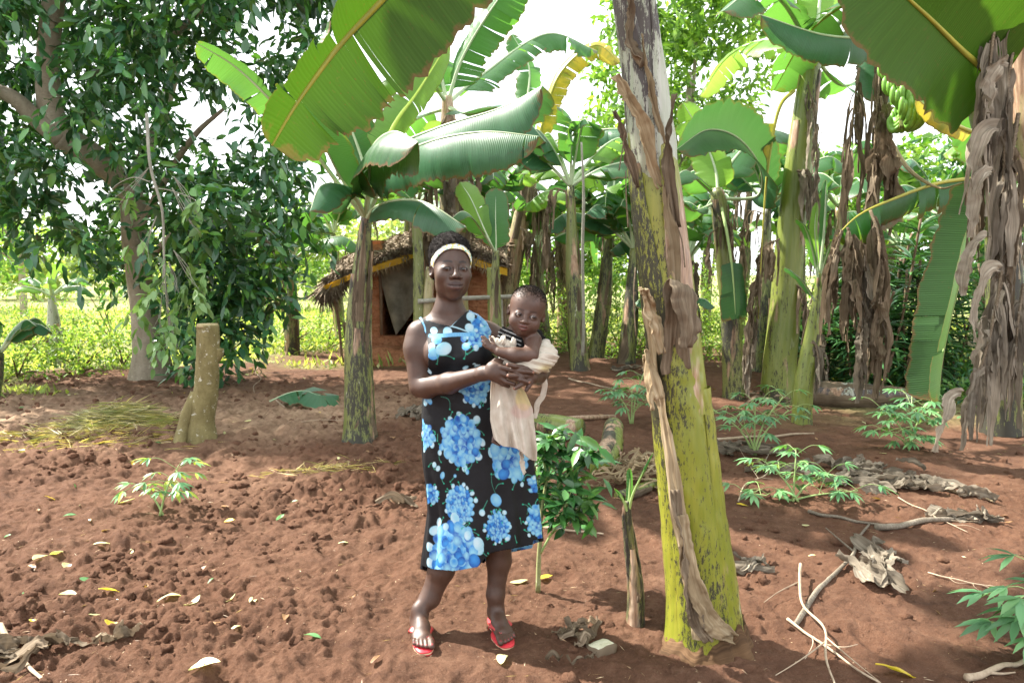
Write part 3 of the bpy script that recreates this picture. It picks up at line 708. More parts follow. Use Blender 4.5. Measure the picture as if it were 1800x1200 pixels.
def pp(L): return np.array([at(*a) for a in L])
def root_for(name, base, label, cat='banana plant', group=None): return thing(name, base, label, cat, group)
BG = 'banana plants of the grove'

def strip(root, pts, W, mat, seed, side=(1, 0, 0), cr=.2, fold=.3, col=1., n=40, taper=False, name='dry_sheath', nv=13):
    mb = MB(); ribbon(mb, crv(pp(pts), n), W, side, cr, seed, nv, col, fold, taper); return mb.build(name, DRY[mat], root, solid=.002)
# --- the thick banana stem in front, right of the woman
b = gp(1238, 1128); Dm = b[1]
A = root_for('banana_plant', b, 'thick yellow-green front banana stem with black blotches, beside the woman', group=BG)
ax = [b+[0, 0, -.08], at(1234, 1050, Dm), at(1217, 900, Dm), at(1200, 740, Dm), at(1188, 620, Dm), at(1172, 480, Dm), at(1155, 340, Dm), at(1140, 230, Dm)]
C, RR, st = banana_stem(A, ax, [.150, .132, .116, .107, .100, .100, .096, .084], 'main', 3, 0, 0, 120, 56)
def shell(root, C, RR, a0, a1, t0, t1, mat, name='sheath', col=1., **kw):
    V, q, uv = arc_shell(C, RR, math.radians(a0), math.radians(a1), t0=t0, t1=t1, **kw)
    if mat in STEM.values() and np.isscalar(col):
        tt = uv[:, 0]; col = np.stack([1-.75*np.exp(-(tt/.085)**2)*(t0 == 0)-.12*(noise2(uv[:, 0]*5, uv[:, 1]*14, kw.get('seed', 0)) > .2), .95+0*tt, 0*tt], -1)
        o = MB().add(V, q, uv, col).build(name, mat, root); return o
    c = np.full((len(V), 3), 1.) if np.isscalar(col) else np.tile(np.asarray(col, float), (len(V), 1))
    if np.isscalar(col): c *= col
    o = MB().add(V, q, uv, c).build(name, mat, root); return o
# angle 0 faces the camera; positive turns towards +B (picture left is negative here)
CU, RU, _o = None, None, None
up_ax = [at(1160, 380, Dm), at(1143, 250, Dm), at(1128, 120, Dm), at(1112, 0, Dm-.02), at(1096, -150, Dm-.03), at(1080, -300, Dm-.05), at(1070, -380, Dm-.05)]
CU = crv(up_ax, 70); RU = itp([.070, .088, .078, .074, .078, .075, .06], 70)
mb = MB(); V, fs, uv = tube(CU, RU, 40, rough=.03, seed=9); c = np.stack([.85+0*uv[:, 0], .9+0*uv[:, 0], 0*uv[:, 0]], -1); mb.add(V, fs, uv, c)
mb.build('upper_pseudostem', STEM['purple'], A)
shell(A, C, RR, -60, 38, 0, .62, STEM['main'], lift=.012, ov=1.0, seed=1, taperend=.15, n_a=40)
shell(A, C, RR, 28, 95, 0, .50, STEM['main'], lift=.014, seed=2, taperend=.35, n_a=30)
shell(A, C, RR, -150, -48, 0, .70, STEM['main'], lift=.010, seed=3, taperend=.3, n_a=30)
shell(A, C, RR, -15, 60, .45, .97, STEM['main'], lift=.008, seed=5, taperend=.5, n_a=30, col=(1., .7, 0))
shell(A, C, RR, -120, -20, .45, .93, STEM['main'], lift=.011, seed=6, taperend=.4, n_a=30, col=(.8, .8, 0))
shell(A, CU, RU, -70, 30, 0, .5, STEM['purple'], lift=.010, seed=7, taperend=.8, n_a=30)
shell(A, CU, RU, 10, 120, .0, .62, STEM['purple'], lift=.008, seed=8, taperend=.8, n_a=30)
# straw coloured dead sheath running down its front and flaring over the foot
shell(A, C, RR, -30, -2, .10, .66, DRY['straw'], 'dry_sheath', .9, lift=.016, seed=11, taperend=.35, n_a=26, slant=-.85, rel=.014, edge=.018)
strip(A, [(1196, 905, Dm-.155), (1212, 990, Dm-.17), (1230, 1055, Dm-.185), (1258, 1100, Dm-.19), (1292, 1122, Dm-.17)], .046, 'tan', 61, (.2, -1, .1), .30, .35, .95, 60, True, nv=17)
strip(A, [(1186, 860, Dm-.15), (1200, 950, Dm-.16), (1212, 1040, Dm-.18), (1226, 1098, Dm-.19), (1246, 1128, Dm-.19)], .034, 'brown', 62, (.2, -1, .1), .30, .4, 1.1, 60, True, nv=15)
D0 = Dm-.13
strip(A, [(1186, 655, D0+.03), (1188, 585, D0), (1194, 525, D0-.02), (1204, 504, D0-.05), (1214, 520, D0-.09), (1217, 565, D0-.10), (1212, 612, D0-.09)], .058, 'brown', 3, (0, -1, 0), .22, .25, .95)
strip(A, [(1166, 620, D0+.02), (1150, 560, D0+.0), (1136, 520, D0-.03), (1128, 505, D0-.05)], .030, 'straw', 5, (0, -1, 0), .5, .5, 1., taper=True)
strip(A, [(1160, 700, D0+.03), (1141, 640, D0+.02), (1134, 622, D0-.02), (1138, 665, D0-.05), (1146, 720, D0-.05)], .022, 'straw', 6, (0, -1, 0), .5, .5, 1.)
strip(A, [(1160, 330, D0+.04), (1132, 250, D0+.01), (1104, 180, D0-.03), (1083, 132, D0-.05)], .040, 'tan', 8, (.3, -1, 0), .3, .7, 1., taper=True)
strip(A, [(1120, 330, D0+.06), (1103, 270, D0+.03), (1090, 225, D0), (1079, 195, D0)], .020, 'brown', 9, (.3, -1, 0), .4, .6, .9, taper=True)
strip(A, [(1190, 400, D0+.03), (1176, 300, D0+.0), (1180, 230, D0-.02), (1187, 165, D0-.02)], .026, 'brown', 10, (.3, -1, 0), .3, .8, .75, taper=True)
strip(A, [(1190, 520, D0+.03), (1184, 430, D0+.01), (1172, 360, D0+.01), (1172, 290, D0+.01)], .026, 'tan', 14, (.5, -1, 0), .2, .4, .62, taper=True)
strip(A, [(1125, 120, D0+.03), (1108, 80, D0+.02), (1102, 30, D0+.02), (1112, -20, D0)], .03, 'brown', 12, (.3, -1, 0), .3, .8, 1., taper=True)
strip(A, [(1168, 255, D0+.05), (1150, 190, D0+.02), (1135, 120, D0+.02), (1128, 60, D0+.02)], .018, 'tan', 13, (.5, -1, 0), .3, .8, .8, taper=True)
for i, q in enumerate([[(1104, 400), (1101, 350), (1100, 300)], [(1118, 590), (1114, 520), (1117, 470)], [(1088, 300), (1096, 250), (1098, 210)], [(1192, 400), (1200, 430), (1204, 470)]]):
    V, fs, uv = tube(crv([at(x, y, D0-.01) for x, y in q], 12), .0025, 5); MB().add(V, fs, uv).build('fibre', DRY['brown'], A)
# fibrous dark foot where the old sheaths meet the soil
u_, v_ = np.meshgrid(np.linspace(0, 1, 16), np.linspace(0, 2*np.pi, 97), indexing='ij'); hh_ = (.07+.05*noise2(np.cos(v_)*2.5, np.sin(v_)*2.5, 8)+.05*np.cos(v_+.6))*(1-u_); rr_ = .152+.055*u_**1.5+.010*noise3(np.cos(v_)*9, np.sin(v_)*9, u_*4, 5)+.012*np.cos(v_*9)*u_
FV = np.stack([b[0]+.0*u_+rr_*np.cos(v_), b[1]+rr_*np.sin(v_), b[2]+hh_-.015*u_], -1).reshape(-1, 3); MB().add(FV, grid_q(16, 97), np.stack([v_*.15, u_*.1], -1).reshape(-1, 2), (.62, .46, .34)).build('fibrous_foot', DRY['brown'], A)
# its leaves: the crown is above the picture, one old leaf hangs into it
top = CU[-1]
banana_leaf(A, [top, at(1000, -330, 2.8), at(860, -200, 2.65), at(755, -92, 2.55), at(665, 5, 2.48), at(600, 75, 2.43), at(545, 148, 2.38), at(512, 197, 2.35), at(478, 256, 2.33)], .30, (-.25, 1.1, .7), .16, .25, 5, 'old', 'y', .22, 3, .12, .020, prof=lambda t: hw_profile(t, .12, .12)*(1-.48*sstep(.5, .9, t)), rim=.07, fold2=.75, n=130, wr=WR)
for i_, (P_, W_) in enumerate([((at(820, -560, 3.0), at(480, -560, 3.3), at(180, -420, 3.5)), .38), ((at(880, -500, 3.4), at(560, -440, 4.0), at(300, -300, 4.5)), .38), ((at(930, -470, 3.7), at(700, -390, 4.5), at(480, -240, 5.2)), .38), ((at(860, -620, 2.7), at(560, -700, 2.8), at(260, -700, 2.8)), .38), ((at(1000, -470, 3.9), at(880, -380, 4.9), at(760, -200, 5.8)), .38)]):  # unseen leaves added overhead to shade the people and the right-hand soil
    banana_leaf(A, [top+[0, 0, .1], *P_], W_, (0, .2, 1), .15, .3, 6, 'main', 'y', .25, 80+i_, .12, .022)
# unseen leaves added above the picture, arching back and sideways to shade people and soil
for i_, (P_, W_) in enumerate([((at(960, -420, 3.6), at(820, -330, 4.6), at(700, -170, 5.4)), .36), ((at(1080, -430, 3.7), at(1060, -330, 4.7), at(1020, -150, 5.6)), .36), ((at(900, -560, 3.2), at(620, -470, 3.8), at(430, -300, 4.5)), .36), ((at(1180, -430, 3.6), at(1260, -330, 4.5), at(1330, -140, 5.3)), .34)]):
    banana_leaf(A, [top, *P_], W_, (0, .2, 1), .25, .4, 8, 'main', 'y', .25, 60+i_, .12, .022)
banana_leaf(A, [top, at(1250, -420, 2.7), at(1420, -400, 2.3), at(1560, -300, 2.0)], .33, (0, .3, 1), .3, .5, 9, 'main', 'y', .3, 5, .2, .021)
banana_leaf(A, [top, at(1090, -480, 3.4), at(1130, -520, 4.2), at(1200, -330, 5.0)], .33, (0, .3, 1), .3, .5, 9, 'main', 'y', .3, 6, .2, .021)
banana_leaf(A, [top, at(1000, -600, 2.7), at(800, -800, 2.4), at(600, -800, 2.0)], .33, (0, .3, 1), .3, .5, 9, 'main', 'y', .3, 7, .2, .021)
banana_leaf(A, [top, at(960, -440, 3.3), at(780, -420, 3.9), at(600, -260, 4.4)], .30, (0, .3, 1), .3, .5, 9, 'main', 'y', .3, 8, .2, .021)

# --- slim plant left of the woman
b = gp(633, 772); D = b[1]
Bp = root_for('banana_plant', b, 'slim banana plant with mottled stem, left of the woman before the hut', group=BG)
ax = [b+[0, 0, -.05], at(632, 700, D), at(630, 600, D), at(634, 500, D), at(640, 420, D), at(646, 372, D)]
C2, R2, _ = banana_stem(Bp, ax, [.135, .112, .100, .082, .060, .045], 'mid', 4, 6, 6)
shell(Bp, C2, R2, -10, 100, 0, .22, DRY['brown'], 'dry_sheath', .9, lift=.02, seed=3, taperend=.95, rel=.015, edge=.02)
k = (644, 385, D)
banana_leaf(Bp, [k, (0,0,0)] if 0 else pp([k, (622, 340, D-.2), (600, 312, D-.5), (565, 245, D-.9), (530, 180, D-1.1)]), .33, (-.5, -1, .6), .05, .1, 0, 'main', 'w', .12, 11, .33, .017, fold2=.9)
banana_leaf(Bp, pp([k, (648, 330, D+.1), (633, 270, D+.2), (606, 200, D+.2), (590, 165, D+.2)]), .26, (.2, -1, .5), .15, .2, 0, 'main', 'w', .2, 12, .25, .017)
banana_leaf(Bp, pp([k, (655, 320, D), (690, 225, D+.1), (735, 160, D+.3), (790, 72, D+.6)]), .20, (.6, -1, .3), .35, .3, 2, 'lime', 'lime', .15, 13, .36, .022)
banana_leaf(Bp, pp([k, (658, 330, D-.1), (695, 262, D-.5), (770, 225, D-1.), (880, 190, D-1.3), (955, 150, D-1.5)]), .33, (-.05, -.25, 1), .30, .5, 1, 'blue', 'w', .35, 14, .2, .018, fold2=.75)
banana_leaf(Bp, pp([k, (668, 330, D-.2), (700, 278, D-.6), (760, 248, D-1.3), (850, 232, D-1.6), (948, 240, D-1.8)]), .30, (-.02, -.15, 1), .75, .5, 1, 'blue', 'w', .35, 15, .2, .018, fold2=.35)
banana_leaf(Bp, pp([k, (648, 320, D-.4), (655, 262, D-1.0), (690, 232, D-1.6), (735, 250, D-2.0)]), .28, (.1, -.1, 1), .7, .6, 2, 'dark', 'w', .3, 16, .25, .018)
banana_leaf(Bp, pp([k, (624, 348, D-.3), (592, 325, D-.6), (562, 330, D-.9), (545, 372, D-1.1)]), .23, (-.3, -.3, 1), .55, .7, 1, 'blue', 'w', .3, 17, .28, .016)
banana_leaf(Bp, pp([k, (660, 365, D-.3), (700, 352, D-.9), (752, 358, D-1.3), (820, 400, D-1.5)]), .20, (0, -.3, 1), .6, .6, 1, 'blue', 'w', .35, 18, .2, .016)
banana_leaf(Bp, pp([k, (668, 300, D+.6), (720, 260, D+1.2), (800, 300, D+1.9)]), .26, (0, .2, 1), .5, .6, 4, 'main', 'w', .3, 19, .2, .016)

banana_leaf(Bp, pp([k, (600, 330, D-.3), (540, 250, D-.7), (470, 170, D-1.0), (410, 115, D-1.1), (345, 76, D-1.2)]), .16, (-.3, -.6, 1), .2, .5, 6, 'main', 'w', .3, 20, .3, .016)
# --- plants whose parts can be read one by one further back
def plant(base, label, axis, R, mat='mid', seed=0, sheaths=4, dry=3, leaves_=(), dead=()):
    """axis: pixels; leaves_: (points, W, kwargs)"""
    b = gp(*base); D = b[1]; T = root_for('banana_plant', b, label, group=BG)
    ax = [b+[0, 0, -.06]]+[at(x, y, D+(q[0] if q else 0)) for x, y, *q in axis]
    C, RR, _ = banana_stem(T, ax, R, mat, seed, sheaths, dry, 60, 24)
    for i, (P, W, kw) in enumerate(leaves_):
        kw = dict(kw); kw.setdefault('seed', seed*10+i); banana_leaf(T, [at(x, y, D+d) for x, y, d in P], W, **kw)
    for i, (P, W, kw) in enumerate(dead):
        kw = dict(kw); kw.setdefault('seed', seed*10+i); dead_leaf(T, [at(x, y, D+d) for x, y, d in P], W, **kw)
    return T
L = lambda *P, W=.3, **k: (P, W, k)
PC = plant((800, 640), 'tall ragged banana plant behind the hut, torn leaves against the sky', [(798, 500), (795, 380), (790, 260), (786, 170)], [.24, .2, .18, .16, .08], 'dry', 21, 4, 6,
  [L((786, 185, 0), (810, 110, -.1), (855, 30, -.4), (920, -60, -.8), W=.42, mat='main', tears=9, up=(-.5, -1, .4), rib='w', rr=.03),
   L((786, 185, 0), (775, 130, .1), (760, 60, .3), (745, -60, .4), W=.4, mat='main', tears=8, up=(.4, -1, .3), rib='w', rr=.03),
   L((788, 180, 0), (850, 130, .8), (960, 60, 1.2), (1050, 90, 1.4), W=.4, mat='main', tears=12, rib='w', rr=.03),
   L((786, 180, 0), (750, 140, -.4), (700, 130, -1), (640, 170, -1.2), W=.35, mat='lime', tears=6, rib='w', rr=.03),
   L((788, 190, 0), (830, 200, -.8), (900, 190, -1.4), (960, 250, -1.5), W=.35, mat='blue', tears=5, rib='w', rr=.03),
   L((786, 190, 0), (730, 210, .5), (670, 260, .8), (640, 330, 1), W=.35, mat='main', tears=9, rib='w', rr=.03)],
  [L((786, 200, -.1), (765, 250, -.4), (752, 330, -.5), (750, 400, -.5), W=.18, strips=9, down=.8, mat='brown'),
   L((790, 200, -.1), (815, 230, -.4), (828, 300, -.5), (830, 390, -.5), W=.18, strips=9, down=.8, mat='brown'),
   L((788, 230, -.2), (790, 300, -.4), (792, 370, -.4), (795, 430, -.4), W=.2, strips=9, down=.7, mat='grey')])
PD = plant((882, 612), 'leaning banana plant with pale straw-coloured stem right behind the woman', [(888, 540), (900, 470), (918, 380), (935, 300), (938, 275)], [.20, .19, .18, .16, .13, .08], 'dry', 31, 3, 6,
  [L((936, 290, 0), (955, 215, -.2), (985, 130, -.4), (1045, 80, -.5), (1090, 110, -.5), W=.27, mat='yel', tears=12, up=(-.5, -1, .5), rib='y', rr=.028),
   L((938, 290, 0), (990, 245, -.5), (1060, 228, -1.), (1130, 235, -1.3), (1190, 290, -1.4), W=.34, mat='blue', tears=8, up=(0, -.4, 1), rib='w', rr=.028, fold=.5),
   L((936, 290, 0), (905, 240, -.3), (860, 220, -.5), (830, 260, -.6), W=.28, mat='main', tears=8, rib='w', rr=.026),
   L((936, 290, 0), (965, 250, .6), (1040, 250, 1.2), (1100, 310, 1.4), W=.32, mat='lime', tears=10, rib='w', rr=.026),
   L((934, 290, 0), (925, 200, .4), (930, 120, .6), (900, 60, .8), W=.3, mat='main', tears=8, rib='w', rr=.026)],
  [L((930, 300, -.1), (895, 330, -.3), (870, 400, -.4), W=.15, strips=7, down=.7, mat='grey'), L((925, 320, -.1), (955, 350, -.3), (962, 430, -.4), W=.14, strips=9, down=.8, mat='brown'),
   L((915, 400, -.2), (938, 420, -.3), (940, 500, -.3), W=.14, strips=7, down=.6, mat='brown')])
PE = plant((990, 605), 'shaggy banana plant with one broad bluish leaf, right of the baby', [(992, 540), (990, 470), (985, 400), (975, 330)], [.15, .14, .13, .12, .06], 'dry', 41, 3, 6,
  [L((985, 385, -.3), (960, 372, -.9), (1000, 330, -1.5), (1060, 300, -1.9), (1150, 280, -2.2), W=.30, mat='blue', tears=4, up=(0, -.8, 1), rib='w', rr=.02, fold=.2, fold2=.2, petiole=.1),
   L((1000, 440, 0), (1010, 405, -1.0), (1060, 385, -1.5), (1130, 350, -1.9), W=.24, mat='old', tears=3, up=(0, .3, 1), rib='y', rr=.02),
   L((985, 360, 0), (1010, 340, .3), (1045, 390, .4), (1050, 470, .4), W=.24, mat='main', tears=1, up=(.3, -1, 1), rib='w', rr=.02, fold=.1, curl=.1),
   L((980, 350, 0), (940, 320, .4), (890, 340, .6), (860, 400, .7), W=.26, mat='main', tears=6, rib='w', rr=.02)],
  [L((985, 390, -.2), (1010, 400, -.3), (1015, 470, -.35), W=.14, strips=8, down=.7, mat='grey'), L((985, 430, -.2), (968, 450, -.3), (962, 520, -.35), W=.14, strips=8, down=.6, mat='brown'),
   L((990, 480, -.2), (1010, 500, -.3), (1012, 560, -.35), W=.12, strips=8, down=.5, mat='brown'), L((975, 350, -.2), (950, 380, -.3), (940, 450, -.35), W=.14, strips=8, down=.7, mat='grey')])
# young one seen over the woman's shoulder
b = at(872, 560, 8.2); b[2] = hz(b[0], b[1])
PY = root_for('banana_plant', b, 'young banana plant with upright leaves, above the woman\'s left shoulder', group=BG)
banana_stem(PY, [b, at(870, 520, 8.2), at(872, 440, 8.2)], [.06, .055, .035], 'mid', 5, 2, 1, 30, 14)
banana_leaf(PY, pp([(872, 445, 8.2), (872, 420, 8.2), (871, 380, 8.25), (872, 330, 8.4)]), .16, (0, -1, .1), .1, .1, 1, 'main', 'w', .1, 51, .12, .011)
banana_leaf(PY, pp([(871, 445, 8.2), (850, 400, 8.2), (828, 350, 8.3), (808, 320, 8.5)]), .15, (0, -1, .3), .1, .2, 1, 'lime', 'w', .1, 52, .2, .011)
banana_leaf(PY, pp([(871, 445, 8.2), (850, 410, 7.9), (815, 372, 7.6), (780, 400, 7.5)]), .12, (0, -.4, 1), .3, .4, 1, 'main', 'w', .1, 53, .3, .011)
PF = plant((1290, 700), 'banana plant with a cut-off hanging leaf, right of the thick front stem', [(1288, 640), (1283, 540), (1272, 440), (1262, 350), (1260, 330)], [.12, .11, .105, .10, .085, .04], 'mid', 61, 4, 4,
  [L((1262, 350, 0), (1330, 345, .1), (1338, 300, -.3), (1300, 245, -.9), (1245, 228, -1.3), (1190, 262, -1.6), W=.33, mat='blue', tears=0, up=(.3, -.6, .8), rib='w', rr=.018, fold=.25, fold2=.5, petiole=.16),
   L((1262, 350, 0), (1258, 300, .1), (1235, 240, .2), (1200, 180, .2), W=.24, mat='lime', tears=1, up=(-.2, -1, .4), rib='w', rr=.018),
   L((1262, 350, 0), (1230, 320, -.2), (1205, 300, -.5), (1180, 320, -.8), W=.2, mat='main', tears=2, rib='w', rr=.018),
   L((1262, 355, 0), (1220, 370, -.1), (1190, 350, -.3), (1150, 350, -.6), W=.18, mat='main', tears=2, rib='w', rr=.018),
   L((1262, 340, 0), (1290, 280, .5), (1350, 230, .9), (1420, 250, 1.2), W=.3, mat='main', tears=6, rib='w', rr=.018),
   L((1265, 350, 0), (1275, 395, -.2), (1284, 450, -.35), (1290, 510, -.38), (1293, 560, -.38), W=.17, mat='dark', tears=2, up=(.15, -1, 0), rib='g', rr=.014, fold=.05, fold2=.05, curl=.15, petiole=.55, prof=lambda t: .85+.15*np.sin(t*3), label='hanging green leaf cut off short', rim=.05)],
  [L((1262, 380, -.1), (1285, 400, -.15), (1290, 440, -.2), W=.07, strips=5, down=.35, mat='brown'), L((1262, 400, -.1), (1245, 420, -.15), (1248, 470, -.2), W=.07, strips=5, down=.3, mat='brown')])
PG = plant((1368, 705), 'stout green-stemmed banana plant with a snapped yellow leaf, in the right-hand clump', [(1370, 640), (1380, 540), (1388, 430), (1400, 320), (1415, 200), (1428, 100), (1432, 60)], [.20, .175, .16, .15, .145, .125, .10, .05], 'green', 71, 5, 4,
  [L((1428, 95, 0), (1500, 20, -.7), (1560, 30, -1.2), (1535, 62, -1.7), (1450, 62, -2.1), (1335, 26, -2.3), W=.26, mat='blue', tears=1, up=(0, -.9, .9), rib='w', rr=.022, fold=.1, fold2=.9, petiole=.42),
   L((1428, 95, 0), (1480, 60, -.4), (1530, 60, -1), (1558, 95, -1.4), (1545, 180, -1.5), W=.28, mat='blue', tears=1, up=(.3, -.6, .8), rib='w', rr=.022, fold=.2, fold2=.5, petiole=.3),
   L((1428, 95, 0), (1400, 20, 0), (1385, -60, -.2), (1330, -110, -.6), W=.32, mat='main', tears=4, up=(-.2, -.3, 1), rib='w', rr=.022),
   L((1430, 95, 0), (1440, 10, 0), (1450, -120, .2), (1480, -220, .2), W=.3, mat='lime', tears=2, up=(0, -1, .2), rib='w', rr=.022),
   L((1428, 95, 0), (1380, 10, -.8), (1330, -20, -1.5), (1270, 20, -1.9), W=.3, mat='main', tears=5, rib='w', rr=.022),
   L((1428, 95, 0), (1480, 150, .6), (1540, 130, 1.2), (1600, 180, 1.5), W=.32, mat='main', tears=9, rib='w', rr=.022),
   L((1428, 95, 0), (1350, 70, 1), (1280, 100, 1.6), (1230, 170, 1.9), W=.3, mat='lime', tears=9, rib='w', rr=.022),
   L((1395, 160, -.15), (1372, 185, -.3), (1358, 240, -.35), (1347, 320, -.38), (1340, 420, -.38), (1333, 560, -.38), W=.34, mat='yel', tears=9, up=(.3, -1, 0), rib='y', rr=.018, fold=.1, curl=.3, petiole=.33, sides=(1,), rim=.4, prof=lambda t: .9*np.exp(-((t-.06)/.14)**2)+.03, label='snapped leaf, its blade yellow and torn, its midrib bare')],
  [L((1420, 150, -.15), (1432, 200, -.25), (1436, 300, -.3), (1434, 420, -.35), W=.10, strips=7, down=.5, mat='grey'),
   L((1400, 300, -.2), (1425, 310, -.25), (1437, 400, -.3), W=.12, strips=8, down=.45, mat='grey'),
   L((1370, 420, -.2), (1340, 440, -.3), (1325, 520, -.35), (1315, 600, -.35), W=.13, strips=9, down=.55, mat='brown'),
   L((1330, 540, -.3), (1318, 580, -.32), (1315, 640, -.32), W=.11, strips=5, down=.45, mat='grey'),
   L((1400, 500, -.2), (1415, 520, -.25), (1420, 600, -.3), W=.09, strips=6, down=.4, mat='brown'), L((1425, 560, .1), (1445, 600, .1), (1450, 660, .1), W=.10, strips=5, down=.4, mat='grey')])
PH = plant((1408, 745), 'young banana sucker with narrow upright leaves, at the right foot of the clump', [(1412, 680), (1425, 600), (1438, 520), (1440, 480)], [.085, .08, .07, .045, .03], 'green', 81, 3, 2,
  [L((1440, 490, 0), (1446, 430, 0), (1450, 370, 0), (1452, 315, 0), W=.05, mat='main', tears=0, up=(.1, -1, 0), rib='w', rr=.011, fold=.5, petiole=.3),
   L((1440, 490, 0), (1435, 440, -.05), (1432, 400, -.1), (1436, 355, -.1), W=.05, mat='lime', tears=0, up=(.1, -1, .1), rib='w', rr=.01, fold=.3),
   L((1440, 490, 0), (1455, 440, -.1), (1475, 410, -.2), (1500, 400, -.3), W=.045, mat='main', tears=0, rib='w', rr=.01, fold=.3),
   L((1440, 500, 0), (1428, 440, -.1), (1415, 400, -.2), (1400, 385, -.3), W=.045, mat='main', tears=0, rib='w', rr=.01, fold=.3),
   L((1440, 520, 0), (1455, 490, -.1), (1475, 470, -.2), (1490, 475, -.3), W=.05, mat='main', tears=0, rib='w', rr=.01, fold=.3),
   L((1438, 540, 0), (1415, 500, -.1), (1395, 480, -.2), (1380, 470, -.3), W=.05, mat='blue', tears=0, rib='w', rr=.01, fold=.3)],
  [L((1420, 600, -.05), (1435, 610, -.1), (1440, 660, -.12), W=.06, strips=5, down=.35, mat='grey')])
# leaf pair in front of the clump, low
b = at(1395, 700, 6.6); b[2] = hz(b[0], b[1])

# --- right edge: stem wrapped in long dead leaves, D ~ 4.4
b = at(1905, 900, 4.5); b[2] = hz(b[0], b[1])
PI_ = root_for('banana_plant', b, 'banana plant at the right edge, its stem hidden by grey dead leaves', group=BG)
C5, R5, _ = banana_stem(PI_, [b-[0, 0, .05], at(1880, 700, 4.5), at(1850, 400, 4.5), at(1815, 150, 4.5), at(1790, -150, 4.5), at(1778, -350, 4.5)], [.15, .14, .13, .12, .11, .06], 'dry', 91, 5, 6)
kk = (1778, -330, 4.5)
banana_leaf(PI_, pp([(1765, 160, 4.42), (1735, 128, 4.3), (1690, 88, 4.2), (1640, 38, 4.05), (1580, -20, 3.95), (1500, -120, 3.9)]), .38, (-.55, .75, .6), .12, .15, 1, 'old', 'y', .15, 93, .07, .02, fold2=.15, rim=.05)
banana_leaf(PI_, pp([(1770, 150, 4.55), (1745, 100, 4.7), (1700, 60, 4.9), (1660, 90, 5.1), (1640, 160, 5.2)]), .30, (-.3, -.3, 1), .3, .3, 3, 'dark', 'g', .2, 94, .1, .018)
banana_leaf(PI_, pp([(1790, 260, 4.5), (1760, 290, 4.65), (1735, 350, 4.75), (1700, 440, 4.8), (1670, 560, 4.8), (1655, 640, 4.8), (1650, 705, 4.78)]), .21, (.45, -1, .05), .05, .1, 3, 'dark', 'g', .1, 95, .22, .016, fold2=1.35, label='long green leaf hanging almost straight down', rim=.05, prof=lambda t: hw_profile(t, .1, .12))
banana_leaf(PI_, pp([kk, (1700, -420, 4.2), (1560, -360, 3.8), (1420, -180, 3.5)]), .34, (0, .3, 1), .3, .4, 6, 'main', 'y', .2, 96, .2, .02)
banana_leaf(PI_, pp([kk, (1800, -520, 5.2), (1760, -480, 6.2), (1700, -280, 6.9)]), .34, (0, .3, 1), .3, .4, 6, 'main', 'y', .2, 97, .2, .02)
banana_leaf(PI_, pp([kk, (1900, -420, 4.3), (2050, -300, 4.0), (2150, -100, 3.8)]), .34, (0, .3, 1), .3, .4, 6, 'main', 'y', .2, 98, .2, .02)
for i, (P, W, n, dn, mt) in enumerate([
    ([(1775, -60, 4.35), (1750, 40, 4.2), (1738, 150, 4.15), (1735, 290, 4.15)], .10, 13, .5, 'grey'),
    ([(1785, 60, 4.32), (1770, 160, 4.2), (1765, 280, 4.15), (1762, 400, 4.15)], .10, 12, .5, 'grey'),
    ([(1790, 200, 4.3), (1775, 300, 4.2), (1765, 420, 4.15), (1760, 560, 4.15)], .11, 13, .5, 'brown'),
    ([(1795, 330, 4.3), (1770, 420, 4.2), (1755, 520, 4.1), (1745, 640, 4.05)], .11, 12, .45, 'grey'),
    ([(1775, 440, 4.2), (1755, 520, 4.1), (1735, 610, 4.0), (1700, 720, 3.95)], .10, 12, .36, 'grey'),
    ([(1800, 500, 4.2), (1790, 560, 4.1), (1785, 630, 4.0)], .09, 8, .35, 'grey'),
    ([(1770, 20, 4.3), (1740, 100, 4.3), (1722, 260, 4.3), (1718, 380, 4.3)], .08, 9, .45, 'brown')]):
    dead_leaf(PI_, pp(P), W*.8, n, mt, 300+i, .010, .16, dn, shade=(.5, 1.3))
for i, (x, y, D, L_, W) in enumerate([(1752, 225, 4.05, .55, .075), (1768, 110, 4.05, .34, .07), (1745, 300, 4.0, .42, .06), (1728, 560, 4.0, .30, .05), (1690, 690, 3.95, .40, .055), (1760, 470, 4.0, .5, .06), (1735, 420, 4.02, .4, .06)]):
    r = np.random.default_rng(i+70); mb = MB(); ribbon(mb, hang_path(at(x, y, D), (-.5, -.2, .2), L_, 34, r, 1.3, .35), W*.66, (.2, -1, .1), .32, 700+i, 9, 1.12, .5); mb.build('dead_leaf', DRY['grey'], PI_)

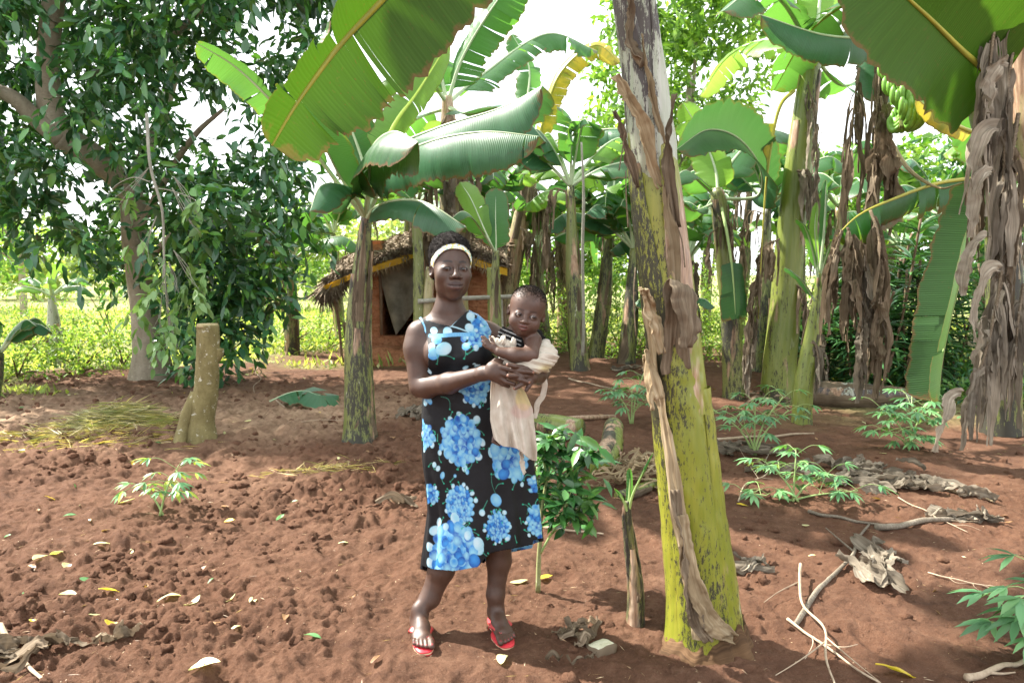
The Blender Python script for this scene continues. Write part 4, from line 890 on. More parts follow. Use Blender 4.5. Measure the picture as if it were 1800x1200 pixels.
# --- plant that bears the bunch, with long dead leaves hanging under it
b = at(1530, 735, 6.9); b[2] = hz(b[0], b[1])
b = at(1765, 660, 6.8); b[2] = hz(b[0], b[1])
PJ = root_for('banana_plant', b, 'fruiting banana plant right of the stout one, dead leaves hanging below its bunch', group=BG)
banana_stem(PJ, [b, at(1765, 500, 6.8), at(1750, 300, 6.9), at(1700, 80, 7.1), at(1620, -60, 7.2)], [.14, .13, .12, .11, .08], 'mid', 101, 4, 5)
kj = (1565, -20, 7.2)
for i, (P, W, kw) in enumerate([
   (((1565, 250, 7.2), (1600, 300, 6.6), (1650, 330, 6.2), (1690, 322, 5.9)), .01, dict(mat='main', tears=0)),
   ((kj, (1640, -60, 6.7), (1720, 0, 6.2), (1760, 120, 6.0)), .34, dict(mat='dark', tears=5)),
   ((kj, (1520, -90, 6.4), (1440, -90, 5.7), (1360, -20, 5.3)), .34, dict(mat='main', tears=6)),
   ((kj, (1500, 0, 7.8), (1420, 60, 8.5), (1360, 160, 9)), .34, dict(mat='main', tears=8)),
   ((kj, (1640, 60, 8.0), (1700, 180, 8.6), (1740, 300, 9)), .34, dict(mat='main', tears=8)),
   (((1730, 312, 6.6), (1650, 322, 6.4), (1570, 350, 6.2), (1510, 378, 6.1), (1470, 415, 6.05)), .24, dict(mat='main', tears=9, fold=1.1, fold2=1.0, rim=.45, petiole=.02, up=(0, -.3, 1))),
   (((1720, 235, 6.3), (1690, 225, 6.1), (1650, 205, 5.9), (1610, 172, 5.8)), .10, dict(mat='yel', tears=0, fold=.2, fold2=.4, up=(.3, -1, .4)))]):
    banana_leaf(PJ, pp(P), W, seed=110+i, rib='y' if i else 'b', rr=.02, **kw)
for i, (P, W, n, dn, mt) in enumerate([
    ([(1560, 20, 6.9), (1545, 150, 6.5), (1535, 300, 6.3), (1530, 380, 6.2)], .12, 12, .6, 'brown'),
    ([(1548, 170, 6.4), (1560, 230, 6.3), (1580, 300, 6.3)], .16, 6, .5, 'brown'),
    ([(1530, 370, 6.1), (1545, 420, 6.0), (1548, 520, 5.95), (1545, 600, 5.9)], .14, 11, .6, 'brown'),
    ([(1490, 400, 6.05), (1500, 440, 6.0), (1495, 500, 5.95)], .14, 7, .55, 'brown'),
    ([(1480, 405, 6.05), (1470, 440, 6.0), (1462, 470, 5.95)], .12, 5, .5, 'brown'),
    ([(1520, 430, 6.0), (1522, 480, 6.0), (1520, 560, 5.95), (1518, 640, 5.9)], .11, 9, .4, 'grey'),
    ([(1510, 120, 6.6), (1500, 200, 6.5), (1485, 330, 6.4)], .08, 8, .6, 'brown')]):
    dead_leaf(PJ, pp(P), W, n, mt, 330+i, .011, .16, dn, shade=(.45, 1.2))
# the bunch itself
def bananas():
    m = NT('green_banana_skin'); n = m.noise(m.coord(), 12, 3); mat = m.princ(m.mix(m.rng(n, .35, .7), (.13, .30, .035), (.20, .40, .06)), .42, None, .5)
    u = parent = PJ
    stalk = [at(1568, 10, 6.9), at(1586, 70, 6.3), at(1584, 150, 6.15), at(1586, 190, 6.1), at(1587, 225, 6.1)]
    CC = crv(stalk, 30); V, fs, uv = tube(CC, .028, 8); so = MB().add(V, fs, uv).build('fruit_stalk', STEM['green'], PJ)
    r = np.random.default_rng(5)
    for k in range(6):
        c = CC[int(9+k*3.3)]; mb = MB()
        for row in (0, 1):
            for j in range(9):
                a = -1.9+j*.42+r.normal(0, .05)+k*.35-math.pi/2+row*.2; d = np.array([math.cos(a), math.sin(a), 0]); rr = .10-.006*k
                p0 = c+d*.03+[0, 0, -.02-row*.035]; P = [p0, p0+d*.06+[0, 0, -.035], p0+d*(.06+rr*.75)+[0, 0, -.01+.02*row], p0+d*(.055+rr*.95)+[0, 0, .06+.01*row], p0+d*(.05+rr*.98)+[0, 0, .095]]
                V, fs, uv = tube(crv(P, 12), np.array([.008, .014, .022, .026, .027, .027, .026, .025, .023, .018, .010, .005]), 7); mb.add(V, fs, uv)
        mb.build('banana_hand', mat, PJ)
bananas()
# ------------------------------------------------------------------ mud hut
def mud_mat():
    m = NT('red_mud'); co = m.coord(); n = m.noise(co, 5, 6, .7); n2 = m.noise(co, 30, 4)
    w = m.n('ShaderNodeTexVoronoi'); m.l(m.coord('Object', (1, 1, 2.2)), w.inputs['Vector']); w.inputs['Scale'].default_value = 9; w.feature = 'SMOOTH_F1'
    c = m.ramp(n, [(.3, (.23, .098, .05)), (.5, (.35, .155, .08)), (.72, (.44, .23, .125))])
    return m.princ(m.mix(m.rng(n2, .35, .45, .5, 0), c, (.12, .045, .02)), .95, m.bump(w.outputs[0], .9, .05, m.bump(n2, .7, .02)), .1)
MUD = mud_mat()
def thatch_mat():
    m = NT('old_thatch'); n = m.noise(m.coord('Object', (1, 1, 1)), 14, 6, .7); return m.princ(m.ramp(n, [(.3, (.07, .05, .035)), (.5, (.22, .17, .12)), (.72, (.42, .36, .28))]), .95, m.bump(n, 1, .03), .1)
TH = thatch_mat()
def cloth_mat(name, a, b_, sc=6, rough=.9, bump=.3):
    m = NT(name); co = m.coord(); n = m.noise(co, sc, 5, .6); wv = m.noise(co, 400, 2)
    return m.princ(m.mix(m.rng(n, .35, .68), a, b_), rough, m.bump(wv, bump, .001, m.bump(n, .4, .01)), .15, .12, b_)
def hut():
    D = 12.2; b = at(745, 620, D); b[2] = hz(b[0], b[1]); z0 = b[2]-.15
    T = thing('mud_hut', b, 'small red mud hut with sagging thatch and yellow sheeting under its eave', 'hut')
    X = lambda px: at(px, 500, D)[0]; Zp = lambda py: at(800, py, D)[2]
    xl, xr = X(645), X(862); yf, yb = D, D+2.3; zt = Zp(432)
    dx0, dx1 = X(672), X(748); dz0, dz1 = Zp(590), Zp(448)
    def slab(x0, x1, z0_, z1_, y0, y1, nx=24, nz=30, seed=0, xc=None):
        mb = MB()
        u, v = np.meshgrid(np.linspace(0, 1, nz), np.linspace(0, 1, nx), indexing='ij')
        for (ya, sg) in ((y0, 1), (y1, -1)):
            xx = x0+(x1-x0)*v; zz = z0_+(z1_-z0_)*u
            d = .03*noise3(xx*5+seed, zz*7, ya)+.018*noise3(xx*14, zz*18, ya+5); d = d*np.clip(np.minimum(v, 1-v)*8, 0, 1)
            V = np.stack([xx, ya-sg*d, zz], -1).reshape(-1, 3); q = grid_q(nz, nx); mb.add(V, q if sg > 0 else q[:, ::-1])
        for xa in (x0, x1):
            uu, vv = np.meshgrid(np.linspace(0, 1, nz), [0, 1], indexing='ij'); V = np.stack([0*uu+xa, y0+(y1-y0)*vv, z0_+(z1_-z0_)*uu], -1).reshape(-1, 3); mb.add(V, grid_q(nz, 2))
        for za in (z0_, z1_):
            uu, vv = np.meshgrid(np.linspace(0, 1, nx), [0, 1], indexing='ij'); V = np.stack([x0+(x1-x0)*uu, y0+(y1-y0)*vv, 0*uu+za], -1).reshape(-1, 3); mb.add(V, grid_q(nx, 2))
        return mb
    th = .22
    w = slab(xl, dx0, z0, zt, yf, yf+th, 14, 34, 1); 
    for m2 in (slab(dx1, xr, z0, zt-.04, yf+.004, yf+th, 30, 34, 2), slab(dx0, dx1, z0, dz0, yf+.01, yf+th, 14, 8, 3)):
        for V, c, u in zip(m2.V, m2.C, m2.UV): pass
        k = w.n; w.V += m2.V; w.UV += m2.UV; w.C += m2.C; w.F += [f+k for f in m2.F]; w.n += m2.n
    w.build('front_wall', MUD, T)
    def side(xa, sg):
        mb = slab(yf+th, yb, z0, zt+.1, 0, .2, 26, 24, 4)
        V = [np.stack([xa+sg*v[:, 1], v[:, 0], v[:, 2]], -1) for v in mb.V]; mb.V = V; return mb
    side(xl, 1).build('side_wall', MUD, T); side(xr-.2, 1).build('side_wall', MUD, T)
    slab(xl, xr, z0, zt+.15, yb, yb+.2, 20, 20, 8).build('back_wall', MUD, T)
    # plinth of trodden mud in front
    mb = MB(); n, m_ = 14, 40; u, v = np.meshgrid(np.linspace(0, 1, n), np.linspace(0, 1, m_), indexing='ij')
    hgt = (Zp(604)-z0)*sstep(0, .5, u)+.03*noise2(v*9, u*5, 3); V = np.stack([xl-.15+(xr-xl+.2)*v, yf-.75+u*.8+.05*noise2(v*6, u*3, 5), z0+hgt-.03], -1).reshape(-1, 3)
    mb.add(V, grid_q(n, m_)); mb.build('plinth', MUD, T)
    # curtain of sacking hung in the doorway, gathered to the right
    mb = MB(); n, m_ = 50, 40; u, v = np.meshgrid(np.linspace(0, 1, n), np.linspace(0, 1, m_), indexing='ij')
    lx = dx0-.12+(.50*u**1.3)*(dx1-dx0); rx = dx1+.03-.0*u; bot = Zp(448)-(Zp(448)-Zp(588))*(1-.52*v)
    xx = lx+(rx-lx)*v; zz = Zp(440)+(bot-Zp(440))*u; yy = yf-.05+.035*np.sin(v*14+u*4)*(.3+u)+.03*noise2(v*5, u*6, 3)-.03*u
    mb.add(np.stack([xx, yy, zz], -1).reshape(-1, 3), grid_q(n, m_)); mb.build('curtain', cloth_mat('grey_sacking', (.13, .12, .09), (.26, .235, .185), 5), T, solid=.006)
    mb = MB(); V, fs, uv = tube([[dx0-.02, yf-.03, dz0+.02], [dx0-.02, yf-.03, (dz0+dz1)/2], [dx0-.05, yf-.03, dz1]], .025, 7, rough=.2); mb.add(V, fs, uv); mb.build('door_post', DARKW, T)
    # roof: sheeting on poles, ragged thatch on top
    ridge = (X(765), yf+.9, Zp(388)+.1)
    def roof_z(x, y):
        ct = X(770); d = np.abs(x-ct); return Zp(402)+.06-.30*(d/.9)**1.35*.75-.20*np.clip(yf+.6-y, 0, 1)-.12*np.abs(y-(yf+1.2))
    n, m_ = 40, 110; u, v = np.meshgrid(np.linspace(0, 1, n), np.linspace(0, 1, m_), indexing='ij'); x0, x1 = X(582), X(892)
    xx = x0+(x1-x0)*v; yy = yf-.42+(yb-yf+.9)*u+.05*noise2(v*20, v*0, 2)*(1-u)
    z = roof_z(xx, yy); sh = MB()
    sh.add(np.stack([xx, yy-.05, z-.03+.012*noise2(xx*8, yy*8, 1)], -1).reshape(-1, 3), grid_q(n, m_))
    k0 = sh.n; vv = np.linspace(0, 1, m_); drop = .085+.04*noise2(vv*12, vv*0, 4)
    E0 = np.stack([xx[0], yy[0]-.05, z[0]-.03], -1); E1 = E0-np.stack([0*vv, 0*vv+.012, drop], -1); sh.add(np.stack([E0, E1]).reshape(-1, 3), grid_q(2, m_))
    ym = NT('yellow_sheeting'); sh.build('yellow_sheeting', ym.princ(ym.mix(ym.rng(ym.noise(ym.coord(), 4, 3), .4, .6), (.78, .48, .03), (.60, .33, .02)), .55, None, .4, .5, (.95, .6, .05)), T)
    mb = MB(); r = np.random.default_rng(4)
    for lay in range(3):
        mb.add(np.stack([xx, yy+.05+.03*lay, z+.02+.028*lay+.045*noise2(xx*9+lay*5, yy*9, 5)+.03*noise2(xx*26, yy*26, 6)], -1).reshape(-1, 3), grid_q(n, m_))
    N = 9000; a = r.random(N)*(x1-x0)+x0; c = np.where(r.random(N) < .22, yf-.36, yf-.42+(yb-yf+.7)*r.random(N)); zz = roof_z(a, c)+.01+.10*r.random(N)
    dirs = np.stack([.9*r.normal(size=N), -.6+.8*r.normal(size=N), -.25-.6*(a < x0+.6)+.35*r.normal(size=N)], -1)
    leaves(mb, np.stack([a, c, zz], -1), dirs, r.normal(size=(N, 3))+[0, 0, 1], .06+.13*r.random(N), .012+.03*r.random(N)**3, 1., .2, .3, True)
    N = 1500; a = x0+.35*r.random(N)**1.5; c = yf-.45+.8*r.random(N); leaves(mb, np.stack([a, c, roof_z(a, c)], -1), np.stack([-.2+.3*r.normal(size=N), .3*r.normal(size=N), -1+.1*r.normal(size=N)], -1), r.normal(size=(N, 3)), .2+.35*r.random(N)*(1-(a-x0)/.4), .01, 1., .2, .3, True)
    mb.build('thatch', TH, T)
    rv = MB(); N = 500; a = X(630)+(x1-.2-X(630))*r.random(N); leaves(rv, np.stack([a, yf-.44+0*a, roof_z(a, yf-.4)-.02], -1), np.stack([.3*r.normal(size=N), -.15+.2*r.normal(size=N), -1+.2*r.normal(size=N)], -1), r.normal(size=(N, 3)), .06+.2*r.random(N), .006, 1., .2, .3, True)
    rv.build('hanging_straw', DRY['tan'], T)
    rp = MB()
    for px in (600, 655, 705, 760, 815, 880):
        x = X(px); P = [[x, yf-.44, roof_z(x, yf-.4)-.07], [x, yf+1.2, roof_z(x, yf+1.2)-.07]]; V, fs, uv = tube(P, .022, 6); MB().add(V, fs, uv).build('rafter', DARKW, T)
    for (px, y_) in ((592, .1), (880, .1)):
        x = X(px); P = [[x-.04, yf-.35+y_, roof_z(x, yf-.3)-.06], [x+.05, yf-.3+y_, (z0+Zp(500))/2+.2], [x+.12, yf-.3+y_, z0]]; V, fs, uv = tube(crv(P, 14), .025, 7, rough=.2); MB().add(V, fs, uv).build('eave_post', DARKW, T)
    # small cut bench of mud bricks left of the hut
    return T
hut()
# --- pole fence behind the woman
def pole(name, P, R, mat, label, cat='pole', group=None, parent=None, seed=0, base=None):
    P = np.asarray(P); C = crv(P, 26); V, fs, uv = tube(C, itp(R, 26), 10, rough=.09, seed=seed); o = MB().add(V, fs, uv).build(name, mat, parent, loc=base if base is not None else tuple(P[0]))
    if parent is None: tag(o, label, cat, group)
    return o
b = gp(740, 690); D = 8.6
FP = thing('pole_fence', at(740, 660, D), 'rail of one grey pole lashed to upright banana-stem posts behind the woman', 'fence')
pole('rail', pp([(735, 530, D-.1), (800, 525, D-.1), (880, 522, D-.1), (930, 520, D-.1)]), [.028, .026, .025, .022], POLE, None, parent=FP, seed=3)
pole('post', pp([(736, 690, D), (738, 600, D), (736, 480, D), (732, 400, D), (729, 372, D)]), [.085, .078, .065, .055, .05], STEM['mid'], None, parent=FP, seed=4)
pole('post', pp([(752, 690, D), (752, 600, D), (752, 520, D), (756, 470, D+.05)]), [.075, .07, .06, .05], STEM['dry'], None, parent=FP, seed=5)
pole('post', pp([(880, 640, D), (880, 580, D), (878, 520, D)]), [.04, .038, .034], POLE, None, parent=FP, seed=6)
pole('post', pp([(865, 640, D), (862, 540, D), (860, 470, D)]), [.035, .032, .03], STEM['green'], None, parent=FP, seed=7)
pole('thin_stake', pp([(1024, 625, 9.2), (1026, 560, 9.2), (1024, 440, 9.2), (1026, 345, 9.2), (1022, 250, 9.2)]), [.022, .02, .02, .018, .012], POLE, 'thin upright stake among the dead banana leaves, right of the baby', 'stake', seed=8)
# ------------------------------------------------------------------ broadleaf trees, bushes
def pick(r, pal, n, j=.18):
    pal = np.array(pal); c = pal[r.integers(0, len(pal), n)]; return c*(1+j*r.normal(size=(n, 1)))
def foliage(name, parent, centres, sizes, per, Ls, Ws, pal, mat=FOL, droop=.6, seed=0, simple=False, flat=.75, hang=.0, twigs=False):
    """clusters of leaves round twig ends: each cluster is a spray of a few twigs with leaves along them"""
    r = np.random.default_rng(seed); P, D, Nn = [], [], []; tw = MB()
    for c, s in zip(centres, sizes):
        k = max(2, int(per/7)); 
        for _ in range(k):
            d = unit(r.normal(size=3)*[1, 1, .7]+[0, 0, -hang]); p0 = np.array(c)+r.normal(size=3)*s*.35
            q = 7; t = np.linspace(.15, 1, q)[:, None]; pos = p0+d*t*s+np.array([0, 0, -1.])*(t*t)*s*droop*.5
            dd = unit(d+np.array([0, 0, -droop])*t+r.normal(size=(q, 3))*.65); P.append(pos); D.append(dd); Nn.append(unit(np.array([0, 0, 1.])+r.normal(size=(q, 3))*.6))
            if twigs: V, fs, uv = tube(np.vstack([p0, pos[2], pos[4], pos[6]]), [.007*s, .006*s, .005*s, .002*s], 3, False); tw.add(V, fs, uv)
    P, D, Nn = map(np.concatenate, (P, D, Nn)); n = len(P); mb = MB()
    leaves(mb, P, D, Nn, Ls*(.65+.6*r.random(n)), Ws*(.7+.5*r.random(n)), pick(r, pal, n), .25, .15, simple)
    o = mb.build(name, mat, parent)
    if twigs: tw.build('twigs', DARKW, o)
    return o
def limb(parent, P, R, mat=BARK, name='limb', sides=12, seed=0, rough=.07):
    C = crv(P, 30); V, fs, uv = tube(C, itp(R, 30), sides, rough=rough, seed=seed); return MB().add(V, fs, uv).build(name, mat, parent)
GREENS = [(.030, .100, .036), (.040, .125, .044), (.026, .085, .034), (.055, .16, .042), (.085, .22, .045), (.034, .11, .055)]

# --- big tree on the left
b = gp(266, 664); D = b[1]
T1 = thing('broadleaf_tree', b, 'big dark-leaved tree on the left with two thick bare limbs forking up', 'tree')
tr = crv([b+[0, 0, -.1], at(265, 620, D), at(252, 540, D+.1), at(238, 430, D), at(228, 340, D-.1), at(170, 280, D-.4), at(105, 240, D-.7)], 60)
V, fs, uv = tube(tr, itp([.33, .24, .17, .17, .165, .17, .17], 60), 18, rough=.06, seed=2); MB().add(V, fs, uv).build('trunk', BARK, T1)
limb(T1, pp([(120, 250, D-.65), (92, 205, D-.75), (84, 130, D-.8), (88, 60, D-.8), (100, -30, D-.8), (130, -160, D-.6), (160, -320, D-.3)]), [.16, .15, .135, .13, .125, .10, .06])
limb(T1, pp([(110, 245, D-.7), (60, 205, D-.9), (20, 170, D-1), (-40, 150, D-1.1), (-130, 110, D-1.2), (-260, 20, D-1)]), [.14, .11, .09, .085, .075, .05])
limb(T1, pp([(228, 350, D-.1), (255, 270, D+.4), (290, 190, D+.8), (320, 80, D+1.1), (350, -40, D+1.2), (380, -180, D+1)]), [.12, .09, .075, .06, .05, .03])
limb(T1, pp([(235, 420, D), (300, 300, D-.4), (345, 235, D-.8), (395, 190, D-1)]), [.06, .045, .035, .02])
limb(T1, pp([(262, 140, D-1), (280, 85, D-1), (315, 55, D-1.1), (360, 10, D-1.2)]), [.05, .045, .04, .03])
limb(T1, pp([(240, 480, D), (320, 400, D-.6), (400, 390, D-.9), (480, 430, D-1)]), [.05, .04, .03, .015])
r = np.random.default_rng(3)
poly = [(-200, -420), (520, -420), (600, -120), (560, 60), (545, 200), (525, 300), (550, 400), (500, 450), (490, 520), (440, 600), (400, 655), (330, 640), (300, 600), (215, 560), (200, 470), (150, 440), (60, 410), (-60, 430), (-170, 400), (-200, 300)]
gaps = [(135, 10, 22, 30), (150, 325, 26, 30), (120, 30, 14, 26), (320, 60, 40, 22), (310, 100, 25, 12), (115, 190, 15, 15), (440, 250, 28, 20), (380, 240, 22, 14), (230, 180, 12, 14), (510, 360, 30, 12), (20, 330, 25, 20), (90, 370, 20, 14), (265, 365, 14, 22), (470, 130, 14, 14), (430, 20, 18, 10), (420, 330, 16, 12), (345, 330, 12, 10)]
x = r.uniform(-220, 600, 5600); y = r.uniform(-420, 660, 5600); keep = in_poly(x, y, poly)
for gx, gy, gw, gh in gaps: keep &= ((x-gx)/(gw*1.25))**2+((y-gy)/(gh*1.25))**2 > 1
keep &= fbm2(x/75, y/75, 3, 5)+.45*r.random(len(x)) > -.03
x, y = x[keep][:2300], y[keep][:2300]; low = y > 430
dd = np.where(low, D-1.1+1.2*r.random(len(x)), D-2.3+3.4*r.random(len(x)))
cs = [at(a, b_, d) for a, b_, d in zip(x, y, dd)]
LIMB = crv([(170, 290, 0), (120, 250, 0), (92, 205, 0), (84, 130, 0), (88, 60, 0), (96, -10, 0)], 40)[:, :2]; LIMB2 = crv([(120, 250, 0), (60, 205, 0), (0, 165, 0)], 20)[:, :2]; LIMB3 = crv([(262, 660, 0), (252, 560, 0), (238, 430, 0), (226, 340, 0)], 30)[:, :2]; LL = np.vstack([LIMB, LIMB2, LIMB3])
dl = np.sqrt(((np.stack([x, y], -1)[:, None]-LL[None])**2).sum(-1)).min(1); far = dl < 50; dd = np.where(far, np.where(y > 300, D+.5, D-.05)+.9*r.random(len(x)), dd); kk_ = ~(far & (r.random(len(x)) < .3)); cs = [at(a, b_, d) for a, b_, d in zip(x[kk_], y[kk_], dd[kk_])]
foliage('crown', T1, cs, r.uniform(.26, .46, len(cs)), 13, .185, .078, GREENS, FOLG, .9, 4, twigs=False)
# --- grey hanging branch with paler leaves
T2 = thing('hanging_branch', at(262, 240, 7.2), 'long pale-leaved branch hanging down in front of the big dark tree', 'branch')
V, fs, uv = tube(crv(pp([(258, 200, 7.3), (264, 290, 7.2), (285, 370, 7.2), (288, 440, 7.2), (292, 520, 7.2), (300, 600, 7.2)]), 40), itp([.016, .014, .013, .011, .007, .003], 40), 6); MB().add(V, fs, uv).build('stem', POLE, T2)
for i, (x, y, s) in enumerate([(290, 460, .34), (288, 500, .4), (300, 540, .4), (280, 560, .34), (312, 585, .32), (320, 500, .3), (350, 480, .26), (250, 420, .16), (205, 335, .22), (340, 370, .26), (350, 350, .2)]):
    foliage('leaves', T2, [at(x, y, 7.2)], [s*.8], 34 if y > 440 else 14, .13, .062, [(.13, .24, .08), (.17, .29, .11), (.10, .20, .07)], FOL, 1.1, 40+i, hang=.8)
    for k_ in range(3): limb(T2, [at(286+(x-286)*.3, y-40, 7.2), at(286+(x-286)*.7, y-10+8*k_, 7.2), at(x+(k_-1)*12, y+20+10*k_, 7.15)], [.004, .003, .0015], POLE, 'twig', 4)
limb(T2, pp([(266, 330, 7.2), (300, 335, 7.2), (340, 350, 7.2), (350, 365, 7.2)]), [.006, .005, .004, .002], POLE, 'stem', 5)
limb(T2, pp([(264, 320, 7.2), (235, 312, 7.2), (205, 325, 7.2), (188, 345, 7.2)]), [.006, .005, .004, .002], POLE, 'stem', 5)

# --- trees and bushes further off
def far_tree(base, D, label, poly, n, Ls, pal, seed, name='broadleaf_tree', dep=3., size=.9, per=24, trunk=.16, mat=FOLB, cat='tree'):
    b = at(base[0], base[1], D); b[2] = hz(b[0], b[1]); T = thing(name, b, label, cat); r = np.random.default_rng(seed)
    xs = [p[0] for p in poly]; ys = [p[1] for p in poly]; x = r.uniform(min(xs), max(xs), n*4); y = r.uniform(min(ys), max(ys), n*4)
    k = in_poly(x, y, poly) & (fbm2(x/45+seed, y/45, 3, 5)+.5*r.random(len(x)) > -.18); x, y = x[k][:n], y[k][:n]
    cs = [at(a, c, D+dep*(r.random()-.5)) for a, c in zip(x, y)]; cx, cy = np.mean(xs), np.mean(ys)
    limb(T, [b-[0, 0, .1], at(base[0]*.8+cx*.2, (base[1]+cy)/2, D), at(cx, cy, D)], [trunk, trunk*.8, trunk*.4], BARK, 'trunk')
    for j in range(4):
        e = cs[r.integers(len(cs))]; m_ = at(base[0]*.6+cx*.4, (base[1]*.45+cy*.55), D); limb(T, [m_, (m_+e)/2+[0, 0, .2], e], [trunk*.5, trunk*.3, trunk*.12], BARK, 'limb', 8)
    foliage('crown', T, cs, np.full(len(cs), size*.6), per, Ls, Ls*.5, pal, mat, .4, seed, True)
    return T
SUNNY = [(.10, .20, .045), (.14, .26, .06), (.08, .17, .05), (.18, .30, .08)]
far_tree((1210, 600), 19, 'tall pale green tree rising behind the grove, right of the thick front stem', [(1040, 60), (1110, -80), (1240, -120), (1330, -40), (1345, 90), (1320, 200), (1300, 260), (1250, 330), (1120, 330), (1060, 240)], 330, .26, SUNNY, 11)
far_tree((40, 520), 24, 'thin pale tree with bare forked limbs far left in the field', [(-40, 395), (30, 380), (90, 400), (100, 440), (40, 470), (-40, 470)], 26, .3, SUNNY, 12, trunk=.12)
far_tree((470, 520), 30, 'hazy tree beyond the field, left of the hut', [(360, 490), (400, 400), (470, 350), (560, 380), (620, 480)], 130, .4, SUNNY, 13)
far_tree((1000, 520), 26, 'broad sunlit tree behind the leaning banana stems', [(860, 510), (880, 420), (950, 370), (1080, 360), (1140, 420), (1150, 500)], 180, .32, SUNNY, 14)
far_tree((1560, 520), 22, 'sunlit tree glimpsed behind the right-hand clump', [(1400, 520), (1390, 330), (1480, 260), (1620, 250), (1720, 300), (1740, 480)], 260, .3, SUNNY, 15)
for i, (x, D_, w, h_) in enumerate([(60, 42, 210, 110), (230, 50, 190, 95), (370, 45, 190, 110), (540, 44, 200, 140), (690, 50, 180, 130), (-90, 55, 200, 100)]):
    far_tree((x, 496), D_, 'distant rounded tree on the left horizon, number %s from the left' % ['two', 'three', 'four', 'five', 'six', 'one'][i], [(x-w/2, 495), (x-w*.4, 495-h_*.7), (x, 495-h_), (x+w*.4, 495-h_*.75), (x+w/2, 495)], 110, .5, [(.20, .28, .12), (.26, .33, .15)], 30+i, dep=6, size=1.4, per=21)  # sunlit, distant paleness is put into these leaf colours
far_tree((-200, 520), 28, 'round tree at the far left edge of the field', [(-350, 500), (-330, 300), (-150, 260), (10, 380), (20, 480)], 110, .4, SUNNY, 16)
far_tree((1720, 520), 15, 'dark leafy tree filling the gap at the right edge', [(1640, 500), (1660, 250), (1760, 120), (1900, 100), (1980, 300), (1960, 520)], 260, .2, GREENS+SUNNY[:1], 17, mat=FOL)
LOWG = [(.12, .22, .05), (.17, .28, .08), (.09, .18, .04), (.24, .32, .11)]
def bush(px, py, D, w, h, n, label, pal=LOWG, Ls=.07, seed=0, mat=FOLB, group=None, per=21, name='bush'):
    b = at(px, py, D); b[2] = hz(b[0], b[1]); T = thing(name, b, label, 'bush', group); r = np.random.default_rng(seed+700)
    u = unit(r.normal(size=(n, 3)))*r.random((n, 1))**.33; u[:, 2] = np.abs(u[:, 2]); cs = b+u*[w, w*.7, h]
    for j in range(5): e = cs[r.integers(n)]; limb(T, [b, (b+e)/2+[0, 0, .05], e], [.018, .012, .005], DARKW, 'stem', 5)
    foliage('leaves', T, cs, np.full(n, .22+.12*h), per, Ls, Ls*.5, pal, mat, .35, seed, Ls < .1)
BB = 'bushes along the back of the clearing'
for i, (px, py, D, w, h, n, lb) in enumerate([
    (140, 640, 10.8, .7, .75, 60, 'leafy bush just left of the big tree trunk'), (30, 660, 10.3, .8, .8, 70, 'bright low bush at the left edge of the soil'),
    (215, 610, 11.8, .6, .8, 50, 'pale bush behind the big tree trunk, on its left'), (500, 590, 14., .9, .8, 50, 'sunlit bush left of the hut'), (575, 585, 14.5, .7, .6, 40, 'small sunlit bush touching the hut\'s left corner'),
    (1060, 560, 13.5, 1.0, 1.2, 80, 'sunlit bush behind the pole fence, right of the baby'), (1120, 590, 12.5, .8, .9, 60, 'sunlit bush just left of the thick front stem'), (1220, 590, 13, .9, 1.1, 70, 'sunlit bush between the thick front stem and the hanging cut leaf'),
    (1000, 540, 15, 1.1, 1.5, 80, 'tall pale bush behind the baby'), (930, 560, 14, .7, 1.0, 40, 'pale bush left of the dry stems behind the baby'), (1330, 560, 14, 1., 1.4, 70, 'sunlit bush behind the clump on its left side'),
    (60, 560, 15, 1.6, 1.3, 90, 'wide pale bush in the field behind the small thin banana plant'), (200, 560, 16, 1.5, 1.4, 80, 'wide pale bush in the field seen past the big tree trunk'), (400, 565, 17, 1.6, 1.6, 90, 'tall pale bush in the field behind the cut post'),
    (560, 560, 18, 1.6, 1.9, 100, 'tall pale bush directly left of the hut, far back'), (660, 560, 18, 1.2, 2.2, 70, 'tall bush just behind the hut roof on its left'), (900, 560, 16, 1.3, 2.2, 100, 'tall leafy bush behind the hut\'s right end'),
    (1090, 560, 15, 1.3, 2.2, 110, 'tall leafy bush behind the thick front stem, on its left'), (1190, 560, 16, 1.2, 2.4, 110, 'tallest leafy bush behind the thick front stem'), (1270, 560, 15, 1.2, 2.3, 110, 'tall leafy bush behind the hanging cut leaf'),
    (1360, 560, 16, 1.2, 2.3, 90, 'tall leafy bush behind the stout banana stem'), (1450, 560, 15.5, 1.3, 2.2, 90, 'tall leafy bush behind the young sucker of the clump'),
    (-160, 640, 11, 1.2, 1.2, 60, 'round bush outside the clearing on the far left')]):
    bush(px, py, D, w, h, n, lb, seed=i, group=BB)
bush(1680, 640, 9.6, .9, .7, 60, 'low weedy bush beside the hanging green leaf', GREENS[3:]+LOWG[:1], .09, 30, FOL)
bush(1780, 660, 8.4, .8, .45, 60, 'low weedy bush at the right edge under the dead leaves', GREENS[3:]+LOWG[:1], .08, 31, FOL)
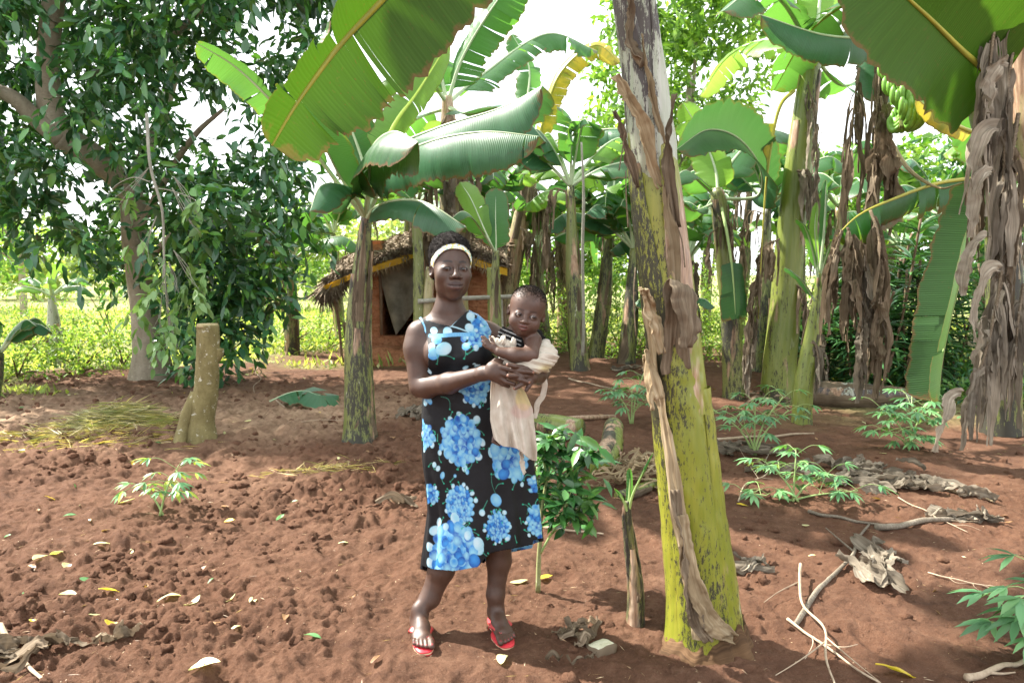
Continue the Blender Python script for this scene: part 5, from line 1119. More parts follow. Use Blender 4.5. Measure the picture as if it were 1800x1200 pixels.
# --- dark strap-leaved thicket at right
def dracaena(px, py, D, h, n, seed, label):
    b = at(px, py, D); b[2] = hz(b[0], b[1]); T = thing('strap_leaf_shrub', b, label, 'shrub', 'dark strap-leaved shrubs at the back right'); r = np.random.default_rng(seed); mb = MB(); sm = MB()
    for s in range(n):
        q = b+[r.normal()*.45, r.normal()*.35, 0]; tip = q+[r.normal()*.25, r.normal()*.2, h*(.55+.5*r.random())]; C = crv([q, (q+tip)/2+[r.normal()*.06, 0, 0], tip], 14)
        V, fs, uv = tube(C, .016, 5); sm.add(V, fs, uv); k = int(36*h); t = r.random(k)**.7; ii = (t*13).astype(int); P = C[ii]; a = np.arange(k)*2.4
        el = .9*t-.15+r.normal(0, .15, k); Dd = np.stack([np.cos(a)*np.cos(el), np.sin(a)*np.cos(el), np.sin(el)], -1)
        leaves(mb, P, Dd, np.array([0, 0, 1.])+.1*r.normal(size=(k, 3)), .36*(.7+.5*r.random(k)), .045, pick(r, [(.030, .095, .035), (.045, .13, .05), (.024, .075, .03), (.07, .17, .06)], k), .5, .45)
    mb.build('leaves', FOLG, T); sm.build('stems', DARKW, T)
for i, (px, py, D, h, n, lb) in enumerate([(1480, 645, 9.8, 1.5, 11, 'leftmost dark strap-leaved shrub behind the clump'), (1560, 645, 9.4, 2.1, 13, 'tallest dark strap-leaved shrub, behind the fallen log'), (1640, 645, 10., 1.9, 13, 'dark strap-leaved shrub right of the tallest one'), (1530, 640, 10.6, 2.0, 12, 'dark strap-leaved shrub at the back of the thicket'), (1730, 650, 10.4, 1.8, 11, 'dark strap-leaved shrub at the right edge'), (1440, 640, 11, 1.3, 9, 'low strap-leaved shrub glimpsed between clump stems')]):
    dracaena(px, py, D, h, n, 60+i, lb)

# --- more bananas of the grove behind: crown of arching leaves on a plain stem
def auto_banana(px, py, D, H, label, seed, n=11, W=.33, L=1.9, mats=('main', 'lime', 'main', 'main', 'blue'), stem='mid', tears=9, dead=1):
    b = at(px, py, D); b[2] = hz(b[0], b[1]); T = root_for('banana_plant', b, label, group=BG); r = np.random.default_rng(seed)
    lean = r.normal(0, .12, 2); top = b+[lean[0], lean[1], H]; banana_stem(T, [b-[0, 0, .05], (b+top)/2+[lean[0]*.2, 0, 0], top], [.13, .11, .05], stem, seed, 2, 3, 30, 16)
    for i in range(n):
        a = i*2.4+r.random()*.5; el = .45+.9*r.random(); d = np.array([math.cos(a)*math.cos(el), math.sin(a)*math.cos(el), math.sin(el)]); l = L*(.75+.4*r.random())
        P = [top, top+d*l*.3, top+d*l*.62+[0, 0, -.12*l], top+d*l*.85+[0, 0, -.38*l]]
        banana_leaf(T, P, W*(.8+.3*r.random()), (0, 0, 1), .25+.4*r.random(), .4, tears, mats[i % len(mats)], 'w', .25, seed*20+i, .2, .02, n=44)
    for i in range(dead):
        a = r.random()*6.28; d = np.array([math.cos(a), math.sin(a), 0]); dead_leaf(T, [top-[0, 0, .1], top+d*.25+[0, 0, -.05], top+d*.35+[0, 0, -.45], top+d*.3+[0, 0, -.8]], .12, 5, 'brown', seed*7+i, down=.45)
for i, a in enumerate([
    (512, 560, 13.5, 1.7, 'banana plant in the sunny field, left of the hut'), (700, 600, 15.5, 2.6, 'banana plant hidden behind the hut, its leaves over the roof'),
    (1045, 600, 12, 2.2, 'banana plant behind the shaggy one, left of the thick front stem'), (1160, 600, 14, 2.6, 'banana plant half hidden by the thick front stem'), (1330, 600, 11, 2.4, 'banana plant behind the drooping bright leaf'),
    (1480, 600, 12, 2.6, 'banana plant at the back between the stout and the fruiting ones'), (1640, 600, 11.5, 2.3, 'banana plant at the back right under the bunch'), (1730, 600, 13, 2.8, 'banana plant at the back near the right edge'),
    (860, 600, 13, 2.6, 'banana plant behind the leaning pale stem'), (1240, 600, 17, 2.6, 'banana plant far back right of the front stem'), (600, 590, 17, 2.4, 'banana plant far back above the hut\'s left eave')]):
    auto_banana(*a, seed=200+i, tears=9 if i != 0 else 6)
auto_banana(95, 585, 12, 1.15, 'small thin banana plant in the grass left of the big tree', 230, 6, .14, .9, ('lime', 'main'), 'purple', 3, 0)
auto_banana(-30, 640, 8.6, .5, 'low banana plant whose leaves droop in at the left edge', 231, 6, .2, 1.1, ('blue', 'main'), 'mid', 5, 0)
auto_banana(1150, 600, 10.5, .7, 'small banana plant low behind the thick front stem, on its left', 232, 7, .2, 1.0, ('main', 'blue'), 'mid', 3, 0)
for i, a in enumerate([
    (745, 600, 11.5, 2.5, 'banana plant rising just behind the hut doorway side'), (1020, 600, 10.5, 2.6, 'banana plant close behind the thin upright stake'), (1100, 600, 11, 1.7, 'shorter banana plant behind the cassava, left of the thick front stem'),
    (960, 600, 14.5, 2.0, 'short banana plant far behind the baby'), (830, 600, 16, 3.2, 'very tall banana plant at the back, behind the hut\'s right end'), (1215, 600, 11.5, 1.6, 'short banana plant just right of the thick front stem'),
    (1290, 600, 14, 3.1, 'tall banana plant behind the pale green tree\'s foot'), (1400, 600, 13.5, 2.0, 'short banana plant deep in the clump'), (1560, 600, 14, 1.9, 'short banana plant behind the strap-leaved thicket'),
    (640, 590, 19, 2.9, 'tall banana plant far behind the slim plant'), (1450, 600, 16, 3.3, 'tallest banana plant at the back of the right-hand grove')]):
    auto_banana(*a, seed=260+i, tears=8, n=10, W=.33, L=2.0, mats=('main', 'lime', 'main', 'lime', 'blue'))
auto_banana(2050, 700, 6.5, 2.6, 'banana plant just outside the picture on the right', 233, 9, .32, 2.0)

# --- grass and weeds
def weeds():
    r = np.random.default_rng(8); n = 60000; y = 8.5+22*r.random(n)**1.6; x = (r.random(n)*2-1)*(y*.8+1)
    e = fbm2(x*.8, y*.8, 3, 77)
    g = sstep(10.9, 12.2, y+1.0*e)*sstep(.5, -.6, x+1.3+.5*e+(y-12)*.1)+sstep(0, .8, (-x-.62*y)+.6*e)*sstep(8.5, 9.6, y)+sstep(16, 17.5, y+e)+.7*sstep(3., 4.2, x-.1*(y-8)+.5*e)*sstep(7.4, 8.8, y+e)
    g = g*(1-np.exp(-((x+2.9)/1.6)**4-((y-13.2)/1.5)**4))
    k = r.random(n) < np.clip(g, 0, 1)*(.5+.5*(fbm2(x*2, y*2, 2, 9) > -.2)); x, y = x[k], y[k]; n = len(x); z = height(x, y, False)
    tall = .8+.7*fbm2(x*.7, y*.7, 2, 12); d = r.normal(size=(n, 3))*.5+[0, 0, 1.]; mb = MB()
    leaves(mb, np.stack([x, y, z], -1), d, r.normal(size=(n, 3)), (.05+.11*r.random(n))*tall*(1+y*.02), (.016+.03*r.random(n))*(1+y*.03), pick(r, [(.26, .34, .12), (.36, .42, .17), (.20, .28, .09), (.42, .43, .22)], n), .2, .5, True)
    o = mb.build('grass', FOLB); tag(o, 'sunlit grass and low weeds covering the field behind', kind='stuff')
weeds()
# ------------------------------------------------------------------ the woman
DW = 2.98
def q(px, py, D): return at(px, py, D)
def woman():
    base = gp(800, 1120); T = thing('person', base, 'woman in black dress with blue cherry print, standing and holding a baby', 'person')
    T['label'] = 'woman in black dress with blue cherry print, standing and holding a baby'
    lo = q(690, 1175, 2.6); B = Body((-.52, 2.58, -.02), (.22, 3.30, 1.74), .0021)
    HR = rotm(16, -2, 2); HC = q(793, 474, 2.97)
    B.frame(HC, HR, 1.0); head(B); B.frame()
    c = lambda a, b, ra, rb, k=.03: B.cone(q(*a), q(*b), ra, rb, k, world=True)
    # neck, shoulders, trunk
    c((790, 500, 2.99), (789, 545, 3.0), .050, .052, .025); c((789, 545, 3.0), (790, 575, 3.02), .055, .075, .03)
    c((788, 556, 3.01), (741, 581, 3.0), .040, .043, .04); c((792, 556, 3.01), (852, 582, 3.02), .040, .043, .04)
    B.ell(q(797, 605, 3.0), (.150, .092, .10), .05, world=True); B.ell(q(806, 665, 3.0), (.125, .088, .12), .05, world=True)
    B.ell(q(838, 765, 3.01), (.165, .115, .14), .05, world=True)
    B.ell(q(772, 622, 2.925), (.062, .05, .062), .03, world=True); B.ell(q(833, 622, 2.925), (.062, .05, .062), .03, world=True)
    B.chain([q(745, 566, 2.972), q(784, 570, 2.945)], [.006, .007], .02, world=True); B.chain([q(799, 570, 2.945), q(840, 566, 2.975)], [.007, .006], .02, world=True)   # collar bones
    # her right arm (picture left): hangs, bends at the elbow, forearm crosses the front
    c((737, 590, 3.0), (735, 612, 2.99), .054, .053, .03); c((735, 612, 2.99), (737, 680, 2.955), .056, .041, .03); c((741, 678, 2.95), (752, 683, 2.93), .038, .040, .02)
    c((750, 679, 2.93), (790, 673, 2.84), .041, .040, .02); c((790, 673, 2.84), (850, 656, 2.71), .039, .0255, .02); c((850, 656, 2.71), (866, 655, 2.69), .0255, .026, .015)
    # right hand over the left
    B.ell(q(876, 655, 2.678), (.036, .017, .036), .02, rot=(0, .12, 0), world=True); B.ell(q(868, 645, 2.688), (.022, .016, .02), .02, world=True)
    for P, r in (([(880, 645, 2.672), (900, 650, 2.662), (920, 652.5, 2.665), (936, 654, 2.68)], .0098), ([(880, 655, 2.672), (897, 662, 2.664), (915, 667, 2.658), (929, 671.5, 2.665)], .0098),
                 ([(878, 664, 2.674), (890, 671, 2.668), (904, 675, 2.672)], .0092), ([(872, 668, 2.676), (884, 675, 2.680), (894, 679, 2.69)], .0085)):
        finger(B, [q(*p) for p in P], r)
    B.chain([q(862, 644, 2.69), q(872, 636, 2.70), q(884, 634, 2.72)], [.013, .0125, .011], .01, world=True)      # thumb tucked under the cloth
    # her left arm: upper arm behind the baby, forearm comes forward, fingers interlaced
    c((866, 592, 3.02), (884, 604, 3.02), .052, .050, .03); c((884, 604, 3.02), (948, 652, 3.0), .046, .040, .03); c((948, 652, 3.0), (946, 660, 2.80), .042, .030, .02); c((946, 660, 2.80), (934, 663, 2.715), .030, .027, .015)
    B.ell(q(924, 662, 2.697), (.030, .015, .030), .015, world=True)
    for P, r in (([(930, 650, 2.69), (918, 646, 2.677), (905, 643.5, 2.655), (893, 641, 2.642)], .0095), ([(928, 661, 2.688), (918, 660.5, 2.672), (906, 660, 2.652), (894, 660, 2.640)], .0098),
                 ([(930, 670, 2.688), (921, 673, 2.67), (912, 678, 2.655), (905, 682, 2.648)], .0095), ([(934, 672, 2.695), (929, 679, 2.685), (925, 686, 2.68)], .0088)):
        finger(B, [q(*p) for p in P], r)
    # legs
    gl, gr = gp(741, 1125), gp(884, 1118)
    c((815, 800, 3.03), (786, 935, 3.0), .075, .054, .03); c((786, 935, 3.0), (776, 1000, 3.0), .055, .056, .02); c((776, 1000, 3.01), (756, 1050, 2.99), .054, .040, .02); 
    c((865, 800, 3.05), (880, 925, 3.04), .075, .050, .03); c((880, 925, 3.04), (877, 985, 3.06), .051, .052, .02); c((877, 985, 3.06), (871, 1045, 3.04), .050, .035, .02); 
    feet = []
    for (heel, toe, big, ank, s) in (((735, 1094), (745, 1150), 1, (740, 1086, 2.965), 0), ((866, 1092), (893, 1140), -1, (870, 1082, 3.01), 1)):
        h, t = gp(*heel), gp(*toe); h[2] += .022; t[2] += .022; d = unit(t-h); d[2] = 0; d = unit(d); Ln = .255; h = t-d*Ln*.97; sd = np.array([-d[1], d[0], 0])*big     # sd points to the big-toe side
        P = lambda a, b_, z: h+d*(a*Ln)+sd*b_+np.array([0, 0, z])
        sh = q(*((756, 1050, 2.99) if s == 0 else (871, 1045, 3.04))); B.cone(sh, P(.26, 0, .080), .037-.004*s, .029, .03, world=True); B.cone(P(.26, 0, .080), P(.24, 0, .045), .029, .030, .02, world=True); B.cone(P(.06, 0, .022), P(.20, 0, .038), .026, .031, .015, world=True)
        for e_ in (-1, 1): B.ell(P(.25, e_*.024, .062), (.008, .008, .010), .014, world=True)
        B.cone(P(.28, 0, .055), P(.54, .004, .030), .032, .030, .02, world=True); B.cone(P(.15, -.012, .024), P(.65, -.022, .016), .028, .019, .02, world=True); B.cone(P(.52, .006, .026), P(.72, .008, .018), .030, .022, .02, world=True)
        B.ell(P(.70, 0, .016), (.038, .038, .016), .015, world=True)
        tips = []
        for j, (off, ln, r) in enumerate(((.031, 1.0, .0125), (.011, .985, .0088), (-.005, .955, .0082), (-.020, .915, .0078), (-.034, .86, .0082))):
            a, b_, e = P(.72, off*.85, .017), P((.72+ln)/2+.01, off, .017), P(ln-.02, off*1.02, .010); B.chain([a, b_, e], [r, r*.95, r*1.02], .004, world=True); tips.append((e, r, d))
        feet.append((P, d, sd, h, Ln, tips))
    V, Q = B.mesh(1); V = smooth_mesh(V, Q, 1, .4)
    col = head_paint(V, HC, HR)
    nails = [q(893-3.2, 641, 2.632), q(894-3.2, 660, 2.630), q(905-3, 683.5, 2.639), q(936+3.4, 654.4, 2.672), q(929+3.4, 672.4, 2.657)]
    for p in nails:
        w = 1-sstep(.0055, .0085, np.linalg.norm((V-p)*[1, .6, 1], axis=1)); col = col*(1-w[:, None])+w[:, None]*np.array([3.6, 3.6, 3.8])
    for P, d, sd, h, Ln, tips in feet:
        for e, r, dd in tips:
            w = .8*(1-sstep(r*.35, r*.6, np.linalg.norm((V-(e+dd*r*.35+np.array([0, 0, r*.95])))*[1, 1, 1], axis=1))); col = col*(1-w[:, None])+w[:, None]*np.array([3.2, .9, 1.5])
    MB().add(V, Q, None, col).build('body', SKIN, T)
    CB = np.array([0, .012, -.004])
    HW = lambda p: HC+HR@np.array(p)
    look = unit(np.array([0, 0, CAMH+.0])-HC)
    for s in (-1, 1): eye(T, HW((s*.033, -.0755, .000)), None, .0128, look)
    # hair: short, rounded, pushed up behind the band
    H = Body(HC-[.14, .16, .12], HC+[.14, .18, .19], .0024); H.frame(HC, HR)
    H.ell((0, .022, .053), (.0825, .104, .090), 0); H.ell((-.004, .030, .084), (.070, .085, .058), .03); H.ell((0, .03, .0), (.078, .085, .07), .02)
    V, Q = H.mesh(); l = (V-HC)@HR
    nrm = unit(l-[0, .02, .04]); l = l+nrm*(.0035*noise3(l[:, 0]*60, l[:, 1]*60, l[:, 2]*60, 3)+.0022*noise3(l[:, 0]*170, l[:, 1]*170, l[:, 2]*170, 4))[:, None]
    front = (l[:, 1]+.058+1.05*(l[:, 2]-.074)*-.0) ; plane = (l-CB)@np.array([0, .768, .64])
    hairline = (plane > .004) & ~((l[:, 2] < -.006) & (l[:, 1] < .012)); V = HC+l@HR.T; V, Q, _ = prune(V, Q, hairline); hm = MB(); hm.add(V, Q)
    r = np.random.default_rng(2); n = 5200; k = r.integers(0, len(V), n); P0 = V[k]; nn = unit((P0-HC)@HR-[0, .02, .04])@HR.T
    leaves(hm, P0-nn*.002, nn+r.normal(size=(n, 3))*.7, r.normal(size=(n, 3)), .004+.006*r.random(n), .0012, 1., 0, .8, True)
    hm.build('hair', HAIR, T)
    # head band: a strip on the head in a tilted plane
    a = np.linspace(0, 2*np.pi, 97)[:, None]; w = np.linspace(-1, 1, 7)[None, :]
    uu = np.array([1., 0, 0]); vv = np.array([0, -.64, .768]); bk = np.array([0, .768, .64]); cb = CB; ce = np.array([0, .014, .040]); er = np.array([.0765, .096, .082])*1.055
    wid = .0120+.0035*np.sin(a)+.001*np.sin(a*9); d = np.cos(a)[..., None]*uu+np.sin(a)[..., None]*vv+0*w[..., None]; o0 = cb+(w*wid)[..., None]*bk-ce; A_ = ((d/er)**2).sum(-1); B_2 = (o0*d/er**2).sum(-1); C_ = ((o0/er)**2).sum(-1)-1
    t = (-B_2+np.sqrt(np.maximum(B_2**2-A_*C_, 1e-9)))/A_; P = ce+o0+d*(t+.0012*(1-w*w)+.0015)[..., None]; V = HC+P.reshape(-1, 3)@HR.T
    hb = NT('printed_headband'); n1 = hb.noise(hb.coord(), 55, 3, .6, 1); n2 = hb.noise(hb.coord('Object', (1, 1, 1)), 38, 2, .5, 2)
    cc = hb.mix(hb.rng(n1, .52, .56), (.78, .80, .78), (.82, .66, .18)); cc = hb.mix(hb.rng(n2, .60, .63), cc, (.15, .50, .35)); cc = hb.mix(hb.rng(n2, .36, .33), cc, (.70, .78, .88))
    MB().add(V, grid_q(97, 7)).build('headband', hb.princ(cc, .7, hb.bump(hb.noise(hb.coord(), 200, 2), .3, .002)), T, solid=.002)
    # ---- dress
    B = Body((-.50, 2.70, .24), (.16, 3.30, 1.36), .0023); cz = lambda a, b, ra, rb, k=.03: B.cone(q(*a), q(*b), ra, rb, k, world=True); o_ = .006
    cz((789, 545, 3.0), (790, 575, 3.02), .055+o_, .075+o_, .03)
    cz((788, 556, 3.01), (741, 581, 3.0), .040+o_, .043+o_, .04); cz((792, 556, 3.01), (852, 582, 3.02), .040+o_, .043+.011, .04)
    B.ell(q(797, 605, 3.0), (.156, .098, .106), .05, world=True); B.ell(q(806, 665, 3.0), (.138, .098, .13), .05, world=True)
    B.ell(q(772, 622, 2.925), (.068, .056, .066), .03, world=True); B.ell(q(833, 622, 2.925), (.068, .056, .066), .03, world=True)
    # skirt: ellipse sections read from its outline, with soft folds
    rows = [(640, 752, 868), (680, 744, 900), (720, 742, 922), (760, 742, 934), (800, 744, 938), (850, 749, 945), (900, 753, 950), (950, 748, 955), (1010, 744, 958)]
    zs = [q(800, py, 3.0)[2] for py, _, _ in rows]; xl = [q(a, py, 3.0)[0] for py, a, _ in rows]; xr = [q(b, py, 3.0)[0] for py, _, b in rows]
    X, Y, Z = np.meshgrid(*[x.astype(np.float32) for x in B.ax], indexing='ij', sparse=True); zz = Z.ravel()
    I = lambda v: np.interp(-zz, -np.array(zs), v)[None, None, :]
    a_ = (I(xr)-I(xl))/2; c_ = (I(xr)+I(xl))/2; t = np.clip((zs[0]-zz)/(zs[0]-zs[-1]), 0, 1)[None, None, :]; b_ = .102+.050*t
    yc = 3.0+.02*t; dx, dy = (X-c_)/a_, (Y-yc)/b_; th = np.arctan2(dx, -dy); rad = np.sqrt(dx*dx+dy*dy)
    fold = 1+t*(.055*np.sin(th*5+1.2+2*t)+.05*np.sin(th*11+t*3)+.028*np.sin(th*19+1-t*4)-.02*np.exp(-((th-.95)/.16)**2)*2)*(1-.7*np.exp(-((th+.75)/.45)**2))+.010*np.sin(th*3+zz[None, None, :]*26)*(1-t)
    d = (rad-fold)*np.minimum(a_, b_)*.9; d = np.maximum(d, Z-(zs[0]+.03)); B._put(tuple([slice(None)]*3), d, .035, 'add')
    V, Q = B.mesh(1); px, py = proj(V); fr = V[:, 1] < 3.0
    neck = [(700, 500), (727, 546), (733, 550), (746, 560), (766, 567), (792, 573), (808, 558), (822, 546), (829, 545), (840, 552), (856, 566), (866, 585), (870, 615), (900, 640), (980, 700), (980, 1100), (700, 1100), (700, 700), (752, 650), (754, 612), (750, 592), (744, 574), (733, 556), (725, 552)]
    keep = in_poly(px, py, neck)
    keepb = (V[:, 2] < q(800, 575, 3.1)[2]) & (V[:, 0] > q(750, 600, 3.0)[0]) & (V[:, 0] < q(868, 600, 3.0)[0]) | (V[:, 2] < q(800, 650, 3.)[2])
    keep = np.where(fr, keep, keepb | keep & (V[:, 2] > q(800, 565, 3.0)[2]) & (np.abs(V[:, 1]-3.) < .08))
    hem = np.interp(px, [740, 760, 800, 840, 850, 862, 890, 915, 936, 937, 945, 960], [994, 1000, 1003, 996, 984, 972, 966, 961, 957, 950, 947, 944]); keep &= py < hem+np.where(fr, 0, 6)
    V, Q, _ = prune(V, Q, keep); px, py = proj(V); fr = V[:, 1] < 3.03
    nrm_ = unit(V-np.stack([np.interp(V[:, 2], zs[::-1], [(a+b)/2 for a, b in zip(xl, xr)][::-1]), 0*V[:, 0]+3.02, V[:, 2]], -1)); wz = np.exp(-((py-700)/48)**2)+.6*np.exp(-((py-610)/40)**2); V = V+nrm_*((.0045*noise3(V[:, 0]*9+V[:, 2]*9, V[:, 1]*6, V[:, 2]*34, 4)*wz)+.0030*noise3(V[:, 0]*16, V[:, 1]*9, V[:, 2]*5, 8)*sstep(700, 800, py))[:, None]
    # printed pattern: clusters of blue and white cherries on black
    n = len(V); col = np.tile(np.array([.0035, .004, .006]), (n, 1)); r = np.random.default_rng(12)
    cxp = np.interp(py, [q_[0] for q_ in rows], [(q_[1]+q_[2])/2 for q_ in rows]); R_ = np.interp(py, [q_[0] for q_ in rows], [(q_[2]-q_[1])/2 for q_ in rows])
    cw = np.interp(V[:, 2], zs[::-1], [(a+b)/2 for a, b in zip(xl, xr)][::-1]); th = np.arctan2(V[:, 0]-cw, -(V[:, 1]-3.01)*1.35)
    U = np.where(py > 640, cxp+R_*th, px+np.where(fr, 0, 400)); Wd = py
    o = np.argsort(Wd); Ws = Wd[o]
    def toU(x, y):
        if y < 640: return x
        c0 = np.interp(y, [q_[0] for q_ in rows], [(q_[1]+q_[2])/2 for q_ in rows]); R0 = np.interp(y, [q_[0] for q_ in rows], [(q_[2]-q_[1])/2 for q_ in rows]); return c0+R0*math.asin(max(-.97, min(.97, (x-c0)/R0)))
    def blob(u, w, ru, rw, ang, c1, c2, off=(0, 0)):
        a, b = np.searchsorted(Ws, [w-max(ru, rw)-1, w+max(ru, rw)+1]); k = o[a:b]; x, y = U[k]-u, Wd[k]-w; ca, sa = math.cos(ang), math.sin(ang)
        p, s = (x*ca+y*sa)/ru, (-x*sa+y*ca)/rw; rr = np.sqrt(p*p+s*s); m = np.clip((1.03-rr)*min(ru, rw)*.9, 0, 1)[:, None]; g = (np.clip(np.sqrt((p-off[0])**2+(s-off[1])**2)/1.15, 0, 1)**1.4*(.8+.2*noise2(x*.5, y*.5, 3)))[:, None]
        cc = np.array(c1)*(1-g)+np.array(c2)*g; col[k] = col[k]*(1-m)+cc*m
    PALE, WHT, SKY_, BLU, DEEP = (.23, .48, .60), (.45, .58, .64), (.038, .22, .54), (.008, .080, .38), (.005, .035, .24)
    def cherry(u, w, s, kind): 
        c1, c2 = {0: (PALE, BLU), 1: (PALE, SKY_), 2: (WHT, PALE), 3: (SKY_, DEEP)}[kind]
        if r.random() < .12: c1, c2 = c2, c1
        blob(u, w, s*(.85+.35*r.random()), s*(.85+.3*r.random()), r.random()*3, c1, c2, (r.uniform(-.5, .5), r.uniform(-.5, .3)))
    def stemline(u, w, du, dw, bend=.3):
        for t_ in np.linspace(0, 1, 26): blob(u+du*t_+bend*dw*math.sin(t_*3.1), w+dw*t_-bend*du*math.sin(t_*3.1), 1., 1., 0, (.05, .28, .20), (.05, .28, .20))
        blob(u+du, w+dw, 2.2, 1.8, 0, (.02, .35, .22), (.02, .30, .20))
    def cluster(x, y, R, s, nin, nout, raw=False):
        u = x if raw else toU(x, y)
        for j in range(9): a = j*.7; blob(u+math.cos(a)*R*.42, y+math.sin(a)*R*.42, R*.5, R*.5, 0, BLU, DEEP)
        s = s*.88
        for j in range(nout):
            a = r.random()*6.28; rr = R*r.uniform(1.05, 1.5); stemline(u+math.cos(a)*R*.9, y+math.sin(a)*R*.9, math.cos(a+.5)*R*.45, math.sin(a+.5)*R*.45, r.uniform(-.4, .4))
        for j in range(nout): a = j*6.28/nout+r.normal(0, .15); rr = R*r.uniform(.98, 1.28); cherry(u+math.cos(a)*rr, y+math.sin(a)*rr, s*r.uniform(.7, .95), r.choice([1, 2, 2]))
        for j in range(nin):
            f = math.sqrt((j+.5)/nin); a = j*2.4; f = 1-f; rr = R*(1-f**1.2)*.98; cherry(u+math.cos(a)*rr, y+math.sin(a)*rr, s, r.choice([0, 0, 3]) if rr < R*.62 else r.choice([0, 1, 1, 3]))
        for j in range(nin//3): a = r.random()*6.28; rr = R*.65*math.sqrt(r.random()); cherry(u+math.cos(a)*rr, y+math.sin(a)*rr, s*.8, r.choice([0, 0, 1, 3]))
    cluster(808, 773, 40, 9.5, 60, 15); cluster(803, 886, 30, 6.5, 60, 14); cluster(884, 926, 24, 5.2, 55, 13); cluster(787, 975, 53, 12.5, 80, 13); cluster(908, 800, 36, 12.5, 30, 8)
    cluster(842, 683, 26, 6.5, 40, 8); cluster(751, 690, 15, 8, 14, 6); cluster(748, 765, 20, 7, 22, 8); cluster(758, 868, 15, 6, 18, 6); cluster(948, 915, 30, 6, 45, 8); cluster(940, 850, 12, 6, 8, 5)
    for k in range(24): cluster(1060+r.uniform(0, 260), 600+k*17, 28, 7, 40, 10, True)
    cluster(848, 583, 20, 8.5, 30, 6); cluster(852, 560, 10, 6, 6, 3); cluster(838, 598, 14, 5.5, 10, 4)
    for x, y, s, k_ in [(882, 878, 12, 1), (851, 900, 6.5, 2), (827, 556, 9, 2), (825, 576, 8, 2), (819, 609, 6.5, 1), (837, 610, 6, 2), (763, 581, 6.5, 2), (787, 583, 8, 2), (768, 597, 9, 1), (759, 610, 7, 2), (762, 622, 10, 1), (780, 613, 13, 2), (766, 650, 7, 2), (779, 560, 4, 2), (770, 556, 4, 1), (752, 560, 4, 2), (821, 646, 4, 2), (833, 641, 4, 2), (851, 566, 7, 0), (815, 595, 6, 0), (829, 596, 6, 0), (776, 925, 8, 2), (842, 955, 12, 2), (818, 940, 9, 2)]: cherry(toU(x, y), y, s, k_)
    for k in range(46):
        x_, y_ = r.uniform(752, 945), r.uniform(690, 985); a_2 = r.random()*6.3; L2 = r.uniform(8, 20)
        if all(math.hypot(x_-a, y_-b_) > R3*1.12 for a, b_, R3 in [(808, 773, 40), (803, 886, 30), (884, 926, 24), (787, 975, 53), (908, 800, 36), (842, 683, 26)]): stemline(toU(x_, y_), y_, math.cos(a_2)*L2, math.sin(a_2)*L2, r.uniform(-.5, .5)); (cherry(toU(x_, y_), y_, r.uniform(3.2, 6.5), r.choice([1, 2, 2])) if k % 2 else None)
    for s_ in [(772, 625, 26, 5, .1), (768, 622, 0, 18, .1), (818, 614, -2, 16, .1), (833, 612, -12, 10, .1), (882, 888, 14, 30, .3), (882, 866, -8, -34, .1), (771, 697, 14, 22, .4), (790, 745, 20, -20, .2)]: stemline(*s_)
    def bar(pts, w, c1, c2):
        C = np.array(pts, float); L_ = int(np.linalg.norm(np.diff(C, axis=0), axis=1).sum()/1.6)+2; P = crv(C, L_)
        for j, p in enumerate(P): f = .5+.5*math.sin(j*.7+p[0]); blob(p[0], p[1], w, w, 0, np.array(c1)*f+np.array(c2)*(1-f), np.array(c1)*(1-f)+np.array(c2)*f)
    bar([(757, 590), (775, 590), (800, 588), (828, 588)], 3.8, PALE, SKY_); bar([(792, 573), (802, 562), (813, 551)], 2.2, PALE, WHT); bar([(792, 573), (806, 577), (822, 583)], 1.6, WHT, PALE)
    bar([(734, 552), (741, 562), (746, 574), (748, 584)], 1.9, PALE, SKY_); bar([(825, 546), (838, 553), (852, 562), (862, 578), (867, 590)], 2., WHT, SKY_)
    dm = NT('printed_dress'); nb = dm.noise(dm.coord(), 9, 4, .5); 
    mat = dm.princ(dm.attr(), .62, dm.bump(dm.noise(dm.coord(), 600, 2), .15, .001, dm.bump(nb, .35, .02)), .3)
    MB().add(V, Q, None, col).build('dress', mat, T, solid=.0025)
    # ---- flip-flops
    red = NT('red_rubber'); red_m = red.princ(red.mix(red.rng(red.noise(red.coord(), 90, 3), .35, .7), (.50, .018, .030), (.62, .035, .05)), .5)
    edge = NT('striped_sole_edge'); sz = edge.n('ShaderNodeSeparateXYZ'); edge.l(edge.coord('UV'), sz.inputs[0]); em = edge.princ(edge.mix(edge.rng(edge.math('ABSOLUTE', edge.math('SUBTRACT', sz.outputs[1], .55)), .1, .2), (.80, .62, .40), (.62, .06, .06)), .6)
    strap_m = NT('red_strap'); sm = strap_m.princ((.42, .035, .035), .42, None, .6)
    for P, d, sd, h, Ln, tips in feet:
        t = np.linspace(0, 2*np.pi, 65)[:-1]; prof = []
        for a in t:
            u = -.5*math.cos(a)*1.10+.5; wdt = .034+.013*sstep(.3, .75, u)-.006*math.exp(-((u-.42)/.14)**2); s = math.sin(a); prof.append((u, (abs(s)**.62*np.sign(s))*wdt+.004*(u > .5)))
        ring = lambda z, k=1.: np.array([P(.5+(u-.5)*1.0*k, v*k, z) for u, v in prof]); mb = MB(); n = len(prof)
        z0, z1 = -.022, -.001; R0, R1, R2 = ring(z0, .97), ring(z1-.003), ring(z1, .975); j = np.arange(n); jn = (j+1) % n
        mb.add(np.vstack([R0, R1]), np.stack([j, jn, jn+n, j+n], -1), np.stack([np.tile(j/n, 2), np.repeat([0, 1], n)], -1)); fl = mb.build('flip_flop', em, T)
        tp = MB(); tp.add(np.vstack([R1, R2, P(.5, 0, z1)[None]]), [np.stack([j, jn, jn+n, j+n], -1), np.stack([j+n, jn+n, j*0+2*n], -1)]); tp.add(np.vstack([R0, P(.5, 0, z0)[None]]), np.stack([jn, j, j*0+n], -1)); tp.build('footbed', red_m, fl)
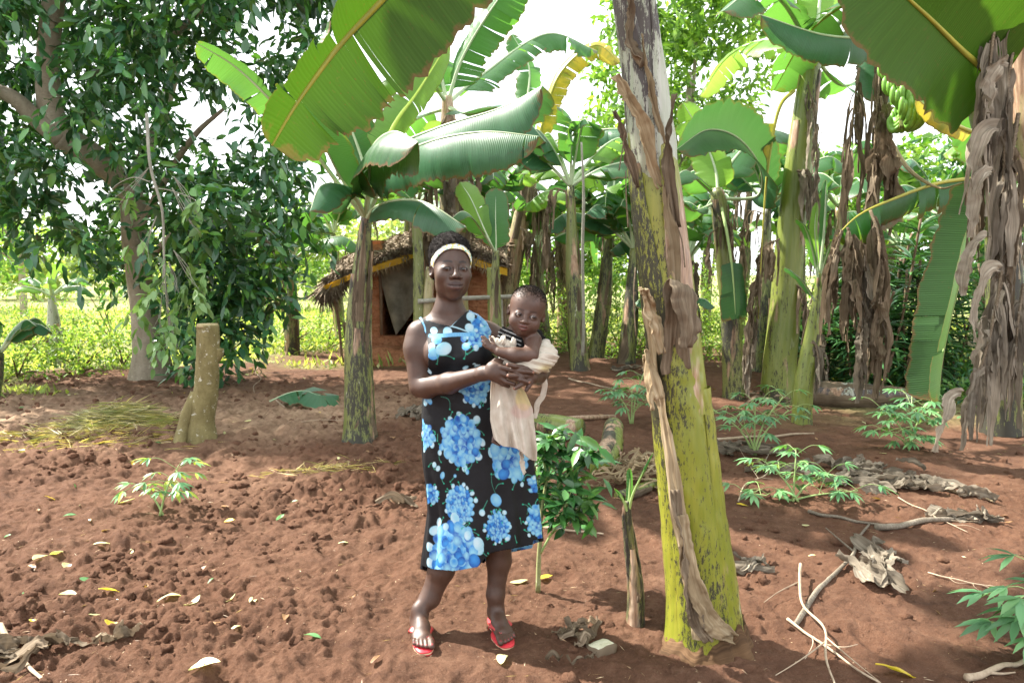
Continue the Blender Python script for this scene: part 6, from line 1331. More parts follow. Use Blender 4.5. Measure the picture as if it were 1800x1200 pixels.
        st = MB(); knot = P(.80, .0200, .022)
        for sgn, e in ((1, P(.44, .040, .003)), (-1, P(.42, -.042, .003))):
            mid = P(.58, sgn*.031, .030); C = crv([e, (e+mid)/2+sd*sgn*.006+[0, 0, .008], mid, knot], 24); T_, N_, B_ = frames(C, (0, 0, 1)); w = np.linspace(-1, 1, 7)[None, :]; wd = itp([.006, .011, .0125, .008], 24)[:, None]
            nn_ = unit(C-P(.5, 0, -.02)); bb = unit(np.cross(T_, nn_)); V = C[:, None]+bb[:, None]*(w*wd)[..., None]+nn_[:, None]*(.0035-.0012*w*w+.001)[..., None]; st.add(V.reshape(-1, 3), grid_q(24, 7))
        V_, f_, u_ = tube([knot+[0, 0, .003], P(.815, .0200, 0)], .0038, 8); st.add(V_, f_, u_); st.build('strap', sm, fl, solid=.004)
    return T, HC, HR
WOMAN = woman()
# ------------------------------------------------------------------ the baby
def baby():
    base = q(905, 690, 2.8); T = thing('person', base, 'baby in a black striped vest, carried on the woman\'s left arm', 'person')
    HR = rotm(-3, 8, 13); HC = q(925.5, 548.5, 2.79); B = Body(q(800, 790, 2.95)*[1, 0, 1]+[0, 2.62, -.03], q(985, 480, 2.95)*[1, 0, 1]+[0, 2.95, .04], .0017)
    B.frame(HC, HR, 1.0); head(B, True); B.frame()
    c = lambda a, b, ra, rb, k=.02: B.cone(q(*a), q(*b), ra, rb, k, world=True)
    c((917, 575, 2.83), (914, 592, 2.84), .032, .036, .02); c((914, 598, 2.84), (902, 650, 2.84), .058, .066, .03); c((895, 590, 2.83), (936, 596, 2.82), .030, .030, .03)
    c((938, 598, 2.775), (932, 624, 2.715), .0315, .0285, .02); c((932, 624, 2.715), (905, 624, 2.70), .0285, .0265, .015); c((905, 624, 2.70), (877, 618, 2.705), .0265, .0180, .015)
    B.ell(q(867, 611, 2.712), (.020, .013, .017), .01, rot=(0, .7, 0), world=True)
    for P, r in (([(862, 605, 2.712), (856, 598, 2.715), (851, 592, 2.722)], .0062), ([(860, 607, 2.708), (853, 600, 2.708), (847, 592, 2.715)], .0064), ([(860, 610, 2.705), (854, 605, 2.703), (848, 600, 2.71)], .0060), ([(861, 613, 2.705), (855, 610, 2.703), (849, 606, 2.71)], .0055), ([(868, 604, 2.72), (864, 596, 2.725), (861, 591, 2.73)], .0062)):
        finger(B, [q(*p) for p in P], r, .003)
    c((904, 655, 2.84), (884, 694, 2.79), .050, .036); c((884, 694, 2.79), (878, 755, 2.80), .034, .022); c((878, 758, 2.80), (872, 770, 2.765), .020, .016, .01)
    for j in range(4): c((868+j*3.4, 771+j*1.5, 2.765), (866.5+j*3.6, 776+j*1.7, 2.750), .0062, .0062, .003)
    V, Q = B.mesh(1); V = smooth_mesh(V, Q, 1, .4); col = head_paint(V, HC, HR, True)
    l = (V-HC)@HR; hl = sstep(.055, .085, l[:, 2]+.35*l[:, 1]+.02*noise3(l[:, 0]*40, l[:, 1]*40, l[:, 2]*40, 1)); col *= (1-.55*hl)[:, None]
    MB().add(V, Q, None, col).build('body', SKINB, T)
    for s in (-1, 1): eye(T, HC+HR@np.array([s*.0265, -.0620, -.001]), None, .0112, unit([.42, -1, -.02]))
    r = np.random.default_rng(6); l2 = l; k = np.nonzero((l2[:, 2]+.38*l2[:, 1]+.014*rng.normal(size=len(l2)) > .058) & (l2[:, 2] > .015))[0]; k = k[r.integers(0, len(k), 9000)]; nn = unit(l2[k]-[0, .012, .03])@HR.T; hm = MB()
    leaves(hm, V[k]-nn*.0015, nn+r.normal(size=(len(k), 3))*.9, r.normal(size=(len(k), 3)), .003+.004*r.random(len(k)), .0011, 1., 0, .8, True); hm.build('hair', HAIR, T)
    # vest
    B = Body(q(860, 680, 2.9)*[1, 0, 1]+[0, 2.70, 0], q(985, 560, 2.9)*[1, 0, 1]+[0, 2.93, .04], .0024); cz = lambda a, b, ra, rb, k=.02: B.cone(q(*a), q(*b), ra, rb, k, world=True)
    cz((914, 598, 2.84), (902, 650, 2.84), .064, .072, .03); cz((893, 589, 2.83), (940, 596, 2.82), .035, .037, .03); V, Q = B.mesh(1)
    n3 = noise3(V[:, 0]*60, V[:, 1]*60, V[:, 2]*60, 2); px, py = proj(V); ruf = ((px > 938) | (px < 893))*1.; V = V+unit(V-q(912, 610, 2.84))*(.0012*n3+ruf*.006*np.sin(V[:, 2]*420+V[:, 0]*300)*.6)[:, None]
    V, Q, _ = prune(V, Q, py > np.interp(px, [880, 895, 915, 935, 960], [572, 578, 586, 580, 576])); px, py = proj(V)
    ln = (px-885)*.42-(py-590); st = np.abs(((ln+200) % 7.4)-3.7) < .75; col = np.where((st & (px < 916) & (V[:, 1] < 2.83))[:, None], [.42]*3, [.010, .009, .009])
    m = NT('vest_cloth'); MB().add(V, Q, None, col).build('vest', m.princ(m.attr(), .85, None, .2), T, solid=.002)
    # ---- cloth round the baby
    C_ = thing('cloth', q(905, 700, 2.76), 'cream cotton cloth wrapped round the baby, hanging down over the dress', 'cloth')
    m = NT('cream_cotton'); co = m.coord(); n1 = m.noise(co, 14, 5, .6); cc = m.mix(m.rng(n1, .35, .7), (.48, .42, .34), (.62, .56, .48)); cc = m.mix(m.rng(m.noise(co, 60, 4, .7), .66, .74, 0, .5), cc, (.26, .20, .15)); cc = m.mix(1., cc, m.attr(), 'MULTIPLY')
    cm = m.princ(cc, .9, m.bump(m.noise(co, 700, 2), .25, .001, m.bump(m.noise(co, 45, 3), .25, .004)), .15, .12, (.6, .5, .4), sheen=.2)
    B = Body(q(855, 690, 2.9)*[1, 0, 1]+[0, 2.62, 0], q(1000, 580, 2.9)*[1, 0, 1]+[0, 2.95, .04], .0021); cz = lambda a, b, ra, rb, k=.012: B.cone(q(*a), q(*b), ra, rb, k, world=True)
    cz((866, 636, 2.745), (885, 634, 2.722), .006, .012, .01); cz((885, 634, 2.722), (912, 642, 2.712), .012, .020, .012); cz((912, 641, 2.715), (940, 640, 2.72), .020, .034, .012); cz((940, 640, 2.725), (960, 628, 2.76), .034, .046, .02)
    B.ell(q(957, 618, 2.80), (.042, .060, .046), .02, world=True); cz((905, 650, 2.78), (945, 645, 2.80), .045, .045, .02)
    for i, (x, y, D, a, b_) in enumerate([(866, 598, 2.755, .012, .016), (874, 603, 2.742, .015, .018), (884, 598, 2.735, .010, .019), (893, 606, 2.735, .013, .017), (903, 602, 2.745, .010, .017), (880, 612, 2.742, .020, .013), (898, 614, 2.742, .020, .013)]):
        B.ell(q(x, y, D), (a, .02, b_*1.1), .006, world=True, rot=(0, .3*((i % 3)-1), 0))
    V, Q = B.mesh(1); px, py = proj(V); g = unit(V-q(925, 640, 2.80))
    rid = 1.5*noise2((px-900)*.035+(py-640)*.05, (py-640)*.17-(px-900)*.05, 3)+.7*noise2((px-900)*.07, (py-640)*.33-(px-900)*.08, 9); low = sstep(615, 625, py)+sstep(930, 940, px); V = V+g*(.0060*rid*np.clip(low, 0, 1)+.0020*noise3(V[:, 0]*40, V[:, 1]*40, V[:, 2]*90, 3)+.0022*np.sin((px*.9+py*.35))*(1-np.clip(low, 0, 1)))[:, None]
    V, Q, _ = prune(V, Q, np.ones(len(V), bool)); col = np.ones((len(V), 3)); px, py = proj(V); w = np.exp(-((px-960)/12)**2-((py-648)/7)**2)[:, None]*.8; col = col*(1-w)+w*np.array([1., .92, .45])
    MB().add(V, Q, None, col).build('wrap', cm, C_)
    # the part that hangs down, over the baby's leg
    n, mm = 90, 80; u, v = np.meshgrid(np.linspace(0, 1, n), np.linspace(0, 1, mm), indexing='ij')
    yl = [664, 700, 740, 772]; L_ = np.interp(u*108+664, yl, [864, 862, 862, 868]); Rr = np.interp(u, [0, .15, .35, .6, .85, 1], [908, 924, 936, 940, 944, 944]); top = 664+6*v-3*np.sin(v*3); bot = 768+40*v**.8+4*np.sin(v*9)
    X = L_+(Rr-L_)*v; Yp = top+(bot-top)*u; Dp = 2.750+.012*v-.034*np.sin(np.pi*np.clip(v*1.15, 0, 1))*(.4+.6*u)+.030*v*v*u; fo = .016*np.sin(v*13+u*2.5)*(.35+.65*u)+.010*np.sin(v*27-u*3)*(.3+.7*u)+.012*noise2(v*4, u*3.2, 7)+.004*noise2(v*12, u*9, 3); Dp = Dp+fo
    P = np.stack([at(a, b_, d) for a, b_, d in zip(X.ravel(), Yp.ravel(), Dp.ravel())]); col = np.ones((len(P), 3)); xx, yy = X.ravel(), Yp.ravel()
    w = ((1-sstep(.85, 1.1, np.sqrt(((xx-921)/15)**2+((yy-700)/22)**2)))*.75)[:, None]; col = col*(1-w)+w*np.array([1.1, .98, .50])
    w = ((1-sstep(.8, 1.15, np.sqrt(((xx-917)/20)**2+((yy-722)/13)**2)))*.4)[:, None]; col = col*(1-w)+w*np.array([1.05, .72, .80])
    MB().add(P, grid_q(n, mm), None, col).build('hanging_end', cm, C_, solid=.003)
    mb = MB(); ribbon(mb, crv(pp2([(914, 792, 2.775), (917, 812, 2.77), (922, 832, 2.775)]), 24), .012, (1, 0, 0), .25, 4, 9, 1., .4, False); mb.build('tail', cm, C_, solid=.003)
    mb = MB(); ribbon(mb, crv(pp2([(945, 655, 2.80), (957, 668, 2.81), (955, 690, 2.82), (944, 712, 2.82), (938, 735, 2.81)]), 40), .012, (.5, -1, 0), .18, 9, 9, .95, .4, False); mb.build('loop', cm, C_, solid=.003)
def pp2(L): return np.array([at(*a) for a in L])
baby()
# ------------------------------------------------------------------ small plants on the soil
CASS = 'cassava plants on the bare soil'
def cassava(px, py, label, h, heads, seed, pal=((.10, .24, .10), (.14, .30, .13), (.07, .18, .08)), Ls=.12, n=7, spread=.5, group=CASS, name='cassava_plant'):
    b = gp(px, py); T = thing(name, b, label, 'plant', group); r = np.random.default_rng(seed); sm = MB(); 
    for (dx, dy, dz) in heads:
        e = b+np.array([dx, dy, dz])*h; C = crv([b+r.normal(0, .01, 3)*[1, 1, 0], b+np.array([dx*.35, dy*.35, dz*.55])*h, e], 14); V, fs, uv = tube(C, np.linspace(.008, .0035, 14)*(.6+h), 6)
        MB().add(V, fs, uv).build('stem', RIBC, T); lm = MB(); pm = MB()
        for k in range(n):
            a = k*2.4+r.random(); t = .55+.45*(k+1)/n; o = C[int(t*13)]; d = np.array([math.cos(a), math.sin(a), .35+.5*r.random()]); l = (.16+.10*r.random())*spread*1.6*(h+.4); p1 = o+d*l*.6; p2 = o+d*l+[0, 0, -.25*l]
            V, fs, uv = tube(crv([o, p1, p2], 8), .0022, 4, False); pm.add(V, fs, uv); dd = unit(p2-p1); side = unit(np.cross(dd, [0, 0, 1.])); m_ = 6+int(r.random()*2)
            for j in range(m_):
                g = (j-(m_-1)/2)*.52; D_ = unit(dd*math.cos(g)+side*math.sin(g)+[0, 0, -.18+.1*r.normal()]); sz = Ls*(1-.25*abs(g)/1.5)*(.8+.35*r.random())
                leaves(lm, [p2], [D_], [[0, 0, 1.]]+r.normal(0, .12, (1, 3)), sz, sz*.27, pick(r, pal, 1), .22, .22)
        lf = lm.build('leaves', FOL, T); pm.build('stalks', RIBC, lf)
RIBC = RIB['g']
cassava(1110, 745, 'leafy cassava plant just left of the thick front stem', .62, [(0, 0, .62), (-.25, .1, .5), (.2, .1, .8), (.1, -.1, .35)], 1, n=8)
cassava(1325, 800, 'cassava plant in front of the clump, paler leaves and thin stalks', .66, [(0, 0, .65), (-.55, 0, .6), (.45, .1, .55), (-.2, -.2, .4), (.3, -.1, .75)], 2, n=7)
cassava(1395, 880, 'cassava plant with two low heads, left of the pale fallen leaf heap', .40, [(-.35, 0, .55), (.55, 0, .45), (.05, .1, .8), (-.75, .1, .1), (1., -.1, .2)], 3, n=7, Ls=.11)
cassava(1600, 790, 'cassava plant below the hanging dead leaves, near the fallen log', .5, [(0, 0, .6), (-.5, 0, .35), (.3, .1, .75), (-.1, -.2, .2), (.2, .4, .85), (-.4, .2, .65)], 4, n=8)
cassava(285, 905, 'small cassava plant with yellowing leaves, alone on the left soil', .36, [(.12, 0, .55), (-.35, .1, .45), (.35, -.05, .9)], 5, ((.09, .22, .10), (.13, .28, .12), (.30, .38, .05)), .10, 6)
cassava(1835, 1165, 'cassava leaves reaching in at the lower right corner', .36, [(-.1, 0, .75), (.1, .1, .8), (-.25, 0, .4)], 6, n=7, Ls=.14)
cassava(1350, 835, 'tiny yellow-green seedling in front of the paler cassava', .15, [(0, 0, .5)], 7, ((.22, .34, .03), (.28, .38, .05)), .07, 5)
cassava(1870, 860, 'cassava plant just outside the right edge', .5, [(0, 0, .6), (.3, 0, .6)], 8)
# glossy shrub beside the woman
def citrus():
    b = gp(946, 1040); D = b[1]; T = thing('leafy_sapling', b, 'glossy green sapling growing right beside the woman\'s dress', 'sapling'); r = np.random.default_rng(9)
    stems = [[(946, 1040, 0), (947, 990, 0), (950, 940, 0), (953, 890, .02), (962, 840, .05), (975, 790, .05), (985, 760, .05)], [(950, 972, 0), (965, 945, -.03), (985, 910, -.05), (1005, 860, -.03)], [(953, 900, .02), (985, 850, .08), (1020, 810, .1), (1040, 790, .1)], [(952, 930, 0), (948, 880, .1), (944, 820, .15)], [(975, 925, -.04), (1010, 900, 0), (1035, 868, .03)], [(962, 840, .05), (955, 800, .0), (965, 765, 0)]]
    tips = []
    for i, s in enumerate(stems):
        C = crv([at(x, y, D+d) for x, y, d in s], 20); V, fs, uv = tube(C, np.linspace(.013 if i == 0 else .007, .003, 20), 7, rough=.05); MB().add(V, fs, uv).build('stem', RIB['g'] if i else bark_mat('sapling_bark', (.20, .22, .08), (.33, .33, .16), 14), T); tips += [C[j] for j in range(8 if i else 11, 20, 2)]
    P, Dd = [], []
    for p in tips:
        for k in range(8): a = k*2.4+r.random(); d = np.array([math.cos(a), math.sin(a), .45*r.normal()+.1]); P.append(p+r.normal(0, .012, 3)); Dd.append(d)
    for k in range(70): P.append(at(r.uniform(945, 1060), r.uniform(765, 935), D+r.normal(0, .08))); Dd.append(r.normal(size=3)+[0, 0, .1])
    P = np.array(P); x, y = proj(P); k = ((x-1003)/66)**2+((y-838)/88)**2 < 1.15; P, Dd = P[k], np.array(Dd)[k]; n = len(P); mb = MB()
    leaves(mb, P, Dd, np.array([0, -.25, 1.])+.35*r.normal(size=(n, 3)), .108*(.7+.5*r.random(n)), .038, pick(r, [(.030, .11, .028), (.05, .15, .04), (.024, .085, .024), (.09, .21, .05)], n), .22, .25); mb.build('leaves', FOLG, T)
citrus()
# thin banana sucker
b = gp(1116, 1096); D = b[1]
S = root_for('banana_sucker', b, 'thin banana sucker with blackened stem, between sapling and thick front stem')
C_, R_, _ = banana_stem(S, [b-[0, 0, .02], at(1117, 1040, D), at(1110, 970, D), at(1104, 910, D), at(1104, 880, D)], [.030, .024, .020, .016, .012], 'black', 15, 3, 1, 40, 18)
for i, (P, W) in enumerate([([(1104, 900, 0), (1106, 870, 0), (1107, 845, 0), (1106, 822, 0)], .017), ([(1104, 905, 0), (1112, 870, -.02), (1128, 835, -.04), (1148, 795, -.06)], .007), ([(1104, 905, 0), (1098, 885, -.02), (1090, 870, -.03), (1080, 858, -.05)], .007)]):
    banana_leaf(S, [at(x, y, D+d) for x, y, d in P], W, (0, -1, .1), .5, .2, 0, 'main', 'g', .1, 150+i, .15, .006)
# lopped post in the left clearing
b = gp(352, 772); D = b[1]
P_ = thing('cut_tree_post', b, 'short lopped tree trunk with mossy bark, standing on the left soil', 'tree stump')
C = crv([b-[0, 0, .1], at(353, 740, D), at(362, 690, D), at(365, 640, D), at(366, 600, D), at(365, 571, D)], 50); R = itp([.175, .125, .108, .102, .100, .098], 50)
V, fs, uv = tube(C, R, 40, rough=.10, seed=5); V = V+.004*noise3(V[:, 0]*60, V[:, 1]*60, V[:, 2]*40, 3)[:, None]; MB().add(V, fs, uv).build('trunk', BARKG, P_)
cm = bark_mat('cut_wood', (.32, .25, .12), (.45, .38, .22), 22); V, fs, uv = tube([C[-1]-[0, 0, .02], C[-1]+[0, 0, .012]], [R[-1]*.99, R[-1]*.93], 26, rough=.06, seed=5); MB().add(V, fs, uv).build('cut_top', cm, P_)
V, fs, uv = tube(crv([at(345, 690, D-.03), at(332, 725, D-.08), at(322, 755, D-.12), gp(312, 782)-[0, 0, .05]], 24), itp([.05, .062, .055, .06], 24), 14, rough=.1); MB().add(V, fs, uv).build('root', BARKG, P_)
V, fs, uv = tube(crv([at(372, 640, D), at(384, 625, D), at(386, 612, D)], 8), .04, 8, rough=.2); MB().add(V, fs, uv).build('knot', BARKG, P_)
# ------------------------------------------------------------------ things lying about
def log(name, pts, R, mat, label, cat, seed=0, sheaths=3, group=None, dry=2):
    P = np.array([gp(x, y, l) for x, y, l in pts]); T = thing(name, P[0], label, cat, group); C = crv(P, 50); RR = itp(R, 50); V, fs, uv = tube(C, RR, 24, rough=.08, seed=seed); MB().add(V, fs, uv, np.stack([.9+0*uv[:, 0], .8+0*uv[:, 0], 0*uv[:, 0]], -1)).build('core', STEM[mat], T)
    r = np.random.default_rng(seed)
    for k in range(sheaths):
        a = r.uniform(-1.5, 1.8); V, q, uv = arc_shell(C, RR, a-.8, a+.8, .012, 20, .012, r.uniform(0, .3), r.uniform(.7, 1), seed=seed+k, taperend=.4); MB().add(V, q, uv, r.uniform(.55, 1.)).build('sheath', (DRY['brown'] if k < dry else STEM[mat]), T)
    return T
log('banana_log', [(1415, 708, .10), (1450, 712, .12), (1520, 715, .12), (1600, 712, .10)], [.12, .15, .14, .09], 'purple', 'dark rotting banana stem lying behind the cassava on the right', 'log', 3, 6, dry=4)
log('banana_log', [(935, 760, .10), (975, 768, .11), (1020, 775, .10)], [.085, .10, .095], 'green', 'short cut yellow-green banana stem lying behind the sapling', 'log', 4, 3, dry=1)
log('banana_log', [(1055, 835, .06), (1072, 815, .12), (1078, 790, .20)], [.085, .085, .08], 'green', 'chopped green banana stem tilted up, right of the sapling', 'log', 5, 2, dry=0)
log('banana_log', [(1085, 880, .03), (1115, 872, .035), (1150, 858, .04)], [.03, .038, .034], 'green', 'thin green banana stem piece in the dry litter pile', 'log', 6, 2, dry=1)
log('banana_log', [(965, 742, .03), (1020, 741, .04), (1082, 737, .03)], [.022, .025, .02], 'dry', 'straight tan pole-like stem lying behind the cut stems', 'log', 7, 0)
# pale cut block
b = gp(1056, 1142); T = thing('cut_stem_block', b, 'pale squarish slice of banana stem with dark rim near the thick stem', 'cut stem'); a = np.linspace(0, 2*np.pi, 33)[:-1]; sq = np.maximum(np.abs(np.cos(a)), np.abs(np.sin(a)))**-.8*(1+.05*np.sin(a*5)); 
ring = lambda r_, z: np.stack([b[0]+r_*sq*np.cos(a+.5), b[1]+r_*sq*np.sin(a+.5)*.95, b[2]+z+.010*np.cos(a+.9)], -1); mb = MB(); j = np.arange(32); jn = (j+1) % 32
mb.add(np.vstack([ring(.046, -.01), ring(.049, .022), ring(.041, .028)]), np.vstack([np.stack([j, jn, jn+32, j+32], -1), np.stack([j+32, jn+32, jn+64, j+64], -1)])); mb.build('rind', DRY['brown'], T)
mb = MB(); mb.add(np.vstack([ring(.0405, .0265), [b+[0, 0, .030]]]), np.stack([j, jn, j*0+32], -1)); wm = bark_mat('pale_pith', (.50, .48, .32), (.66, .64, .50), 30, 0); mb.build('pith', wm, T)
# dry and cut leaves on the ground
def fallen(px, py, ang, L_, W, mat, label, seed, name='dead_leaf', rib='b', tears=6, fold=.1, group=None, curl=.15, n=None, hgt=.03, shape=None, wave=.35, cat='leaf', rr=.008):
    b = gp(px, py, .01); r = np.random.default_rng(seed); d = np.array([math.cos(ang), math.sin(ang)]); P = []
    for t in np.linspace(0, 1, 5): p = b[:2]+d*L_*(t-.5)+np.array([-d[1], d[0]])*L_*.10*r.normal()*t; P.append([p[0], p[1], hz(p[0], p[1])+hgt*(.5+.5*math.sin(t*3))])
    T = thing(name, b, label, cat, group); banana_leaf(T, P, W, (0, 0, 1), fold, curl, tears, mat, rib, wave, seed, .12, rr, n=n, name='blade', prof=shape); return T
def heap(px, py, L_, ang, n, W, mat, label, seed, sp=.12, name='dry_leaf_heap', cat='dry leaves', hgt=.05, Ls=.3):
    b = gp(px, py); T = thing(name, b, label, cat); r = np.random.default_rng(seed); mb = MB(); d = np.array([math.cos(ang), math.sin(ang), 0])
    for k in range(n):
        c = b+d*L_*(r.random()-.5)+r.normal(0, sp, 3)*[1, 1, 0]; a = ang+r.normal(0, .7); l = Ls*(.5+.8*r.random()); e = np.array([math.cos(a), math.sin(a), 0]); P = [c+e*l*t+np.array([-e[1], e[0], 0])*.06*l*r.normal() for t in (-.5, -.15, .2, .5)]
        for p in P: p[2] = hz(p[0], p[1])+.008+hgt*r.random()
        ribbon(mb, crv(P, 22), W*(.5+.8*r.random()), (0, 0, 1) if r.random() < .6 else (1, .3, .4), .4, seed*50+k, 7, r.uniform(.65, 1.15), r.uniform(.2, 1.))
    mb.build('crumpled_leaves', DRY[mat], T); return T
fallen(535, 712, .15, .75, .26, 'blue', 'big green banana leaf lying fanned out on the soil, left of the slim plant', 1, 'fallen_banana_leaf', 'w', 10, .25, hgt=.12, wave=.5)
heap(1560, 850, 1.0, -.25, 26, .045, 'grey', 'pale grey heap of crumpled banana leaves on the right soil', 2, .10)
heap(1470, 825, .6, .1, 16, .035, 'grey', 'small scatter of pale dead leaves right behind the low cassava', 3, .12)
heap(1120, 850, .5, .5, 40, .014, 'tan', 'pile of tan dry leaf strips between sapling and thick front stem', 4, .12, hgt=.14, Ls=.4)
heap(1080, 820, .5, 0., 24, .014, 'straw', 'straw-coloured leaf strips beside the chopped green stem', 5, .10, hgt=.08)
heap(1300, 795, .7, -.1, 22, .03, 'grey', 'dead leaf litter under the paler cassava', 6, .1)
heap(1545, 1000, .55, 1.2, 12, .035, 'grey', 'torn dead leaf bits along the dry leaf spine', 7, .05)
heap(1225, 1010, .0, 0, 1, .02, 'brown', 'curled brown leaf by the foot of the thick stem', 8, .02)
heap(1010, 1118, .12, .2, 7, .022, 'brown', 'curled brown leaf scraps left of the pale cut slice', 9, .03, Ls=.14)
heap(1315, 1000, .1, .3, 6, .022, 'grey', 'frayed grey leaf right of the thick stem\'s foot', 10, .03, Ls=.22)
heap(1175, 620, .0, .3, 1, .02, 'brown', 'leaf scrap behind the thick stem', 11)
heap(90, 1150, .35, .2, 12, .03, 'brown', 'dark crumpled leaves by the stick in the lower left corner', 12, .06, Ls=.2)
heap(705, 890, .12, -.4, 4, .022, 'brown', 'curled brown leaf left of the woman\'s dress', 13, .02, Ls=.22)
heap(1000, 1165, .2, .4, 4, .012, 'brown', 'small curled leaf scraps at the lower edge, left of the pale cut slice', 14, .04, Ls=.08)
heap(1350, 710, .5, .5, 16, .03, 'brown', 'brown litter heaped at the foot of the clump', 15, .12, hgt=.1)
heap(1100, 655, .8, -.4, 10, .03, 'grey', 'grey leaf strips on the soil bank behind the cassava', 16, .1)
heap(720, 735, .2, .2, 6, .05, 'grey', 'grey-green wilted leaf right of the slim plant\'s foot', 17, .06, Ls=.3)
def stick(px0, py0, px1, py1, R, label, seed=0, name='stick', branches=0, mat=TWIG, lift=.012, cat='stick', group=None, bend=.010, mid=None):
    a, b = gp(px0, py0, lift), gp(px1, py1, lift); r = np.random.default_rng(seed); P = [a+(b-a)*t+r.normal(0, bend, 3)*[1, 1, .2]*np.linalg.norm(b-a) for t in np.linspace(0, 1, 6)]
    for p in P: p[2] = max(hz(p[0], p[1])+lift, p[2])
    C = crv(P, 40); V, fs, uv = tube(C, np.linspace(R, R*.5, 40), 8, rough=.2, seed=seed); mb = MB(); mb.add(V, fs, uv)
    for k in range(branches):
        i = int(r.uniform(8, 34)); s = r.choice([-1, 1]); d = unit(C[i+1]-C[i]); e = unit(d+s*np.array([-d[1], d[0], .25])*r.uniform(.5, 1)); l = np.linalg.norm(b-a)*r.uniform(.15, .4); V, fs, uv = tube(crv([C[i], C[i]+e*l*.5+r.normal(0, .01, 3), C[i]+e*l+r.normal(0, .02, 3)], 12), np.linspace(R*.5, R*.2, 12), 5); mb.add(V, fs, uv)
    o = mb.build(name, mat, None, loc=tuple(C[0])); tag(o, label, cat, group); return o
stick(0, 1120, 75, 1205, .013, 'thick pale stick in the lower left corner', 1); stick(-20, 1168, 85, 1142, .010, 'thinner grey stick crossing the pale one, lower left corner', 2, branches=1)
stick(1395, 1010, 1470, 1230, .0075, 'long forked twig standing out in the lower right foreground', 3, branches=3, lift=.05); stick(1385, 1095, 1540, 1205, .007, 'twig crossing the forked one in the lower right foreground', 4, branches=2)
stick(1400, 1100, 1535, 930, .013, 'dead banana leaf spine lying diagonally on the right soil', 5, 'leaf_spine', 2, DRY['grey'], cat='leaf spine'); stick(1420, 905, 1560, 930, .012, 'dry leaf stalk under the low cassava', 6, 'leaf_stalk', 0, DRY['grey'], cat='leaf stalk')
stick(1540, 935, 1750, 915, .020, 'fat dry leaf stalk, frayed at its right end', 7, 'leaf_stalk', 0, DRY['grey'], cat='leaf stalk'); stick(1600, 850, 1745, 885, .014, 'dry leaf stalk running out of the pale heap', 8, 'leaf_stalk', 0, DRY['tan'], cat='leaf stalk')
heap(1700, 915, .28, .0, 12, .03, 'grey', 'frayed dry stalk end fanned out at the right', 20, .03, Ls=.3)
stick(1250, 775, 1430, 765, .016, 'dry stalk lying before the clump', 9, 'leaf_stalk', 0, TWIG, cat='leaf stalk'); stick(1700, 1200, 1810, 1165, .014, 'pale branch in the lower right corner', 10, branches=1)
stick(930, 925, 1060, 945, .010, 'dry stalk lying under the sapling', 11, 'leaf_stalk', 0, TWIG, cat='leaf stalk'); stick(1750, 590, 1765, 810, .01, 'x', 12) if 0 else None
stick(1285, 880, 1395, 790, .006, 'thin twig left of the low cassava', 13, branches=2); stick(490, 700, 520, 760, .009, 'bent twig beside the fanned green leaf', 14, branches=3); stick(460, 640, 440, 700, .006, 'thin twigs standing left of the fanned green leaf', 15, branches=3, lift=.05)
stick(1580, 880, 1700, 940, .004, 'fine root-like twig below the pale heap', 16, branches=3); stick(1630, 1010, 1760, 1040, .004, 'fine twig on the right soil', 17, branches=3); stick(1000, 668, 1090, 690, .012, 'pale stick on the soil bank behind the baby', 18); stick(120, 740, 300, 690, .006, 'thin twig by the hay', 19, branches=2)
# hay heap and scattered straw
def hay(px, py, n, sx, sy, h, label, seed, pal, L_=.22, w=.0035):
    b = gp(px, py); r = np.random.default_rng(seed); x = b[0]+r.normal(0, sx, n); y = b[1]+r.normal(0, sy, n); q_ = np.exp(-((x-b[0])/sx)**2/2-((y-b[1])/sy)**2/2); z = height(x, y)+h*q_*r.random(n)+.004; a = r.random(n)*3.14
    mb = MB(); leaves(mb, np.stack([x, y, z], -1), np.stack([np.cos(a), .6*np.sin(a), .12*r.normal(size=n)], -1), r.normal(size=(n, 3))+[0, 0, 1], L_*(.5+r.random(n)), w, pick(r, pal, n), .1, .12, True); o = mb.build('hay', FOL, None, loc=tuple(b)); tag(o, label, 'hay'); return o
STR = [(.52, .43, .24), (.42, .36, .17), (.60, .52, .33), (.30, .30, .12)]
hay(205, 750, 2200, .26, .13, .22, 'loose heap of half-green cut grass on the left soil', 1, [(.42, .42, .22), (.52, .48, .28), (.28, .32, .13), (.60, .54, .36)])
tag(hay(110, 775, 900, .55, .22, .03, 'thin scatter of pale straw left of the cut grass heap', 2, STR), kind='stuff'); hay(575, 830, 260, .22, .06, .03, 'wisp of dry straw on the middle soil', 3, STR, .14, .0025)['kind'] = 'stuff'
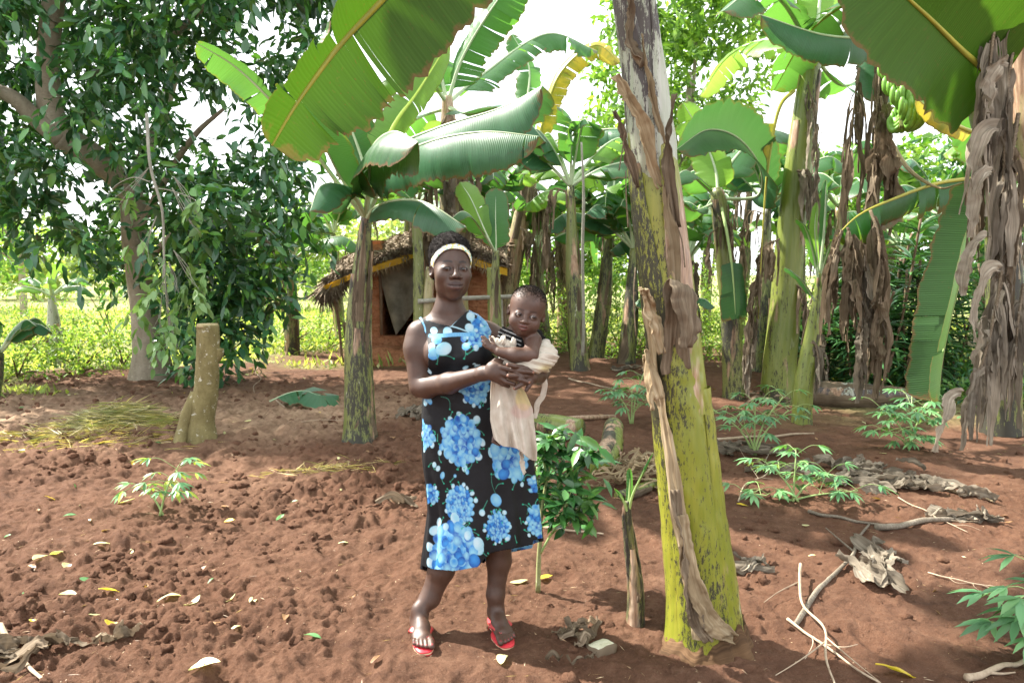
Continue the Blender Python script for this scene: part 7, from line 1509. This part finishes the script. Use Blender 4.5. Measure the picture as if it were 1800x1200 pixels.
# fallen leaves: broad-leaved tree
def scatter_leaves():
    r = np.random.default_rng(21); kinds = {'yellow': ((.55, .42, .04), 'yellow fallen tree leaf on the left soil'), 'pale': ((.50, .50, .26), 'pale green fallen tree leaf on the left soil'), 'green': ((.10, .24, .09), 'green fallen tree leaf on the left soil'), 'brown': ((.24, .14, .07), 'brown fallen leaf scrap on the soil')}
    protos = {}
    def proto(kind, v):
        key = (kind, v)
        if key not in protos:
            mb = MB(); n, m_ = 14, 7; u, w_ = np.meshgrid(np.linspace(0, 1, n), np.linspace(-1, 1, m_), indexing='ij'); rr = np.random.default_rng(v*7+hash(kind) % 5); wd = .21*np.sin(np.pi*u**.85)**.8
            z = .10*np.abs(w_)*wd*4*rr.uniform(-.4, 1)+.14*rr.normal()*np.sin(u*3.1)+.03*noise2(u*5+v, w_*2, v); V = np.stack([u-.5, w_*wd+.08*rr.normal()*np.sin(u*3), z], -1).reshape(-1, 3)
            c = np.array(kinds[kind][0])*(1+.12*rr.normal()); mb.add(V, grid_q(n, m_), np.stack([u, w_], -1).reshape(-1, 2), c); o = mb.build('fallen_leaf', FOL, None); protos[key] = [o.data, o]
        return protos[key]
    named = [(145, 858, 'green', .115, .3, 'long green leaf lying left of the small cassava'), (88, 880, 'yellow', .07, .1, 'orange-yellow leaf at the far left of the soil'), (130, 893, 'pale', .08, .2, 'pale leaf below the orange-yellow one'), (222, 883, 'pale', .12, .1, 'large pale leaf under the small cassava'), (178, 963, 'pale', .09, .8, 'light leaf at the middle left, right of a pair of pale leaves'), (72, 987, 'pale', .10, 1.4, 'pale leaf standing on edge at the left'), (98, 980, 'pale', .10, -.2, 'pale leaf next to the one standing on edge'), (118, 995, 'pale', .08, -.4, 'pale leaf right of the pair at the left'), (152, 1026, 'green', .06, .5, 'small blue-green crumpled leaf on the left soil'), (192, 1050, 'yellow', .09, .4, 'bright yellow leaf in the lower left soil'), (120, 1058, 'pale', .08, .1, 'thin pale leaf left of the bright yellow one'), (300, 1066, 'pale', .11, .5, 'pale cream leaf half buried in a clod, lower left'), (203, 1104, 'yellow', .09, 0, 'yellow-green leaf below the bright yellow one'), (168, 1085, 'pale', .06, .9, 'small pale leaf between the two yellow ones'), (550, 1126, 'green', .08, -.2, 'pale green leaf at the bottom left of the woman\'s foot'), (360, 1190, 'pale', .12, .1, 'large pale leaf cut by the lower picture edge'), (1575, 1187, 'yellow', .15, -.3, 'big yellow spotted leaf at the lower right edge'), (60, 1103, 'yellow', .04, 0, 'tiny yellow leaf at the lower left'), (912, 1022, 'pale', .09, -.1, 'pale leaf at the woman\'s dress hem on the right'), (958, 1020, 'yellow', .08, .3, 'bright yellow leaf at the foot of the sapling'), (1305, 892, 'yellow', .08, .1, 'small yellow leaf right of the thick stem'), (575, 1160, 'brown', .1, 1.2, 'olive leaf half under the woman\'s sandal') if 0 else (887, 1165, 'pale', .10, 1.3, 'olive leaf half under the woman\'s left sandal'), (660, 1165, 'brown', .06, 1.1, 'small tan leaf left of the woman\'s right foot'), (1440, 857, 'brown', .1, .2, 'brown leaf lying on the right soil'), (1690, 740, 'green', .12, .3, 'green leaf piece lying under the right-hand dead leaves'), (230, 802, 'green', .13, .1, 'green leaf among the pale straw')]
    def put(x, y, kind, L_, ang, label, grp, v):
        me, first = proto(kind, v); 
        if first.get('used'): o = first.copy(); COL.objects.link(o)
        else: o = first; o['used'] = 1
        p = gp(x, y); o.location = (p[0], p[1], hz(p[0], p[1])+.012); o.rotation_euler = (r.normal(0, .25), r.normal(0, .25), ang); o.scale = (L_,)*3; o['label'] = label; o['category'] = 'leaf'
        if grp: o['group'] = grp
        elif 'group' in o: del o['group']
        return o
    for i, (x, y, k_, L_, a, lb) in enumerate(named): put(x, y, k_, L_, a, lb, 'fallen leaves on the soil', i % 5)
    n = 0; done = []
    while n < 190:
        x, y = r.uniform(-20, 640), 645+480*r.random()**3
        if r.random() < .30: x = r.uniform(640, 1790)
        if 690 < x < 960 and y > 1000: continue
        kd = r.choice(['yellow', 'pale', 'green', 'brown'], p=[.18, .34, .14, .34]) if x < 640 else r.choice(['pale', 'brown'], p=[.25, .75]); lb = kinds[kd][1] if x < 640 else {'pale': 'small pale leaf scrap on the soil right of the woman', 'brown': 'small brown leaf scrap on the soil right of the woman'}[kd]
        if kd == 'brown' and x < 640: lb = 'brown fallen leaf scrap on the left soil'
        done.append((put(x, y, kd, r.uniform(.03, .085), r.random()*6.28, lb, 'scattered %s leaves' % kd if x < 640 else 'scattered %s scraps at right' % kd, int(r.integers(5))), (x, y), kd)); n += 1
    marks = [(352, 772, 'the cut post'), (266, 664, 'the big tree trunk'), (633, 772, 'the slim banana stem'), (535, 712, 'the fanned green leaf'), (215, 750, 'the cut grass heap'), (285, 905, 'the small left cassava'), (300, 1066, 'the half buried cream leaf'), (192, 1050, 'the bright yellow leaf'), (88, 880, 'the orange-yellow leaf'), (575, 830, 'the straw wisp'), (20, 700, 'the left picture edge'), (705, 890, 'the curled brown leaf'), (1238, 1128, 'the thick front stem'), (1395, 880, 'the low cassava'), (1560, 850, 'the pale leaf heap'), (1325, 800, 'the paler cassava'), (1600, 790, 'the cassava by the log'), (1116, 1096, 'the banana sucker'), (946, 1040, 'the sapling'), (1460, 1000, 'the diagonal leaf spine'), (1680, 915, 'the frayed stalk'), (1110, 745, 'the cassava left of the thick stem')]
    bk = {}
    for o, (x, y), kd in done:
        d = sorted(((math.hypot(x-a, (y-b_)*1.7), a, b_, n_) for a, b_, n_ in marks))[0]; dx, dy = x-d[1], (y-d[2])*1.7
        side = ('right of' if dx > 0 else 'left of') if abs(dx) > abs(dy) else ('in front of' if dy > 0 else 'behind'); bk.setdefault((kd, side, d[3]), []).append((d[0], o))
    ords = ['nearest', 'second nearest', 'third nearest', 'fourth nearest', 'fifth nearest', 'sixth nearest', 'seventh nearest', 'eighth nearest', 'ninth nearest', 'tenth nearest', 'eleventh nearest', 'twelfth nearest', 'farthest']
    for (kd, side, nm), L_ in bk.items():
        for i, (d, o) in enumerate(sorted(L_, key=lambda e: e[0])):
            o['label'] = '%s leaf %s %s%s' % ({'pale': 'small pale', 'yellow': 'small yellow', 'green': 'small green', 'brown': 'small brown'}[kd], side, nm, ', '+ords[min(i, 12)]+' to it' if len(L_) > 1 else ''); o['group'] = 'fallen leaves on the soil'
            if len(o['label'].replace('-', ' ').split()) > 16: o['label'] = o['label'].replace(', ', ' ').replace(' nearest to it', ' one').replace('small ', '')
    for me, o in protos.values():
        if 'used' in o: del o['used']
    for o in COL.objects:
        if 'used' in o: del o['used']
scatter_leaves()
# fine dry chaff over all the soil
def chaff():
    r = np.random.default_rng(31); n = 5200; y = 1.9*np.exp(r.random(n)*1.7); x = (r.random(n)*2-1)*(y*.8+.4); k = fbm2(x*1.5, y*1.5, 3, 31) > -.25; x, y = x[k], y[k]; n = len(x); a = r.random(n)*6.28; mb = MB()
    leaves(mb, np.stack([x, y, height(x, y)+.004], -1), np.stack([np.cos(a), np.sin(a), .15*r.normal(size=n)], -1), r.normal(size=(n, 3))*.4+[0, 0, 1], .008+.05*r.random(n)**3, .0018+.004*r.random(n)**2, pick(r, [(.33, .24, .16), (.24, .16, .10), (.45, .36, .25), (.16, .10, .06)], n), .1, .1, True)
    tag(mb.build('dry_litter', FOL), 'fine dry chaff and root bits scattered over the soil', kind='stuff')
chaff()
